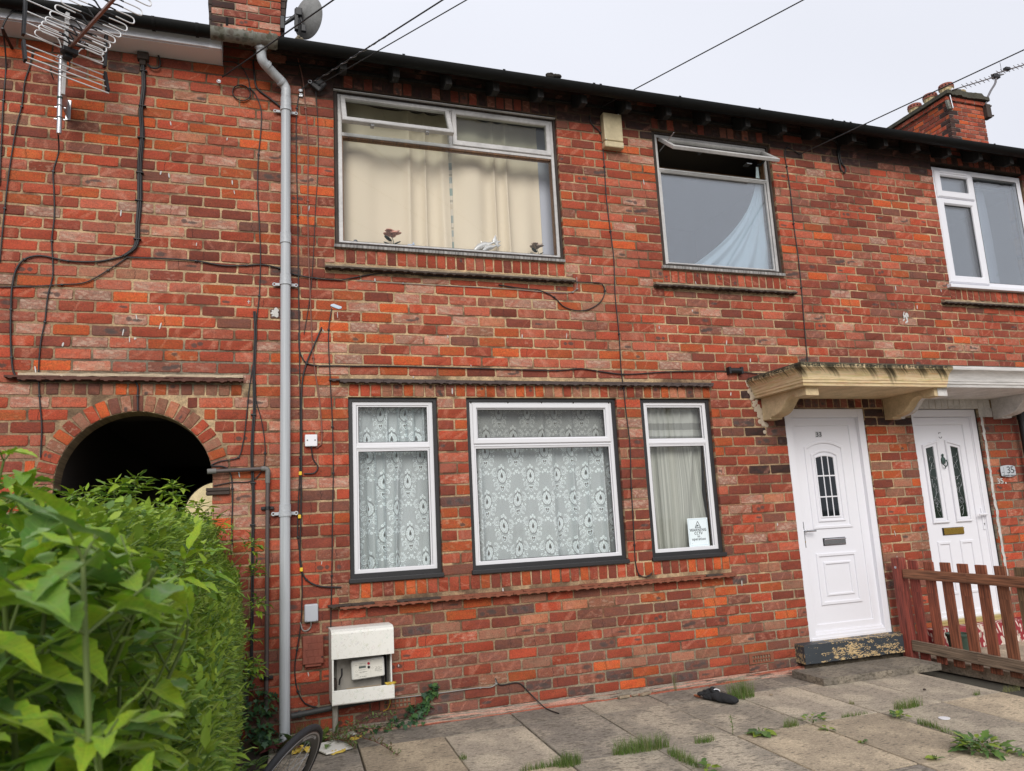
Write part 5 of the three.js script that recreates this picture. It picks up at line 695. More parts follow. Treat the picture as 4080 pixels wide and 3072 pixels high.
// ---------------------------------------------------------------- meter box, its front panel broken away
{
  const m = thing('meter_box', 'white wall-hung meter box with its front panel missing and the meter exposed', 'meter box', [0.765, 0, 0]);
  const c = canvasTex(512, 512, (g) => { g.fillStyle = '#e2e1da'; g.fillRect(0, 0, 512, 512); g.lineCap = 'round'; for (let i = 0; i < 340; i++) { g.strokeStyle = `rgba(${rr(150, 190)},${rr(150, 185)},${rr(140, 170)},${rr(0.15, 0.5)})`; g.lineWidth = rr(0.6, 2.2); let x = R() * 512, y = R() * 512; g.beginPath(); g.moveTo(x, y); for (let k = 0; k < 8; k++) { x += rr(-14, 14); y += rr(-12, 12); g.lineTo(x, y); } g.stroke(); } for (let i = 0; i < 60; i++) { g.fillStyle = `rgba(110,104,90,${rr(0.05, 0.2)})`; g.beginPath(); g.arc(R() * 512, R() * 512, rr(1, 5), 0, 7); g.fill(); } });
  const w = std({ map: rep(c, 2), roughness: 0.55 }), x0 = -0.218, x1 = 0.216;
  put(m, 'back', bx(x0, 0.245, 0, x1, 0.74, 0.012), std({ color: lin(0.33, 0.32, 0.28), roughness: 0.8, map: rep(T.dirt, 2) }));
  put(m, 'side', bx(x0, 0.246, 0.012, x0 + 0.012, 0.735, 0.205, 0.003), w); put(m, 'side', bx(x1 - 0.012, 0.246, 0.012, x1, 0.735, 0.12, 0.003), w);
  put(m, 'hood', extrude(poly([[0, 0.748], [0.17, 0.748], [0.205, 0.735], [0.21, 0.72], [0.21, 0.553], [0.196, 0.553], [0.19, 0.73], [0, 0.735]]), x1 - x0, 0.002).rotateY(-Math.PI / 2).translate(x1, 0, 0), w); put(m, 'lower_panel', [bx(x0, 0.252, 0.196, x1, 0.345, 0.208, 0.004), bx(x0, 0.246, 0.012, x1, 0.258, 0.2, 0.003)], w);
  put(m, 'front_stile', bx(x0, 0.345, 0.19, x0 + 0.014, 0.555, 0.207, 0.003), w);
  put(m, 'backboard', bx(x0 + 0.05, 0.30, 0.02, x1 - 0.06, 0.70, 0.035, 0.003), std({ color: lin(0.42, 0.40, 0.36), roughness: 0.8, map: T.dirt })); put(m, 'seal_strip', bx(-0.12, 0.345, 0.19, 0.12, 0.352, 0.206, 0.002), M.cement); put(m, 'black_trunking', [bx(0.15, 0.28, 0.03, 0.17, 0.66, 0.06, 0.004), bx(0.178, 0.28, 0.03, 0.186, 0.66, 0.09, 0.002)], M.black); put(m, 'lever', tube([[-0.155, 0.36, 0.08], [-0.15, 0.40, 0.09], [-0.14, 0.42, 0.1], [-0.138, 0.47, 0.1]], 0.006, 6), M.cable); put(m, 'fuse_block', [bx(-0.2, 0.34, 0.02, -0.17, 0.40, 0.09, 0.005), bx(-0.2, 0.42, 0.02, -0.185, 0.52, 0.06, 0.004)], M.claySoot);
  const e = new THREE.Group(); e.name = 'meter'; m.add(e); e.position.set(0.045, 0.452, 0.105); e.rotation.z = 0.035;
  put(e, 'case', bx(-0.118, -0.065, -0.04, 0.118, 0.068, 0.012, 0.012), std({ color: lin(0.68, 0.68, 0.64), roughness: 0.5 }));
  const lab = canvasTex(768, 440, (g) => { g.fillStyle = '#dedcd2'; g.fillRect(0, 0, 768, 440); g.fillStyle = '#9a988f'; for (const [x, y, ww, h] of [[130, 50, 210, 7], [40, 76, 60, 10], [140, 96, 200, 6], [150, 108, 160, 6], [120, 204, 220, 5], [120, 218, 240, 5], [120, 232, 190, 5], [40, 322, 80, 8], [40, 350, 100, 5], [40, 362, 80, 5], [160, 300, 120, 5], [620, 330, 120, 5], [300, 340, 60, 6]]) g.fillRect(x, y, ww, h); g.fillStyle = '#3a4340'; g.fillRect(140, 124, 186, 58); g.fillStyle = '#55615c'; g.fillRect(150, 132, 166, 42); g.fillStyle = '#55534c'; for (let x = 134; x < 354; x += 4) if (R() < 0.6) g.fillRect(x, 268, 2.5, 24); for (let x = 88; x < 330; x += 4) if (R() < 0.6) g.fillRect(x, 390, 2.5, 20); for (let x = 150; x < 330; x += 4) if (R() < 0.6) g.fillRect(x, 62, 2.5, 14); g.strokeStyle = '#88867e'; g.lineWidth = 4; g.beginPath(); g.arc(72, 252, 26, 0, 7); g.stroke(); g.beginPath(); g.arc(500, 212, 26, 0, 7); g.stroke(); g.fillStyle = '#6e6c64'; for (let r = 0; r < 9; r++) for (let k = 0; k < 12; k++) if (R() < 0.75) g.fillRect(560 + k * 16, 190 + r * 14, 13, 6); g.strokeStyle = '#aaa89f'; g.beginPath(); g.moveTo(450, 10); g.lineTo(450, 430); g.stroke(); g.fillStyle = '#b02832'; g.font = 'bold 22px sans-serif'; g.fillText('A', 352, 82); g.fillStyle = '#22262a'; g.fillText('B', 352, 160); });
  put(e, 'label', new THREE.PlaneGeometry(0.205, 0.115).translate(0, 0, 0.0135), std({ map: lab, roughness: 0.5 })); put(e, 'red_button', new THREE.CylinderGeometry(0.0085, 0.0095, 0.008, 16).rotateX(Math.PI / 2).translate(0.005, 0.037, 0.016), std({ color: lin(0.42, 0.01, 0.03), roughness: 0.4 })); put(e, 'black_button', new THREE.CylinderGeometry(0.0085, 0.0095, 0.008, 16).rotateX(Math.PI / 2).translate(0.005, 0.012, 0.016), M.black);
  solo('gas_pipe', rod([0.578, -0.02, 0.105], [0.578, 0.25, 0.105], 0.0205, 0.0205, 16), std({ color: lin(0.34, 0.32, 0.28), roughness: 0.7, map: rep(T.dirt, 3) }), 'short stone-coloured pipe rising from the ground into the meter box', 'pipe');
  const y = std({ color: lin(0.50, 0.35, 0.04), roughness: 0.6, side: THREE.DoubleSide }); const rag = (s, o) => { const g = new THREE.PlaneGeometry(1, 1, 12, 8), p = g.attributes.position; for (let i = 0; i < p.count; i++) { const n = fbm(p.getX(i) * 4 + s, p.getY(i) * 4 + s, 3) - 0.5; p.setXYZ(i, p.getX(i) * o[0] + n * 0.02, p.getY(i) * o[1] + n * 0.5 * o[1], n * o[2]); } g.computeVertexNormals(); return g; };
  solo('yellow_tape', [rag(3, [0.07, 0.022, 0.04]).translate(0.955, 0.352, 0.2), tube([[0.955, 0.25, 0.15], [0.96, 0.2, 0.12], [0.945, 0.155, 0.08], [0.92, 0.14, 0.06]], 0.003, 5)], y, 'scrap of yellow tape caught on the meter box corner', 'tape');
  // packaging dropped at the foot of the wall
  const wm = std({ color: lin(0.72, 0.70, 0.64), roughness: 0.6, side: THREE.DoubleSide }); solo('litter_panel', [bx(-0.1, 0, -0.13, 0.1, 0.012, 0.13, 0.004).rotateY(0.35).translate(0.53, 0.012, 0.33), bx(-0.09, 0, -0.05, 0.09, 0.01, 0.05, 0.004).rotateY(0.1).rotateZ(0.12).translate(0.62, 0.03, 0.15)], wm, 'broken white plastic panel lying on the paving under the meter box', 'litter'); solo('yellow_wrapper', rag(9, [0.12, 0.05, 0.06]).rotateX(-1.3).translate(0.335, 0.022, 0.31), y, 'crumpled yellow wrapper behind the bicycle wheel', 'litter'); solo('yellow_wrapper', [rag(12, [0.09, 0.02, 0.04]).rotateX(-1.4).translate(0.56, 0.02, 0.46), rag(14, [0.08, 0.02, 0.04]).rotateX(-1.3).translate(0.70, 0.035, 0.25)], y, 'torn yellow tape strips round the white panel on the paving', 'litter');
}
// ---------------------------------------------------------------- satellite dish and the two aerials
{
  const d = thing('satellite_dish', 'weathered grey satellite dish seen from behind, right of the left chimney', 'satellite dish', [0.5, 6.9, -1.74]);
  const g = new THREE.LatheGeometry([[0.001, 0], [0.06, 0.004], [0.12, 0.018], [0.17, 0.04], [0.203, 0.062], [0.212, 0.064], [0.212, 0.07], [0.2, 0.07], [0.168, 0.048], [0.12, 0.026], [0.06, 0.012], [0.001, 0.008]].map((p) => new THREE.Vector2(...p)), 40).scale(0.86, 1, 1.06);
  const q = new THREE.Quaternion().setFromUnitVectors(new THREE.Vector3(0, 1, 0), new THREE.Vector3(0.68, 0.30, -0.62).normalize()); const o = put(d, 'dish', boxUV(g), std({ color: lin(0.30, 0.31, 0.31), roughness: 0.75, map: rep(T.dirt, 3) })); o.quaternion.copy(q); o.position.set(0.0, -0.005, 0);
  put(d, 'mount', [bx(-0.10, -0.2, 0.0, -0.06, 0.05, 0.05, 0.008), bx(-0.09, -0.03, 0, -0.02, 0.06, 0.06, 0.01), bx(-0.03, -0.2, 0, 0.02, -0.12, 0.04, 0.008), rod([-0.04, -0.01, 0.02], [-0.01, -0.18, 0.02], 0.014)], M.black); put(d, 'wall_arm', [rod([-0.215, -0.14, 0], [-0.07, -0.01, 0.02], 0.016, 0.026), rod([-0.21, -0.06, 0], [-0.08, -0.01, 0.01], 0.005), bx(-0.245, -0.2, -0.04, -0.2, -0.05, 0.03, 0.006)], M.black);
}
{ // the big aerial on its mast: boom towards the street and to the right
  const a = thing('tv_aerial', 'large silver wideband aerial on a galvanised mast bracketed to the left house', 'aerial', [-1.285, 4.25, 0.26]);
  const u = new THREE.Vector3(0.86, 0, -0.51), v = new THREE.Vector3(0, 1, 0), w = new THREE.Vector3(0.51, 0, 0.86), o = new THREE.Vector3(-1.262, 4.835, 0.315);
  const at = (x, y, z) => o.clone().addScaledVector(u, x).addScaledVector(v, y).addScaledVector(w, z).sub(a.position); const A = (x, y, z) => at(x, y, z).toArray();
  const basis = new THREE.Matrix4().makeBasis(u, v, w); const blk = (x0, y0, z0, x1, y1, z1, r = 0.002) => bx(x0, y0, z0, x1, y1, z1, r).applyMatrix4(basis).translate(o.x - a.position.x, o.y - a.position.y, o.z - a.position.z);
  put(a, 'mast', [rod([0.002, 0, 0], [-0.012, 0.58, 0], 0.0165, 0.0165, 18)], M.steel); put(a, 'mast_tape', rod([-0.0055, 0.26, 0], [-0.006, 0.275, 0], 0.0185, 0.0185, 14), M.verdigris);
  put(a, 'wall_bracket', [bx(-0.022, 0.24, -0.256, 0.012, 0.40, -0.25, 0.002), bx(-0.012, 0.255, -0.25, -0.004, 0.385, -0.02, 0.002)], M.steel); put(a, 'clamp', [0.21, 0.12].flatMap((y) => [new THREE.TorusGeometry(0.021, 0.003, 6, 16).rotateX(Math.PI / 2).translate(0, y, 0), bx(-0.04, y - 0.004, -0.03, 0.03, y + 0.004, -0.02, 0.001)]), M.steel);
  put(a, 'reflector_arm', [blk(-0.012, -0.02, -0.012, 0.012, 0.315, 0.012), blk(-0.011, -0.32, -0.01, 0.011, -0.05, 0.014)], M.aluOld);
  const bars = [], strips = []; for (let k = 0; k < 4; k++) { const y = 0.03 + k * 0.078, z = 0.03 * k * 0.3; bars.push(rod(A(-0.262, y, z), A(0.262, y, z), 0.0055, 0.0055, 6)); const y2 = -0.06 - k * 0.06, z2 = 0.012 + 0.03 * k; bars.push(rod(A(-0.262, y2, z2), A(0.262, y2, z2), 0.0055, 0.0055, 6)); }
  bars.forEach((b) => put(a, 'reflector_bar', b, M.rodAlu)); for (const s of [-1, 1]) { put(a, 'end_strip', blk(s * 0.262 - 0.009, 0.01, -0.014, s * 0.262 + 0.009, 0.285, 0.024), M.black); put(a, 'end_strip', bx(-0.009, -0.24, -0.016, 0.009, -0.045, 0.02, 0.002).rotateX(-0.38).translate(s * 0.262, 0, -0.005).applyMatrix4(basis).translate(o.x - a.position.x, o.y - a.position.y, o.z - a.position.z), M.black); }
  put(a, 'boom', blk(-0.009, -0.011, 0, 0.009, 0.011, 1.15, 0.002), std({ color: lin(0.24, 0.13, 0.10), roughness: 0.4, metalness: 0.5 })); put(a, 'dipole_box', [blk(-0.05, -0.045, 0.05, 0.05, -0.005, 0.11, 0.006), blk(-0.025, -0.07, 0.02, 0.025, -0.02, 0.08, 0.006)], M.black);
  for (const s of [-1, 1]) put(a, 'dipole', tube([A(s * 0.05, -0.02, 0.08), A(s * 0.08, 0.03, 0.09), A(s * 0.21, 0.03, 0.09), A(s * 0.215, -0.005, 0.09), A(s * 0.06, -0.02, 0.08)], 0.004, 6, 30), M.rodAlu);
  const zs = [0.12, 0.175, 0.24, 0.32, 0.41, 0.51, 0.62, 0.74, 0.87, 1.0];
  zs.forEach((z) => { for (const s of [-1, 1]) { const y0 = 0.018, L = 0.19; put(a, 'director', tube([A(s * 0.07, y0, z), A(s * L, y0, z), A(s * (L + 0.012), y0 + 0.008, z), A(s * (L + 0.016), y0 + 0.022, z), A(s * (L + 0.012), y0 + 0.036, z), A(s * L, y0 + 0.044, z), A(s * 0.07, y0 + 0.044, z)], 0.0046, 6, 36), M.rodAlu); put(a, 'director_clip', [tube([A(s * 0.008, 0.012, z), A(s * 0.03, 0.014, z), A(s * 0.045, 0.018, z), A(s * 0.085, 0.018, z)], 0.006, 6, 10), tube([A(s * 0.008, 0.02, z), A(s * 0.03, 0.045, z), A(s * 0.045, 0.062, z), A(s * 0.085, 0.062, z)], 0.006, 6, 10)], M.black); } });
  put(a, 'wing_nut', [...Array(10)].map((_, k) => { const c = k < 5 ? A(0.02, -0.015, 0.24) : A(-0.03, -0.05, 0.0); return new THREE.SphereGeometry(0.01, 6, 5).scale(1, 0.5, 0.6).rotateZ(k).translate(c[0] + rr(-0.018, 0.018), c[1] + rr(-0.02, 0.02), c[2] + rr(0, 0.02)); }), M.steel); put(a, 'lead', tube([A(0.01, -0.06, 0.06), A(0.02, -0.13, 0.03), A(-0.03, -0.16, 0.0), A(-0.07, -0.14, -0.04), A(-0.04, -0.19, -0.07)], 0.004, 6), M.cable);
  const b = thing('tv_aerial', 'dark toothed aerial on a bent pole strapped to the right chimney', 'aerial', [13.4, 8.6, -3.85]);
  const dir = new THREE.Vector3(2.185, 0.838, 0).normalize(), s0 = new THREE.Vector3(-0.95, 0.42, 0.05); const p = (t, y = 0, z = 0) => s0.clone().addScaledVector(dir, t).add(new THREE.Vector3(-y * 0.36, y * 0.93, z)).toArray();
  put(b, 'pole', tube([[-0.03, 0, 0], [-0.05, 0.15, 0], [-0.06, 0.3, 0], [0.08, 0.55, 0.02], [0.25, 0.78, 0.04], [0.26, 0.93, 0.05]], 0.02, 8, 30), std({ color: lin(0.16, 0.15, 0.16), roughness: 0.5, metalness: 0.4 })); put(b, 'boom', [rod(p(0), p(1.55), 0.011), rod(p(1.2, 0.06), p(2.6, 0.06), 0.012)], M.brownPipe); for (let k = 0; k < 17; k++) { const t = 0.35 + k * 0.135, y = t > 1.35 ? 0.06 : 0; put(b, 'element', rod(p(t, y - 0.06, 0.03), p(t, y + 0.06, -0.03), 0.006, 0.006, 6), M.brownPipe); } put(b, 'mount', [bx(0.2, 0.86, 0, 0.36, 0.94, 0.08, 0.01), bx(0.56, 1.08, 0, 0.68, 1.14, 0.08, 0.01), rod([0.45, 0.96, 0.05], [0.45, 1.22, 0.05], 0.004)], M.black); put(b, 'chimney_strap', [bx(-0.10, 0.0, -0.1, 0.02, 0.28, 0.03, 0.01), rod([-0.1, 0.03, 0], [0.06, 0.05, 0.02], 0.018), rod([-0.1, 0.22, 0], [0.04, 0.25, 0.02], 0.018)], M.claySoot);
  const c = thing('chimney_bracket', 'silver pole stub and clamp on the sooty near corner of the right chimney', 'bracket', [12.44, 8.75, -3.84]); put(c, 'pole', rod([0.01, -0.08, 0], [-0.03, 0.28, 0], 0.014), M.steel); put(c, 'plate', [bx(-0.10, -0.08, -0.05, -0.03, 0.10, 0.0, 0.01).rotateZ(0.2)], M.pipeOld); put(c, 'clip', bx(0.0, 0.24, 0, 0.08, 0.33, 0.03, 0.004).rotateZ(-0.1), M.whitePlastic);
}

const CABLE = {
  outerLead: [[-1.601,5.17,0.24],[-1.648,5.083,0.24],[-1.671,5.007,0.23],[-1.694,5.006,0.1],[-1.7,4.867],[-1.7,4.587],[-1.693,4.242],[-1.686,3.939]],
  secondLead: [[-1.539,5.004],[-1.55,4.891],[-1.576,4.751],[-1.585,4.555],[-1.606,4.419],[-1.626,4.179],[-1.638,3.967],[-1.645,3.77],[-1.65,3.531],[-1.652,3.373]],
  aerialLead: [[-1.324,4.336,0.1],[-1.335,4.237],[-1.362,4.078],[-1.35,3.926],[-1.339,3.739],[-1.346,3.553],[-1.335,3.433],[-1.327,3.297],[-1.35,3.15],[-1.359,2.96],[-1.375,2.828],[-1.379,2.632],[-1.365,2.439],[-1.34,2.227],[-1.337,2.018]],
  bundle: [[-0.809,5.042],[-0.795,4.831],[-0.806,4.625],[-0.793,4.438],[-0.803,4.2],[-0.793,3.907],[-0.798,3.738],[-0.809,3.546],[-0.886,3.468]],
  leftDrop: [[-0.886,3.468],[-1.043,3.42],[-1.238,3.411],[-1.421,3.437],[-1.504,3.405],[-1.546,3.34],[-1.567,3.216],[-1.566,3.04],[-1.558,2.866],[-1.543,2.704],[-1.526,2.603],[-1.492,2.544]],
  archLead: [[-1.492,2.544],[-1.329,2.544],[-1.047,2.55],[-0.794,2.553],[-0.763,2.52],[-0.759,2.442],[-0.754,2.337]],
  lowSweep: [[-1.644,3.196],[-1.456,3.211],[-1.268,3.235],[-1.125,3.258],[-0.982,3.358],[-0.865,3.459]],
  crossRun: [[-0.865,3.462],[-0.578,3.47],[-0.399,3.466],[-0.204,3.442],[-0.04,3.453],[0.072,3.466],[0.196,3.446],[0.299,3.405],[0.473,3.38],[0.665,3.376]],
  sillRun: [[0.665,3.376],[0.786,3.409],[1.008,3.456],[1.479,3.455],[1.988,3.458],[2.452,3.463],[2.805,3.476],[2.939,3.469],[2.962,3.406],[2.911,3.304],[2.786,3.228],[2.682,3.213],[2.554,3.246],[2.472,3.325],[2.333,3.381],[2.192,3.387],[1.972,3.409]],
  greyRun: [[0.785,3.383],[1.156,3.378],[1.984,3.379],[2.65,3.38],[2.694,3.413],[2.697,3.519]],
  eavesDrop: [[-0.011,5.178],[0.002,5.031],[0.021,4.939],[0.121,4.86],[0.198,4.803]],
  longDrop: [[-0.241,5.116,0.03],[-0.127,5.132],[-0.044,5.01],[-0.032,4.932],[0.003,4.896],[0.051,4.769],[0.053,4.57],[0.037,4.372],[0.033,4.112],[0.047,3.796],[0.058,3.527],[0.051,3.219],[0.031,2.989],[0.024,2.75]],
  pipeBundle: [[0.017,3.094],[0.026,2.953],[0.018,2.609],[0.023,2.331],[0.016,2.216],[0.009,1.989],[0.02,1.765],[0.021,1.583],[0.02,1.203],[0.02,0.625],[0.016,0.462]],
  archLoop: [[0.022,2.75],[-0.014,2.504],[-0.028,2.331],[-0.052,2.103],[-0.083,1.993],[-0.13,1.979],[-0.213,1.966],[-0.27,1.94]],
  archLoopB: [[0.029,2.562],[0.036,2.411],[0.069,2.284],[0.092,2.158],[0.101,2.021],[0.088,1.909],[0.009,1.821],[-0.128,1.814],[-0.246,1.794]],
  jambDrop: [[-0.264,1.934],[-0.171,1.924],[-0.134,1.87],[-0.122,1.77],[-0.12,1.606],[-0.122,1.524],[-0.117,1.372]],
  wallDropA: [[0.431,5.038,0.03],[0.359,4.962],[0.329,4.808],[0.323,4.405],[0.334,3.884],[0.336,3.546],[0.345,2.806],[0.349,1.982],[0.332,1.535],[0.332,1.402],[0.359,1.159],[0.353,0.804],[0.326,0.616],[0.31,0.492],[0.331,0.334],[0.383,0.246],[0.468,0.21]],
  brownDrop: [[0.335,5.249],[0.372,5.088],[0.395,4.817],[0.413,4.549],[0.411,4.02],[0.415,3.551],[0.426,3.238],[0.447,2.748],[0.491,2.413],[0.507,2.177],[0.501,2.077],[0.467,2.051]],
  thinDrop: [[0.474,4.982,0.03],[0.492,4.694],[0.49,4.291],[0.47,3.96],[0.451,3.553],[0.426,3.238],[0.379,2.928]],
  lintelRun: [[0.339,2.939],[0.35,2.782],[0.401,2.699],[0.657,2.685],[1.016,2.688],[1.388,2.686],[1.882,2.682],[2.459,2.678],[2.689,2.695],[2.891,2.671],[3.084,2.654],[3.5,2.681],[3.678,2.688],[4.151,2.698],[4.218,2.702]],
  sensorLead: [[4.31,2.693],[4.504,2.682],[4.68,2.699]],
  meterBundle: [[0.512,2.988],[0.459,2.857],[0.396,2.699],[0.367,2.566],[0.36,2.097],[0.354,1.568],[0.353,1.181],[0.391,1.097],[0.472,1.047],[0.64,1.024]],
  meterDrop: [[0.589,3.146],[0.564,2.971],[0.573,2.569],[0.587,2.211],[0.589,1.861],[0.581,1.558],[0.572,1.111],[0.561,0.753]],
  boxTail: [[0.427,2.066,0.02],[0.444,1.968],[0.477,1.91],[0.454,1.867],[0.377,1.861]],
  greyTail: [[0.348,0.804],[0.369,0.744],[0.395,0.741],[0.419,0.761],[0.421,0.805,0.03]],
  alarmLead: [[2.942,5.1],[2.951,5.016],[3.039,4.935],[3.05,4.782],[3.052,4.599],[3.048,4.267],[3.063,3.971],[3.075,3.73],[3.06,3.368],[3.069,3.015],[3.063,2.681],[3.073,2.53],[3.078,2.326],[3.092,2.057],[3.072,1.661],[3.068,1.447],[3.06,1.191],[3.06,1.027],[3.088,0.937],[3.167,0.925],[3.206,0.954]],
  rightDrop: [[5.287,4.98],[5.215,5.014],[5.143,5.039],[5.101,4.984],[5.104,4.825],[5.112,4.543],[5.103,4.214],[5.11,3.867],[5.102,3.548],[5.082,3.157],[5.067,2.773]],
  eavesLoop: [[5.307,5.187],[5.709,5.194],[5.787,5.16],[5.777,5.054],[5.781,4.951],[5.795,4.849],[5.833,4.836],[5.851,4.89],[5.809,4.937],[5.81,5.11],[5.891,5.204],[6.199,5.21]],
  floorGrey: [[0.962,0.209],[1.306,0.206],[1.665,0.209],[1.757,0.205],[1.792,0.223],[1.788,0.263]],
  floorBlack: [[1.788,0.263],[1.813,0.215],[1.975,0.208],[2.047,0.138]],
};

// ---------------------------------------------------------------- cables
{
  const lay = (name, key, r, mat, label, clips = 0) => { const t = thing(name, label, 'cable'); const pts = CABLE[key].map((q) => [q[0], q[1], (q[2] ?? 0.004) + r + 0.002]); put(t, 'cable', tube(pts, r, 6, pts.length * 6), mat); for (let i = 0; i < clips; i++) { const q = pts[Math.floor((i + 0.5) / clips * (pts.length - 2)) + 1]; put(t, 'cable_clip', bx(q[0] - 0.009, q[1] - 0.006, 0, q[0] + 0.009, q[1] + 0.006, q[2] + r + 0.003, 0.002), mat === M.cable ? M.black : mat); } return t; };
  lay('wall_cable', 'outerLead', 0.0055, M.cable, 'black cable dropping from the fascia bracket down the far left edge', 2); lay('wall_cable', 'secondLead', 0.005, M.cable, 'thin black cable slanting down the wall left of the big aerial', 2); lay('wall_cable', 'aerialLead', 0.005, M.cable, 'black lead running down from the big aerial mast past the arch tile course', 4);
  { const t = thing('cable_bundle', 'thick bundle of black cables tied together down the left house wall', 'cable bundle'); [[-0.012, 0], [0, 0.004], [0.011, 0], [-0.005, 0.011], [0.006, 0.011]].forEach(([dx, dz], k) => put(t, 'cable', tube(CABLE.bundle.map((q) => [q[0] + dx + rr(-0.002, 0.002), q[1], 0.011 + dz]), 0.006, 6, 48), M.cable)); put(t, 'cable', tube([[-0.775, 5.02, 0.02], [-0.745, 4.985, 0.03], [-0.70, 4.99, 0.03], [-0.685, 5.04, 0.02], [-0.70, 5.1, 0.02]], 0.007, 6), M.cable); for (const y of [4.95, 4.66, 4.4, 4.12, 3.9, 3.6]) put(t, 'cable_tie', bx(-0.825, y, 0.004, -0.772, y + 0.008, 0.033, 0.003), M.cable); }
  lay('wall_cable', 'leftDrop', 0.0065, M.cable, 'black cable looping from the bundle down the left side to the arch tile course', 4); lay('wall_cable', 'archLead', 0.0065, M.cable, 'black cable under the tile course turning down into the arch', 3); lay('wall_cable', 'lowSweep', 0.0045, M.cable, 'black cable sweeping down left from the foot of the thick bundle', 2);
  lay('wall_cable', 'crossRun', 0.006, M.cable, 'black cable running from the bundle across behind the drainpipe', 4); lay('wall_cable', 'sillRun', 0.005, M.cable, 'black cable under the wide window tiles with a loose hanging loop at its right', 3); lay('wall_cable', 'greyRun', 0.003, M.cableGrey, 'thin grey cable along a mortar joint under the wide upper window', 3);
  lay('wall_cable', 'eavesDrop', 0.008, M.cable, 'thick black cable dropping from the eaves behind the swan neck'); lay('wall_cable', 'longDrop', 0.0045, M.cable, 'thin black cable falling from the soffit end past the coiled loop', 3); { const t = thing('cable_coil', 'coiled ring of black cable on the wall left of the swan neck', 'cable'); put(t, 'coil', [new THREE.TorusGeometry(0.066, 0.0045, 6, 40).translate(-0.095, 4.88, 0.012), new THREE.TorusGeometry(0.067, 0.0035, 6, 40).translate(-0.094, 4.879, 0.018)], M.cable); }
  { const t = thing('cable_bundle', 'pair of black cables dropping close together between the arch and the drainpipe', 'cable bundle'); [-0.005, 0.006].forEach((dx) => put(t, 'cable', tube(CABLE.pipeBundle.map((q) => [q[0] + dx, q[1], 0.012]), 0.0062, 6, 60), M.cable)); for (const y of [2.3, 1.8, 1.5, 1.2]) put(t, 'cable_clip', bx(0.0, y, 0, 0.038, y + 0.012, 0.022, 0.003), M.cable); }
  lay('wall_cable', 'archLoop', 0.0045, M.cable, 'black cable curving left from the pair into the right side of the arch', 1); lay('wall_cable', 'archLoopB', 0.004, M.cable, 'thin black cable bowing right round the brown pipe elbow', 1); lay('wall_cable', 'jambDrop', 0.0055, M.cable, 'black cable dropping from the brown pipe end down the arch jamb', 1);
  lay('wall_cable', 'wallDropA', 0.0048, M.cable, 'black cable falling the whole height just right of the drainpipe', 6); lay('wall_cable', 'brownDrop', 0.005, M.cableBrown, 'pinkish brown cable running down to the white junction box', 4); lay('wall_cable', 'thinDrop', 0.003, M.cable, 'hair-thin black cable falling from the joint box left of the wide window'); lay('wall_cable', 'lintelRun', 0.0055, M.cable, 'black cable running right above the ground-floor tile course to the finned black box', 5);
  lay('wall_cable', 'sensorLead', 0.004, M.cable, 'short black cable from the finned box to the tan canopy'); lay('wall_cable', 'meterBundle', 0.0065, M.cable, 'thick black cable with yellow ties down to the left of the narrow window', 3); lay('wall_cable', 'meterDrop', 0.0045, M.cable, 'straight thin black cable dropping beside the narrow window to the meter box', 4); lay('wall_cable', 'boxTail', 0.0055, M.cable, 'black tail curling out of the bottom of the white junction box'); lay('wall_cable', 'greyTail', 0.005, M.cableGrey, 'grey tail looping under the pale grey telecom box');
  solo('cable_tie', [[0.35, 1.865], [0.344, 1.55], [0.356, 1.17]].map(([x, y]) => bx(x - 0.011, y - 0.014, 0, x + 0.011, y + 0.014, 0.022, 0.004).rotateZ(0)), std({ color: lin(0.75, 0.5, 0.03), roughness: 0.5 }), 'yellow ties round the black cables right of the drainpipe', 'cable ties');
  lay('wall_cable', 'alarmLead', 0.0048, M.cable, 'black cable from the cream alarm box down to a hook at the sill', 8); lay('wall_cable', 'rightDrop', 0.0048, M.cable, 'black cable from the wire right of the open-vent window down to the canopy', 4); lay('wall_cable', 'eavesLoop', 0.0075, M.cable, 'thick black cable hanging in a loop under the eaves right of the open-vent window', 2); lay('wall_cable', 'floorGrey', 0.0045, M.cableGrey, 'grey cable running low from the meter box to a hole in a brick', 2); { const t = lay('wall_cable', 'floorBlack', 0.005, M.cable, 'black cable from the hole in the brick trailing onto the paving'); put(t, 'cable', tube([[2.047, 0.138, 0.011], [2.10, 0.08, 0.03], [2.15, 0.022, 0.09], [2.197, 0.008, 0.255]], 0.005, 6, 24), M.cable); }
}
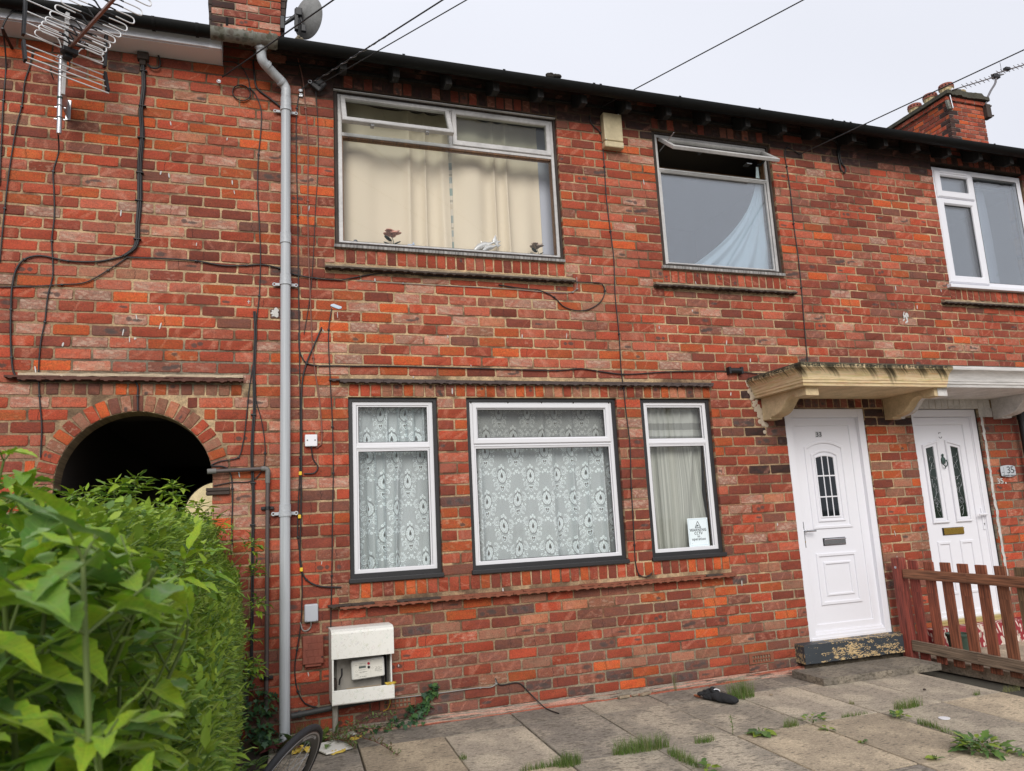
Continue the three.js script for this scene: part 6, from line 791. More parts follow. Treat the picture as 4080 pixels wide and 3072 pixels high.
{ // overhead wires to a pole across the street
  const wire = (a, b, r, label, twist) => { const A = new THREE.Vector3(...a), B = new THREE.Vector3(...b), pts = []; for (let k = 0; k <= 30; k++) { const t = k / 30, q = A.clone().lerp(B, t); pts.push(q); } const t = thing('overhead_wire', label, 'wire'); put(t, 'wire', tube(pts, r, 5, 40), M.cable); if (twist) { const h = []; for (let k = 0; k <= 60; k++) { const s = k / 60 * 0.035, q = A.clone().lerp(B, s), an = k * 0.9; h.push(q.add(new THREE.Vector3(0.005 * Math.cos(an), 0.005 * Math.sin(an), 0.004 * Math.sin(an)))); } put(t, 'twisted_grip', tube(h, 0.0028, 5, 120), M.steel); } };
  wire([-0.238, 4.977, 0.04], [15.476, 7.212, 20.404], 0.0058, 'overhead wire rising from the eye bolt across the swan neck and dish', false); wire([0.442, 5.02, 0.05], [15.625, 7.071, 20.302], 0.006, 'upper of the two overhead wires leaving the joint box left of the wide window', true); wire([0.478, 4.998, 0.05], [16.079, 6.51, 19.995], 0.0045, 'lower thin overhead wire leaving the joint box left of the wide window', false); wire([3.066, 5.193, 0.03], [15.702, 6.989, 20.252], 0.0055, 'overhead wire crossing the sky from above the cream alarm box', false); wire([5.271, 4.969, 0.03], [15.672, 7.054, 20.259], 0.0058, 'overhead wire passing before the right chimney from beside the open-vent window', false); wire([-1.6, 5.165, 0.24], [14.238, 7.848, 21.247], 0.006, 'overhead wire at the top left corner from the fascia bracket', true);
  const p = thing('telegraph_pole', 'wooden telegraph pole across the street behind the viewer', 'pole', [15.7, 0, 20.4]); put(p, 'pole', rod([0, -0.3, 0], [0, 8, 0], 0.15, 0.11, 12), M.oldWood);
}
// ================================================================= ground
{
  const g = new THREE.PlaneGeometry(400, 400).rotateX(-Math.PI / 2).translate(0, -0.07, 0); solo('ground', boxUV(g), std({ color: lin(0.075, 0.068, 0.05), roughness: 1, bumpMap: rep(T.grain, 2), bumpScale: 0.01 }), null, null, null, 'structure');
  solo('road', bx(-60, -0.065, 9.5, 70, -0.05, 15.5), std({ color: lin(0.055, 0.055, 0.057), roughness: 0.9, map: rep(T.dirt, 0.5) }), null, null, null, 'structure'); solo('pavement', bx(-60, -0.066, 7.4, 70, 0.0, 9.5), std({ map: rep(T.slab[0], 1), roughness: 0.95 }), null, null, null, 'structure');
  solo('path', bx(5.80, -0.06, 0.15, 9.6, 0.045, 7.3, 0.01), std({ map: rep(T.slab[2], 1), roughness: 0.95, bumpMap: rep(T.grain, 3), bumpScale: 0.004 }), null, null, null, 'structure');
  solo('passage_floor', bx(-1.25, -0.06, -7, 0.03, 0.0, -0.05), std({ color: lin(0.2, 0.19, 0.17), roughness: 1 }), null, null, null, 'structure');
  const patio = new THREE.Group(); patio.name = 'paving'; scene.add(patio); tag(patio, null, null, null, 'structure');
  const mats = [0, 1, 2, 3, 1].map((k, i) => [0.97, 0.84, 1.05].map((b) => std({ map: T.slab[k], color: lin(b * 1.12, b * 1.115, b * 1.09), roughness: 0.95, bumpMap: rep(T.grain, 3), bumpScale: 0.0035 }))).flat();
  const zr = [0.012, 0.398, 1.343, 2.288, 3.233, 4.178, 5.123, 6.068, 7.2], x0 = 0.72 - 0.585 * 2, sk = -0.052;
  for (let r = 0; r < zr.length - 1; r++) for (let k = 0; k < 12; k++) {
    const xa = x0 + k * 0.585, xb = xa + 0.585, za = zr[r], zb = zr[r + 1]; if (xb > 5.98 || (xa < -0.2 && r < 5)) continue; if (r === 0 && k === 3) continue;
    const wide = r === 0 && k === 2 ? 0.585 : 0, g = bx(xa + 0.004 + rr(0, 0.003), -0.05, za + 0.004, Math.min(xb + wide, 5.86 + 0.052 * za) - 0.004 - rr(0, 0.003), 0, zb - 0.005, 0.006), p = g.attributes.position, uv = g.attributes.uv, ou = R() * 3, ov = R() * 3, tl = [rr(-0.003, 0.003), rr(-0.003, 0.003), rr(-0.002, 0.003)];
    for (let i = 0; i < p.count; i++) { const z = p.getZ(i); p.setX(i, p.getX(i) + sk * z); if (p.getY(i) > -0.02) p.setY(i, p.getY(i) + tl[2] + tl[0] * (p.getX(i) - xa - 0.3) * 2 + tl[1] * (z - za - 0.4)); uv.setXY(i, uv.getX(i) * 1.1 + ou, uv.getY(i) * 1.1 + ov); }
    put(patio, 'paving_slab', g, r === 0 ? mats[r === 0 && k < 5 ? 10 : pick([1, 4, 10])] : pick(mats.slice(0, 14)));
  }
  solo('soil_bed', (() => { const g = new THREE.PlaneGeometry(1.4, 6.6, 40, 160), p = g.attributes.position; for (let i = 0; i < p.count; i++) p.setZ(i, 0.05 * fbm(p.getX(i) * 9, p.getY(i) * 9, 3) - 0.03); g.computeVertexNormals(); return boxUV(g.rotateX(-Math.PI / 2).translate(-0.62, 0, 3.35)); })(), M.soil, null, null, null, 'structure');
}
// ================================================================= the picket fence
{
  const f = thing('picket_fence', 'low red-brown picket fence with weathered rails between the two front doors', 'fence', [5.72, 0, 0.15]);
  const stain = (k) => std({ color: lin(...[[0.56, 0.11, 0.07], [0.64, 0.17, 0.085], [0.60, 0.19, 0.09], [0.52, 0.19, 0.09], [0.45, 0.22, 0.10], [0.38, 0.24, 0.12]][k]), roughness: 0.75, map: rep(T.wood, 8, 1.6), bumpMap: rep(T.wood, 8, 1.6), bumpScale: 0.002 }); const st = [0, 1, 2, 3, 4, 5].map(stain);
  const rail = std({ color: lin(0.52, 0.37, 0.25), roughness: 0.8, map: rep(T.wood, 1, 1), bumpMap: rep(T.wood, 1, 1), bumpScale: 0.002 });
  const swap = (g) => { const uv = g.attributes.uv; for (let i = 0; i < uv.count; i++) { const a = uv.getX(i); uv.setXY(i, uv.getY(i) * 9, a * 1.4); } return g; };
  put(f, 'post', bx(-0.058, -0.02, -0.05, 0.028, 0.925, 0.045, 0.006), st[0]);
  put(f, 'bolt', new THREE.CylinderGeometry(0.012, 0.012, 0.008, 12).rotateZ(Math.PI / 2).translate(-0.06, 0.84, -0.0), M.steel);
  put(f, 'rail', swap(bx(-0.045, 0.742, 0.045, -0.012, 0.826, 3.2, 0.006)).rotateX(0.012), std({ color: lin(0.58, 0.24, 0.12), roughness: 0.8, map: rep(T.wood, 1, 1), bumpMap: rep(T.wood, 1, 1), bumpScale: 0.002 })); put(f, 'rail', swap(bx(-0.045, 0.105, 0.045, -0.012, 0.20, 3.2, 0.006)).rotateX(0.028), rail);
  for (let k = 0; k < 17; k++) { const z = 0.095 + k * 0.1735; put(f, 'picket', bx(-0.011, 0.025, z, 0.011, 0.902 - 0.0035 * k + rr(-0.003, 0.003), z + 0.1, 0.005), st[clamp(Math.floor(k * 0.8 + rr(-0.7, 0.7)), 0, 5)]); }
  const pot = thing('plant_pot', 'dark green plastic plant pot behind the fence pickets', 'plant pot', [6.0, 0.047, 0.41]); put(pot, 'pot', boxUV(new THREE.LatheGeometry([[0.001, 0.004], [0.066, 0.004], [0.07, 0], [0.09, 0.18], [0.098, 0.182], [0.099, 0.205], [0.092, 0.205], [0.085, 0.17], [0.001, 0.16]].map((q) => new THREE.Vector2(...q)), 28)), std({ color: lin(0.055, 0.10, 0.07), roughness: 0.5 }));
}
// ================================================================= things dropped on the paving
{
  const pts = [[0.0, 0, 0.02], [0.035, 0.001, 0.08], [0.06, 0.002, 0.14], [0.075, 0, 0.2], [0.085, 0, 0.27], [0.1, 0, 0.33]], c = new THREE.CatmullRomCurve3(pts.map((p) => new THREE.Vector3(...p))), g = new THREE.TubeGeometry(c, 40, 0.048, 16), p = g.attributes.position, uv = g.attributes.uv;
  for (let i = 0; i < p.count; i++) { const t = uv.getX(i), q = c.getPointAt(t), k = (0.72 + 0.5 * Math.sin(Math.PI * clamp(t * 1.1)) ** 0.6) * (t > 0.9 ? Math.sqrt(1 - ((t - 0.9) / 0.1) ** 2 * 0.98) : t < 0.05 ? 0.5 + t * 10 : 1), n = 1 + 0.5 * (fbm(p.getX(i) * 42, p.getZ(i) * 42 + p.getY(i) * 40, 3) - 0.5); let y = 0.028 + (p.getY(i) - q.y) * 0.62 * k * n; p.setXYZ(i, q.x + (p.getX(i) - q.x) * k * n, Math.max(0.003, y), q.z + (p.getZ(i) - q.z) * k * n); } g.computeVertexNormals();
  const s = thing('sock', 'crumpled black sock dropped on the paving beside a grass tuft', 'sock', [3.365, 0, 0.36]); const cloth = std({ color: lin(0.018, 0.019, 0.021), roughness: 1, bumpMap: rep(T.grain, 8), bumpScale: 0.003 });
  put(s, 'foot', boxUV(g), cloth); const cuff = []; for (let k = 0; k < 5; k++) { const q = new THREE.TorusGeometry(0.032 + 0.006 * R(), 0.014, 8, 16).scale(1.2, 0.8, 1).rotateX(rr(0.9, 1.9)).rotateY(k).translate(0.005 + 0.014 * k, 0.04 + 0.006 * k, 0.02 + 0.018 * k); cuff.push(q); } put(s, 'cuff', cuff, cloth); put(s, 'white_ring', new THREE.TorusGeometry(0.026, 0.004, 6, 20, 2.4).rotateX(-1.1).translate(0.065, 0.065, 0.12), M.whitePlastic); put(s, 'orange_tag', bx(-0.03, 0.006, -0.075, -0.008, 0.018, 0.0, 0.005), std({ color: lin(0.36, 0.12, 0.05), roughness: 0.8 })); put(s, 'pale_scrap', new THREE.SphereGeometry(0.02, 10, 8).scale(1, 0.8, 1).translate(0.09, 0.05, 0.06), M.cream);
  const ch = [[2.841, 0.02, 0.05, 0.05, 0.3], [3.061, 0.02, 0.035, 0.085, 1.1], [2.95, 0.012, 0.03, 0.03, 0.8]]; ch.forEach(([x, h, z, l, a], k) => solo('mortar_chip', bx(-l, 0, -0.018, l, h, 0.018, 0.006).rotateY(a * 0.4).translate(x, 0.004, z), M.cement, ['short pale mortar chip at the foot of the wall', 'longer pale mortar chip at the end of the dark slab by the wall', 'tiny pale mortar chip between the two larger ones'][k], 'mortar chip'));
  solo('white_lid', new THREE.CylinderGeometry(0.036, 0.036, 0.005, 24).translate(4.381, 0.005, 1.685), M.whitePlastic, 'flat round white lid lying on a paving slab right of the centre weeds', 'lid');
  [[4.92, 1.02, 'dark pebble on the slab between the loose step slab and the fence'], [3.86, 0.56, 'pale pebble on the slab near the wall right of the sock']].forEach(([x, z, l], k) => solo('pebble', new THREE.IcosahedronGeometry(0.011, 1).scale(1.2, 0.7, 1).translate(x, 0.006, z), k ? M.cement : M.claySoot, l, 'pebble'));
}
{ // the bicycle wheel leaning in from the bottom of the picture
  const t = thing('bicycle_wheel', 'black bicycle wheel with deep rim leaning at the bottom edge by the hedge', 'bicycle wheel', [0.1086, 0, 2.0696]);
  const az = -1.0404, el = 1.034, Rr = 0.335, h = new THREE.Vector3(Math.cos(az), 0, Math.sin(az)), nr = new THREE.Vector3(-Math.sin(az), 0, Math.cos(az)), u = new THREE.Vector3(0, Math.sin(el), 0).addScaledVector(nr, Math.cos(el)), n = h.clone().cross(u).normalize();
  const w = new THREE.Group(); w.name = 'wheel'; t.add(w); w.matrixAutoUpdate = true; const m = new THREE.Matrix4().makeBasis(h, u, n); w.quaternion.setFromRotationMatrix(m); w.position.set(0, Rr * Math.sin(el) + 0.005, 0);
  put(w, 'tyre', boxUV(new THREE.TorusGeometry(0.319, 0.0145, 14, 90)), std({ color: lin(0.022, 0.022, 0.025), roughness: 0.75 }));
  const rim = new THREE.LatheGeometry([[0.308, -0.011], [0.300, -0.0125], [0.275, -0.0095], [0.256, -0.004], [0.254, 0], [0.256, 0.004], [0.275, 0.0095], [0.300, 0.0125], [0.308, 0.011], [0.308, -0.011]].map((p) => new THREE.Vector2(...p)), 90).rotateX(Math.PI / 2); put(w, 'rim', boxUV(rim), std({ color: lin(0.02, 0.022, 0.024), roughness: 0.35 })); for (const s of [-1, 1]) put(w, 'brake_track', new THREE.TorusGeometry(0.2985, 0.0045, 6, 90).scale(1, 1, 0.5).translate(0, 0, s * 0.0115), M.steel);
  put(w, 'hub', rod([0, 0, -0.05], [0, 0, 0.05], 0.018, 0.018, 16), M.steel); for (let k = 0; k < 24; k++) { const a = k / 24 * 6.2832, s = k % 2 ? 1 : -1, b = a + s * 0.5 * (k % 4 < 2 ? 1 : -1); put(w, 'spoke', rod([0.02 * Math.cos(b), 0.02 * Math.sin(b), s * 0.035], [0.258 * Math.cos(a), 0.258 * Math.sin(a), 0], 0.0013, 0.0013, 5), M.steel); }
  const letters = []; const word = 'MUDDYFOX'; for (let k = 0; k < word.length; k++) for (const base of [1.32, 3.4, 5.4]) for (const s of [1, -1]) { const a = base - s * (k - 3.5) * 0.078; const g = text(word[k], 0.018, 0.0006).scale(1.15, 1, 1); if (s < 0) g.rotateY(Math.PI); g.rotateX(s > 0 ? -0.16 : 0.16).translate(0, 0.283, s * 0.0112).rotateZ(a - Math.PI / 2); letters.push(g); } put(w, 'lettering', letters, M.whitePaint);
}

// ================================================================= plants
const leafMat = (r, g, b, tr = 0.35, rough = 0.5) => phy({ color: lin(r, g, b), roughness: rough, side: THREE.DoubleSide, transmission: tr * 0, thickness: 0, specularIntensity: 0.6 });
const through = (r, g, b) => phy({ color: lin(r, g, b), roughness: 0.75, transmission: 0.42, thickness: 0, side: THREE.DoubleSide, specularIntensity: 0.5 });
// a leaf along +z from its stalk, folded on the midrib, drooping at the tip, with a toothed edge
function leafGeo(L, W, n, fold, droop, teeth, seed) {
  const P = [], I = []; for (let i = 0; i <= n; i++) { const t = i / n, w = W * Math.pow(Math.sin(Math.PI * Math.pow(t, 0.72)), 0.85) * (i % 2 ? 1 + teeth : 1 - teeth * 0.4) * (t === 0 ? 0.2 : 1), z = L * t, y = -droop * L * t * t + 0.03 * L * Math.sin(t * 9 + seed); P.push(-w, y + fold * w, z - (i % 2 ? 0 : teeth * 0.06 * L), 0, y, z, w, y + fold * w * 0.9, z - (i % 2 ? 0 : teeth * 0.06 * L)); }
  for (let i = 0; i < n; i++) { const a = i * 3; I.push(a, a + 3, a + 4, a, a + 4, a + 1, a + 1, a + 4, a + 5, a + 1, a + 5, a + 2); }
  const g = new THREE.BufferGeometry(); g.setAttribute('position', new THREE.Float32BufferAttribute(P, 3)); g.setIndex(I); g.computeVertexNormals(); const uv = new Float32Array(P.length / 3 * 2); for (let i = 0; i < P.length / 3; i++) { uv[2 * i] = P[3 * i] / W * 0.5 + 0.5; uv[2 * i + 1] = P[3 * i + 2] / L; } g.setAttribute('uv', new THREE.BufferAttribute(uv, 2)); return g;
}
const veins = canvasTex(128, 256, (g, W, H) => { g.fillStyle = '#dfe6d0'; g.fillRect(0, 0, W, H); for (let i = 0; i < 260; i++) { g.fillStyle = `rgba(${rr(120, 255)},${rr(160, 255)},${rr(100, 200)},0.12)`; g.beginPath(); g.arc(R() * W, R() * H, rr(3, 16), 0, 7); g.fill(); } g.strokeStyle = 'rgba(255,255,225,0.9)'; g.lineWidth = 4; g.beginPath(); g.moveTo(64, 0); g.lineTo(64, H); g.stroke(); g.lineWidth = 1.6; for (let y = 10; y < H; y += 22) for (const s of [-1, 1]) { g.beginPath(); g.moveTo(64, H - y); g.quadraticCurveTo(64 + s * 34, H - y - 12, 64 + s * 62, H - y - 34); g.stroke(); } });
const ELDER = [0, 1, 2, 3].map((k) => leafGeo(1, 0.155 + 0.018 * k, 10, 0.3 + 0.1 * k, 0.14 + 0.12 * k, 0.13, k * 2)), PRIVET = [leafGeo(1, 0.2, 3, 0.35, 0.1, 0, 1), leafGeo(1, 0.23, 3, 0.25, 0.2, 0, 2)];
const elderMats = [[0.36, 0.52, 0.04], [0.30, 0.46, 0.04], [0.22, 0.38, 0.04], [0.44, 0.58, 0.04], [0.16, 0.29, 0.07]].map((c) => { const m = through(...c); m.map = veins; return m; });
const UPV = new THREE.Vector3(0, 1, 0), ZV = new THREE.Vector3(0, 0, 1);
function orient(pos, dir, size, roll = 0) { const q = new THREE.Quaternion().setFromUnitVectors(ZV, dir.clone().normalize()); // keep the upper side up
  const up = new THREE.Vector3(0, 1, 0).applyQuaternion(q), want = UPV.clone().addScaledVector(dir, -UPV.dot(dir) / dir.lengthSq()); if (want.lengthSq() > 1e-4) { want.normalize(); const s = new THREE.Vector3().crossVectors(up, want).dot(dir.clone().normalize()), a = Math.atan2(s, up.dot(want)); q.premultiply(new THREE.Quaternion().setFromAxisAngle(dir.clone().normalize(), a + roll)); }
  return new THREE.Matrix4().compose(pos, q, new THREE.Vector3(size, size, size)); }
function sprig(out, stems, base, dir, len, size, nodes = 4) { // a shoot with opposite pinnate leaves
  const d = dir.clone().normalize(), side = new THREE.Vector3().crossVectors(d, Math.abs(d.y) > 0.9 ? new THREE.Vector3(1, 0, 0.2) : UPV).normalize(), az0 = R() * 3.14; stems.push([base.clone(), base.clone().addScaledVector(d, len), 0.0035 * size / 0.1]);
  for (let k = 0; k < nodes; k++) { const t = (k + 1) / nodes, p = base.clone().addScaledVector(d, len * (0.35 + 0.65 * t)), az = az0 + k * 1.57 + rr(-0.3, 0.3), young = k === nodes - 1;
    for (const s of [0, Math.PI]) { const out2 = side.clone().applyAxisAngle(d, az + s), ld = out2.clone().addScaledVector(d, young ? 1.3 : 0.35 + 0.3 * t).add(new THREE.Vector3(0, 0.12, 0)).normalize(), rl = size * (young ? 0.35 : 1.15 - 0.35 * t), cross = new THREE.Vector3().crossVectors(ld, UPV).normalize(); if (cross.lengthSq() < 0.1) cross.copy(side); stems.push([p.clone(), p.clone().addScaledVector(ld, rl), 0.0018 * size / 0.1]);
      const n = young ? 1 : 2; for (let j = 0; j <= n; j++) { const q = p.clone().addScaledVector(ld, rl * (0.4 + 0.6 * j / n)), ls = size * rr(0.75, 1.1) * (young ? 0.65 : 1); if (j === n) out.push([q, ld.clone().add(new THREE.Vector3(rr(-0.1, 0.1), rr(-0.25, 0.1), rr(-0.1, 0.1))), ls, young]); else for (const z of [-1, 1]) out.push([q, ld.clone().multiplyScalar(0.6).addScaledVector(cross, z * 0.9).add(new THREE.Vector3(0, rr(-0.3, 0.12), 0)), ls * 0.9, young]); } } }
}
// the outline of the bushes against the wall, as an elevation seen over their heads: leaves that would stand above it are not grown
const skyline = (p) => { const dx = p.x - camera.position.x, dz = camera.position.z - p.z, az = Math.atan2(dx, dz) * 57.3; const A = [[-30, 8.5], [-15.2, 7.2], [-12.6, 6.6], [-11.6, 4.4], [-10, 2.4], [-8.6, 1.4], [-7.5, 0.2], [-5, -1.6], [-3.2, -4], [-1.2, -4], [2, -5]]; let h = -5; for (let i = 0; i < A.length - 1; i++) if (az >= A[i][0] && az <= A[i + 1][0]) h = mix(A[i][1], A[i + 1][1], (az - A[i][0]) / (A[i + 1][0] - A[i][0])); return az > -3.6 ? 9 : (p.y - camera.position.y) / Math.hypot(dx, dz) * 57.3 - h; };
function screenSize(p, s) { const v = p.clone().project(camera); if (Math.abs(v.x) > 1.05 || Math.abs(v.y) > 1.05 || v.z > 1) return 0; return s / p.distanceTo(camera.position); }
function foliageThing(t, list, stems, geos, mats, most, stemMat) {
  list.forEach((l) => (l.see = screenSize(l[0], l[2]))); list.sort((a, b) => b.see - a.see); const o0 = t.position; const rest = mats.map(() => []);
  list.forEach((l, i) => { const m = orient(l[0].clone().sub(o0), l[1], l[2], rr(-0.3, 0.3)), mi = l[3] ? pick([0, 3, 0]) : Math.floor(R() * mats.length); if (i < most && l.see > 0.004) { const o = put(t, 'leaf', pick(geos), mats[mi % mats.length]); o.applyMatrix4(m); } else rest[mi % mats.length].push(m); });
  rest.forEach((ms, k) => { if (!ms.length) return; const im = new THREE.InstancedMesh(geos[k % geos.length], mats[k], ms.length); ms.forEach((m, i) => im.setMatrixAt(i, m)); im.name = partName(t, 'foliage'); im.castShadow = im.receiveShadow = true; im.userData.kind = 'stuff'; t.add(im); });
  if (stems.length) put(t, 'stem', stems.map(([a, b, r]) => rod(a.clone().sub(o0).toArray(), b.clone().sub(o0).toArray(), r, r * 0.7, 5)), stemMat);
}
const stemGreen = std({ color: lin(0.10, 0.14, 0.03), roughness: 0.7 }), stemBrown = std({ color: lin(0.07, 0.05, 0.03), roughness: 0.9 });
const V = (x, y, z) => new THREE.Vector3(x, y, z);
{ // privet hedge along the left edge of the paving, up to the wall
  const h = thing('privet_hedge', 'clipped small-leaved privet hedge running from the arch along the left of the paving', 'hedge', [-0.5, 0, 2.3]);
  const list = [], add = (x, y, z, n) => { const d = n.clone().multiplyScalar(0.9).add(V(rr(-1, 1), rr(-0.4, 1.1), rr(-1, 1))); list.push([V(x, y, z), d, rr(0.022, 0.04) * (y > 1.4 ? 1.1 : 1), R() < 0.3]); };
  const edge = (y, z) => -0.035 - 0.05 * fbm(y * 4, z * 3.1, 3) - 0.16 * smooth(1.0, 1.45, y) - 0.04 * smooth(0.6, 0.1, y) - (y < 0.35 ? (0.35 - y) * 0.5 : 0), top = (x, z) => 1.43 + 0.16 * fbm(x * 4 + 3, z * 3, 3) - 0.08 - 0.34 * Math.pow(smooth(-0.42, 0.0, x), 2);
  for (let i = 0; i < 52000; i++) { const z = 0.16 + 4.3 * Math.pow(R(), 1.0), y = rr(0.12, 1.5), dep = Math.pow(R(), 1.6) * 0.17; add(edge(y, z) - dep + (R() < 0.04 ? rr(0, 0.05) : 0), y, z, V(1, 0.3, 0)); }
  for (let i = 0; i < 26000; i++) { const z = rr(0.12, 4.6), x = rr(-1.15, -0.06), dep = Math.pow(R(), 1.5) * 0.15; add(x, top(x, z) - dep + (R() < 0.05 ? rr(0, 0.07) : 0), z, V(0, 1, 0.2)); }
  for (let i = 0; i < 6000; i++) add(rr(-1.1, -0.1), rr(0.2, 1.5), 0.14 + Math.pow(R(), 2) * 0.1, V(0, 0.3, -1));
  const st = []; for (let i = 0; i < 160; i++) { const z = rr(0.3, 4.4), y = rr(0.1, 1.2); st.push([V(-0.45 + rr(-0.2, 0.1), 0, z), V(edge(y, z) - 0.03, y, z + rr(-0.2, 0.2)), 0.004]); }
  foliageThing(h, list, st, PRIVET, [[0.28, 0.42, 0.04], [0.22, 0.36, 0.04], [0.17, 0.29, 0.035], [0.34, 0.46, 0.05], [0.12, 0.22, 0.04]].map((c) => through(...c)), 0, stemBrown);
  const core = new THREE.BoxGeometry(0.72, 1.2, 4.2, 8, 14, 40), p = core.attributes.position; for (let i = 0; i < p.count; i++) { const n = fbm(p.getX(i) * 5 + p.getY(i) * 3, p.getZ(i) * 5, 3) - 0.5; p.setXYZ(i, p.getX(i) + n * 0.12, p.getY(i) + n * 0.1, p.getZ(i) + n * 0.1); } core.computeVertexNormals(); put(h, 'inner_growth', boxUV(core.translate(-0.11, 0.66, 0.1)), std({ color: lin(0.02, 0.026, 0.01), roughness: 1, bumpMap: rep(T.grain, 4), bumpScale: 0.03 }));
}
{ // elder growing through the hedge, close to the viewer
  const t = thing('elder_shrub', 'large-leaved bright green elder shrub close to the viewer at the lower left', 'shrub', [-0.45, 0, 4.7]), list = [], st = [];
  const spots = []; for (let i = 0; i < 105; i++) { const z = rr(3.8, 5.14), d = 5.88 - z, az = -rr(0.06, 0.31); spots.push([az * d * 1.02 - 0.02, 1.431 + d * rr(-0.36, -0.02 + 0.5 * (-az - 0.07)), z]); }
  spots.forEach(([x, y, z]) => { sprig(list, st, V(x - 0.03, y - 0.14, z - 0.03), V(rr(-0.25, 0.6), rr(0.75, 1.2), rr(-0.3, 0.5)), rr(0.13, 0.24), rr(0.055, 0.105), 3); });
  for (let i = 0; i < 14; i++) st.push([V(-0.45 + rr(-0.3, 0.2), 0, rr(4.2, 5)), V(rr(-0.5, -0.15), rr(1, 1.35), rr(4.2, 4.9)), 0.008]);
  foliageThing(t, list.filter((l) => l[0].distanceTo(camera.position) > 0.55 && !(l[0].x > -0.05) && skyline(l[0]) < 0 && skyline(l[0].clone().addScaledVector(l[1].clone().normalize(), l[2])) < 0.25), st.filter(([a, b]) => skyline(b) < -0.3 && skyline(a) < 0), ELDER, elderMats, 296, stemGreen);
}
{
  const t = thing('elder_shrub', 'mid-distance elder shoots poking out of the hedge side below the arch', 'shrub', [-0.3, 0, 2.8]), list = [], st = [];
  for (let i = 0; i < 22; i++) { const z = rr(3.0, 4.1), d = 5.88 - z, y = rr(0.45, 1.42), x = -0.10 - 0.02 * d * R() - 0.06 * R(); sprig(list, st, V(x - 0.05, y - 0.08, z), V(rr(0.2, 0.9), rr(0.5, 1), rr(-0.3, 0.7)), rr(0.1, 0.17), rr(0.06, 0.085), 3); }
  for (let i = 0; i < 22; i++) { const z = rr(2.6, 4.1), d = 5.88 - z; const q = rr(0.1, 0.24); sprig(list, st, V(-q * d, 1.22 + 0.9 * (q - 0.1) + rr(-0.05, 0.05), z), V(rr(-0.3, 0.4), 1, rr(-0.3, 0.4)), rr(0.08, 0.14), rr(0.055, 0.08), 3); }
  foliageThing(t, list, st, ELDER, elderMats, 180, stemGreen);
}
{
  const t = thing('elder_shrub', 'upright elder shoots with serrated leaves standing in front of the dark arch', 'shrub', [-0.65, 0, 1.1]), list = [], st = [];
  for (const [x, y, z, s] of [[-0.63, 1.60, 0.9, 0.10], [-0.72, 1.55, 1.0, 0.11], [-0.43, 1.56, 0.85, 0.09], [-0.82, 1.5, 1.2, 0.1], [-0.3, 1.44, 0.7, 0.09], [-0.52, 1.44, 1.0, 0.1], [-0.95, 1.5, 1.1, 0.1], [-0.2, 1.38, 0.55, 0.08], [-0.62, 1.42, 1.3, 0.09], [-0.38, 1.42, 1.2, 0.09]]) { sprig(list, st, V(x, y, z), V(rr(-0.15, 0.15), 1, rr(-0.1, 0.2)), 0.19, s * 0.9, 4); st.push([V(x + rr(-0.1, 0.1), 0.9, z), V(x, y, z), 0.005]); }
  for (let i = 0; i < 40; i++) sprig(list, st, V(rr(-1.05, -0.2), rr(1.28, 1.42), rr(0.35, 1.9)), V(rr(-0.4, 0.5), 1, rr(-0.2, 0.6)), rr(0.08, 0.13), rr(0.055, 0.08), 3);
  for (const [x, y, z] of [[0.0, 1.2, 0.5], [0.02, 0.98, 0.45], [-0.01, 0.62, 0.5], [-0.03, 0.8, 0.6], [0.01, 0.56, 0.38], [-0.02, 1.36, 0.5]]) { sprig(list, st, V(x - 0.05, y - 0.08, z), V(0.8, 0.8, rr(-0.2, 0.3)), 0.15, 0.062, 4); st.push([V(x - 0.25, y - 0.3, z), V(x - 0.05, y - 0.08, z), 0.004]); }
  foliageThing(t, list, st, ELDER, elderMats, 240, stemGreen);
}
// ivy, weeds and grasses
const ivyShape = (() => { const s = new THREE.Shape(); const pt = [[0, 0], [0.18, -0.14], [0.46, -0.12], [0.34, 0.16], [0.58, 0.42], [0.24, 0.5], [0, 1], [-0.24, 0.5], [-0.58, 0.42], [-0.34, 0.16], [-0.46, -0.12], [-0.18, -0.14]]; pt.forEach((p, i) => i ? s.lineTo(...p) : s.moveTo(...p)); return s; })();
const IVY = (() => { const g = new THREE.ShapeGeometry(ivyShape), p = g.attributes.position; for (let i = 0; i < p.count; i++) { const x = p.getX(i), y = p.getY(i); p.setXYZ(i, x, 0.16 * Math.abs(x) - 0.15 * y * y, y); } g.computeVertexNormals(); return g; })();
const ivyMats = [[0.035, 0.085, 0.035], [0.05, 0.115, 0.04], [0.025, 0.06, 0.03], [0.07, 0.14, 0.04]].map((c) => { const m = leafMat(...c); m.roughness = 0.4; return m; });
function ivy(name, label, pos, spots, n) { const t = thing(name, label, 'ivy', pos), list = [], st = []; for (let i = 0; i < n; i++) { const [x, y, z, rx, ry, rz] = pick(spots); list.push([V(x + rr(-rx, rx), Math.max(0.015, y + rr(-ry, ry)), z + rr(0, rz)), V(rr(-0.7, 0.7), rr(-1, 0.2), rr(0.15, 0.8)), rr(0.026, 0.05), false]); } for (let i = 0; i < spots.length * 3; i++) { const a = pick(spots), b = pick(spots); st.push([V(a[0], Math.max(0.01, a[1]), a[2] + 0.01), V(mix(a[0], b[0], 0.6), Math.max(0.01, mix(a[1], b[1], 0.6)), a[2] + 0.012), 0.0025]); } foliageThing(t, list, st, [IVY], ivyMats, 290, stemBrown); }
ivy('ivy', 'dark ivy climbing the wall between the hedge and the drainpipe foot', [0.08, 0, 0.03], [[0.03, 0.10, 0.03, 0.13, 0.1, 0.12], [0.05, 0.3, 0.015, 0.09, 0.12, 0.06], [0.12, 0.22, 0.02, 0.08, 0.16, 0.06], [0.0, 0.5, 0.015, 0.05, 0.09, 0.04], [0.14, 0.06, 0.05, 0.1, 0.05, 0.16]], 230);
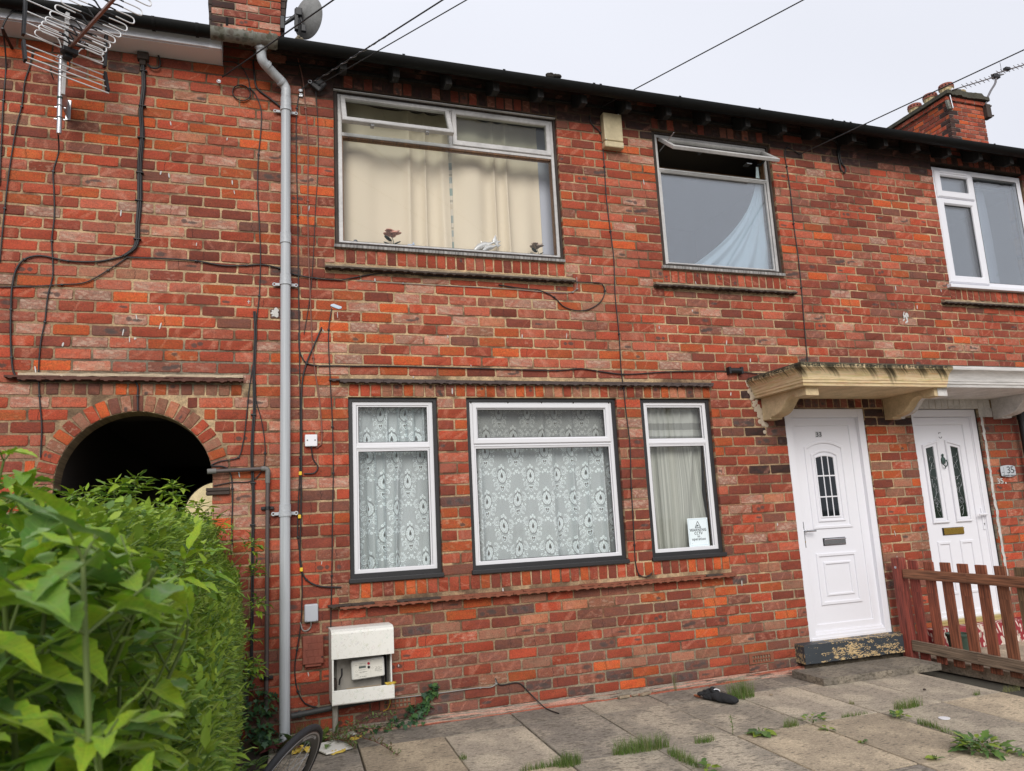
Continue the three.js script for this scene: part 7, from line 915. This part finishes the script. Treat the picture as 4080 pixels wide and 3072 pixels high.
ivy('ivy', 'ivy creeping up the bricks right of the meter box and the air brick', [1.15, 0, 0.03], [[1.08, 0.06, 0.02, 0.14, 0.04, 0.05], [1.18, 0.10, 0.015, 0.07, 0.06, 0.03], [1.25, 0.17, 0.012, 0.03, 0.06, 0.02], [1.30, 0.24, 0.012, 0.03, 0.04, 0.02], [0.9, 0.03, 0.03, 0.2, 0.02, 0.05]], 120);
const blade = (h, lean, w) => { const P = [], I = []; const n = 4; for (let i = 0; i <= n; i++) { const t = i / n, ww = w * (1 - t * 0.9); P.push(-ww, h * t * (1 - 0.25 * lean * t), lean * h * t * t, ww, h * t * (1 - 0.25 * lean * t), lean * h * t * t); } for (let i = 0; i < n; i++) { const a = i * 2; I.push(a, a + 1, a + 3, a, a + 3, a + 2); } const g = new THREE.BufferGeometry(); g.setAttribute('position', new THREE.Float32BufferAttribute(P, 3)); g.setAttribute('uv', new THREE.Float32BufferAttribute(new Float32Array(P.length / 3 * 2), 2)); g.setIndex(I); g.computeVertexNormals(); return g; };
const grassMats = [[0.13, 0.22, 0.04], [0.16, 0.25, 0.05], [0.24, 0.25, 0.10], [0.11, 0.19, 0.03]].map((c) => through(...c));
function tuft(label, cx, cz, rx, rz, n, h, mat = 0, lean = 0.8) { const t = thing('grass_tuft', label, 'grass', [cx, 0, cz]); const b = [[], []]; for (let i = 0; i < n; i++) { const a = R() * 6.283, r = Math.sqrt(R()), g = blade(h * rr(0.45, 1.1), rr(0.1, lean), rr(0.0011, 0.0022)); g.rotateY(rr(0, 6.283)).translate(rx * r * Math.cos(a), 0, rz * r * Math.sin(a)); b[R() < 0.75 ? 0 : 1].push(g); } put(t, 'blades', b[0], grassMats[mat]).userData.kind = 'stuff'; if (b[1].length) put(t, 'dry_blades', b[1], grassMats[2]).userData.kind = 'stuff'; }
tuft('bushy bright grass tuft directly behind the black sock', 3.63, 0.5, 0.12, 0.06, 320, 0.16, 0, 0.9);
tuft('long arching grass strip in the front paving joint, nearest the picture centre', 2.30, 1.34, 0.20, 0.05, 620, 0.10, 0); tuft('grass patch at the bottom edge left of the long arching strip', 1.80, 1.37, 0.09, 0.06, 330, 0.08, 3); tuft('thin line of grass trailing left from the bottom edge patch', 1.63, 1.36, 0.14, 0.02, 180, 0.05, 3); tuft('diagonal grass run leading forward from the right end of the long strip', 2.43, 1.62, 0.035, 0.17, 260, 0.07, 0);
tuft('short tufted grass in the joint between the long strip and the sock', 2.74, 1.37, 0.08, 0.03, 150, 0.055, 0); tuft('small grass tuft in the joint right of the round-leaved weed', 3.42, 1.35, 0.06, 0.025, 110, 0.07, 1); tuft('thin low grass line in the middle joint', 3.95, 1.338, 0.13, 0.012, 90, 0.035, 0);
tuft('broad dry grass tuft in the joint right of the middle of the paving', 4.42, 1.35, 0.13, 0.03, 260, 0.075, 1); tuft('grass tuft in the short cross joint by the round white lid', 4.16, 1.76, 0.025, 0.09, 160, 0.05, 0); tuft('wispy grass straggling beyond the tuft by the lid', 4.14, 1.92, 0.02, 0.1, 80, 0.04, 1); tuft('small grass tuft on the edge of the loose step slab', 5.12, 0.47, 0.05, 0.04, 130, 0.065, 3); tuft('tiny dry tuft on the slab in front of the loose step slab', 4.17, 1.08, 0.02, 0.02, 24, 0.04, 2); tuft('tiny tuft in the joint right of the broad dry tuft', 5.10, 1.32, 0.04, 0.015, 45, 0.04, 0); tuft('dry tuft in the joint towards the fence at the right edge', 5.40, 1.36, 0.08, 0.03, 90, 0.05, 2); tuft('feathery pale weed growing at the wall right of the mortar chips', 3.32, 0.03, 0.012, 0.012, 14, 0.22, 2, 0.3); tuft('rough grass behind the wheel at the foot of the drainpipe', 0.40, 0.09, 0.12, 0.05, 260, 0.16, 0); tuft('small seedling tuft in the left front joint', 1.27, 0.95, 0.03, 0.04, 50, 0.035, 3);
const ROUND = [0, 1].map((k) => leafGeo(1, 0.32 + 0.06 * k, 6, 0.2, 0.3, 0.1, k)), LONG = [0, 1, 2].map((k) => leafGeo(1, 0.17 + 0.03 * k, 8, 0.25, 0.45, 0.34, k));
const weedMats = [[0.10, 0.20, 0.045], [0.14, 0.25, 0.045], [0.08, 0.15, 0.045], [0.26, 0.35, 0.04]].map((c) => through(...c));
function weed(label, cx, cz, n, size, geos = LONG, spread = 0.05, lift = 0.6, cat = 'weed') { const t = thing('weed', label, cat, [cx, 0, cz]), list = [], st = []; for (let i = 0; i < n; i++) { const a = R() * 6.283, r = spread * Math.sqrt(R()); list.push([V(cx + r * Math.cos(a), 0.006 + 0.5 * spread * R(), cz + r * Math.sin(a)), V(Math.cos(a), rr(0.1, lift), Math.sin(a)), size * rr(0.6, 1.15), false]); } for (let i = 0; i < 4; i++) st.push([V(cx, 0, cz), V(cx + rr(-0.02, 0.02), size * 0.5, cz + rr(-0.02, 0.02)), 0.003]); foliageThing(t, list, st, geos, weedMats, 200, stemGreen); return t; }
weed('large leafy sow thistle clump at the right front of the paving', 3.98, 2.30, 80, 0.082, LONG, 0.10, 1.3); weed('trailing end of the sow thistle at the right picture edge', 4.12, 2.44, 16, 0.06, LONG, 0.06, 0.4); weed('round-leaved plantain in the joint right of the short tufted grass', 3.14, 1.40, 14, 0.08, ROUND, 0.05, 0.3); weed('leafy seedlings in the joint right of the plantain, at the crossing', 3.60, 1.345, 26, 0.04, ROUND, 0.09, 0.8); weed('single bright dandelion sprout in the front right joint', 3.655, 2.285, 6, 0.05, ROUND, 0.012, 0.7); weed('tiny dandelion in the joint left of the sprout', 3.545, 1.85, 6, 0.035, ROUND, 0.015, 0.6); weed('small leafy weed at the tip of the diagonal grass run', 2.45, 1.84, 14, 0.05, ROUND, 0.05, 0.5); weed('leafy weed in the short cross joint by the dark debris', 4.16, 1.53, 16, 0.05, ROUND, 0.04, 0.9); weed('low weed in the joint behind the tiny dandelion', 3.545, 1.55, 8, 0.035, ROUND, 0.03, 0.6);
{ const tall = thing('weed', 'tall thin seedling standing in the joint left of the plantain', 'weed', [2.99, 0, 1.31]); put(tall, 'stem', tube([[0, 0, 0], [0.004, 0.05, 0], [-0.006, 0.12, 0]], 0.002, 5), stemGreen); const q = []; for (let k = 0; k < 9; k++) q.push(ROUND[0].clone().scale(0.022, 0.022, 0.022).rotateX(-0.5).rotateY(k * 2.3).translate(0, 0.03 + k * 0.01, 0)); put(tall, 'leaf', q, weedMats[1]); }
{ // the straggling dock and knotgrass across the litter
  const t = thing('dock_plant', 'straggling reddish dock and knotgrass sprawling over the white litter panel', 'weed', [0.6, 0, 0.2]), list = [], st = []; const runs = [[[0.5, 0.03, 0.18], [0.66, 0.06, 0.3], [0.8, 0.05, 0.48], [0.9, 0.015, 0.72]], [[0.5, 0.03, 0.18], [0.7, 0.09, 0.26], [0.92, 0.09, 0.38]], [[0.52, 0.03, 0.14], [0.75, 0.12, 0.2], [0.98, 0.15, 0.26]], [[0.55, 0.03, 0.2], [0.62, 0.05, 0.36], [0.66, 0.03, 0.5]]];
  runs.forEach((q) => { const c = new THREE.CatmullRomCurve3(q.map((p) => V(...p))); for (let k = 0; k < 12; k++) { const a = c.getPoint(k / 12), b = c.getPoint((k + 1) / 12); st.push([a, b, 0.0028]); for (let j = 0; j < 3; j++) { const d = V(rr(-1, 1), rr(0.2, 1), rr(-1, 1)), e = b.clone().addScaledVector(d.normalize(), rr(0.02, 0.07)); st.push([b, e, 0.0012]); for (let m = 0; m < 5; m++) list.push([b.clone().lerp(e, m / 5), V(rr(-1, 1), rr(0, 1), rr(-1, 1)), rr(0.014, 0.03), false]); } } });
  for (const [x, y, z, s, dx, dy, dz] of [[0.62, 0.05, 0.14, 0.12, 0.8, 0.6, 0.2], [0.52, 0.03, 0.3, 0.11, -0.3, 0.3, 0.8], [0.58, 0.03, 0.12, 0.14, 0.1, 1, 0.1], [0.48, 0.03, 0.16, 0.12, -0.2, 0.9, 0.3]]) list.push([V(x, y, z), V(dx, dy, dz), s, true]);
  foliageThing(t, list, st, [leafGeo(1, 0.2, 6, 0.2, 0.3, 0.04, 3)], [through(0.15, 0.24, 0.06), through(0.11, 0.19, 0.05), through(0.18, 0.12, 0.06)], 200, std({ color: lin(0.16, 0.05, 0.035), roughness: 0.8 }));
  const d = thing('dock_plant', 'dark red dock leaves beside the drainpipe foot behind the wheel', 'weed', [0.17, 0, 0.22]), l2 = []; for (let i = 0; i < 9; i++) l2.push([V(0.17 + rr(-0.12, 0.1), 0.02, 0.2 + rr(-0.08, 0.08)), V(rr(-1, 1), rr(0.2, 0.9), rr(0, 1)), rr(0.09, 0.16), false]); foliageThing(d, l2, [[V(0.17, 0, 0.2), V(0.15, 0.1, 0.22), 0.004]], [leafGeo(1, 0.17, 7, 0.3, 0.3, 0.03, 5)], [leafMat(0.10, 0.025, 0.025), leafMat(0.07, 0.07, 0.025), leafMat(0.06, 0.10, 0.03)], 20, stemBrown);
  weed('leafy green weeds at the hedge foot beside the paving corner', -0.02, 0.7, 60, 0.085, LONG, 0.14, 1.3); weed('low green seedlings at the paving edge between hedge and wheel', -0.06, 1.35, 50, 0.08, LONG, 0.15, 1.3); weed('small weeds at the left foot of the gas pipe', 0.5, 0.07, 26, 0.06, ROUND, 0.08, 1.2); weed('long dock leaves standing behind the wheel against the wall', 0.33, 0.12, 8, 0.17, [leafGeo(1, 0.16, 6, 0.25, 0.25, 0.02, 2)], 0.04, 2.2);
}
{ // a tree across the street, seen only in the white window's glass
  const t = thing('street_tree', 'leafy tree across the street, mirrored in the white upstairs window', 'tree', [23.5, 0, 14.2]), st = [[V(23.5, 0, 14.2), V(23.6, 3.5, 14.1), 0.2]], lists = [[], []]; const tips = []; for (let i = 0; i < 26; i++) { const y0 = rr(2.6, 6.5), a = R() * 6.283, r = rr(0.8, 2.6), p = V(23.5 + r * Math.cos(a), y0 + rr(0.8, 3.6), 14.2 + r * Math.sin(a)); st.push([V(23.55, Math.min(y0, 3.5), 14.15), p, 0.05]); tips.push(p); }
  for (let i = 0; i < 7000; i++) { const p = pick(tips), k = i % 2; lists[k].push(orient(V(p.x + rr(-1, 1) * rr(0.2, 0.9) - 23.5, p.y + rr(-0.9, 0.8) * R(), p.z + rr(-1, 1) * rr(0.2, 0.9) - 14.2), V(rr(-1, 1), rr(-0.7, 0.7), rr(-1, 1)), rr(0.1, 0.22))); }
  lists.forEach((ms, k) => { const im = new THREE.InstancedMesh(ELDER[k], elderMats[4], ms.length); ms.forEach((m, i) => im.setMatrixAt(i, m)); im.name = partName(t, 'crown'); im.userData.kind = 'stuff'; t.add(im); }); put(t, 'trunk', rod([0, 0, 0], [0.1, 3.5, -0.1], 0.2, 0.15, 10), M.oldWood); put(t, 'limb', st.slice(1).map(([a, b, r]) => rod(a.clone().sub(t.position).toArray(), b.clone().sub(t.position).toArray(), r, r * 0.3, 5)), M.oldWood); }
// moss lumps on the gutter
solo('moss_clump', [...Array(16)].map(() => new THREE.IcosahedronGeometry(rr(0.012, 0.026), 1).scale(1.3, 0.8, 1).translate(2.48 + rr(-0.05, 0.05), 5.225 + rr(0, 0.04), 0.28 + rr(-0.02, 0.03))), std({ color: lin(0.03, 0.025, 0.02), roughness: 1 }), 'dark clump of moss sitting on the gutter above the wide upper window', 'moss'); solo('moss_clump', [...Array(8)].map(() => new THREE.IcosahedronGeometry(rr(0.01, 0.02), 1).translate(0.335 + rr(-0.02, 0.02), 5.235 + rr(0, 0.02), 0.28 + rr(-0.02, 0.02))), std({ color: lin(0.16, 0.13, 0.09), roughness: 1 }), 'small brown lump of moss on the gutter just below the dish', 'moss');
{ // the yard beyond the passage: a cream rendered wall and a bush
  solo('garden_wall', bx(-8, -0.1, -17.2, 8, 4.2, -17), std({ color: lin(0.85, 0.72, 0.42), roughness: 0.9, map: rep(T.dirt, 1) }), 'cream rendered wall glimpsed through the far end of the passage', 'wall');
  const b = thing('garden_bush', 'green bush glimpsed through the far end of the passage', 'bush', [-0.6, 0, -8.3]), list = []; for (let i = 0; i < 5000; i++) { const a = R() * 6.283, r = Math.sqrt(R()) * 0.75, y = 1.85 * Math.pow(R(), 0.6); list.push([V(-0.35 + r * Math.cos(a) * (1.1 - y * 0.3), y, -8.3 + r * Math.sin(a)), V(rr(-1, 1), rr(-0.2, 1), rr(-1, 1)), rr(0.04, 0.07), false]); } foliageThing(b, list, [[V(-0.35, 0, -8.3), V(-0.35, 1.4, -8.3), 0.03]], PRIVET, [through(0.08, 0.15, 0.03), through(0.06, 0.12, 0.03)], 0, stemBrown);
}
// flecks of white paint and bird lime on the bricks
{ const flecks = (h, n, x0, x1, y0, y1) => { const g = []; for (let i = 0; i < n; i++) { const x = rr(x0, x1), y = rr(y0, y1), l = rr(0.006, 0.03), w = rr(0.003, 0.007); if ((y < 2.5 && x > -1.3 && x < -0.2) || [OW1, OW2, OW3, OW4, OW5, OD1, OD2, OW6, [4.3, 2.2, 8.3, 2.7]].some((o) => x > o[0] - 0.05 && x < o[2] + 0.05 && y > o[1] - 0.1 && y < o[3] + 0.1)) continue; g.push(new THREE.SphereGeometry(1, 6, 4).scale(w, l, 0.0012).rotateZ(rr(-0.25, 0.25)).translate(x, y, 0.0025)); } tag(put(h, 'paint_fleck', g, M.whitePaint), null, null, null, 'stuff'); };
  flecks(house33, 70, 0.35, 5.9, 0.4, 4.6); flecks(house35, 26, 6.05, 8.6, 0.6, 4.8); flecks(houseL, 30, -1.6, 0.15, 0.8, 4.6);
  put(houseL, 'paint_splash', [...Array(9)].map(() => new THREE.SphereGeometry(1, 7, 5).scale(rr(0.006, 0.02), rr(0.008, 0.03), 0.0015).rotateZ(R() * 3).translate(0.158 + rr(-0.02, 0.02), 3.06 + rr(-0.06, 0.06), 0.003)), M.whitePaint); put(houseL, 'paint_cross', [bx(-0.034, 3.168, -0.001, -0.014, 3.173, 0.004), bx(-0.0265, 3.155, -0.001, -0.0215, 3.185, 0.0045)], M.whitePaint); put(house33, 'paint_splash', [...Array(5)].map((_, k) => new THREE.SphereGeometry(1, 7, 5).scale(0.022, 0.012, 0.0015).rotateZ(0.2).translate(0.6 + 0.012 * k, 3.17 - 0.004 * k, 0.003)), std({ color: lin(0.5, 0.6, 0.7), roughness: 0.6 }), 'pale blue scrape on the bricks'); put(house35, 'paint_splash', [...Array(7)].map(() => new THREE.SphereGeometry(1, 7, 5).scale(rr(0.006, 0.016), rr(0.01, 0.03), 0.0015).rotateZ(R() * 3).translate(6.38 + rr(-0.03, 0.03), 3.28 + rr(-0.06, 0.06), 0.003)), M.whitePaint); }
for (const h of [houseL, house33, house35]) shift(h);
renderer.render(scene, camera);
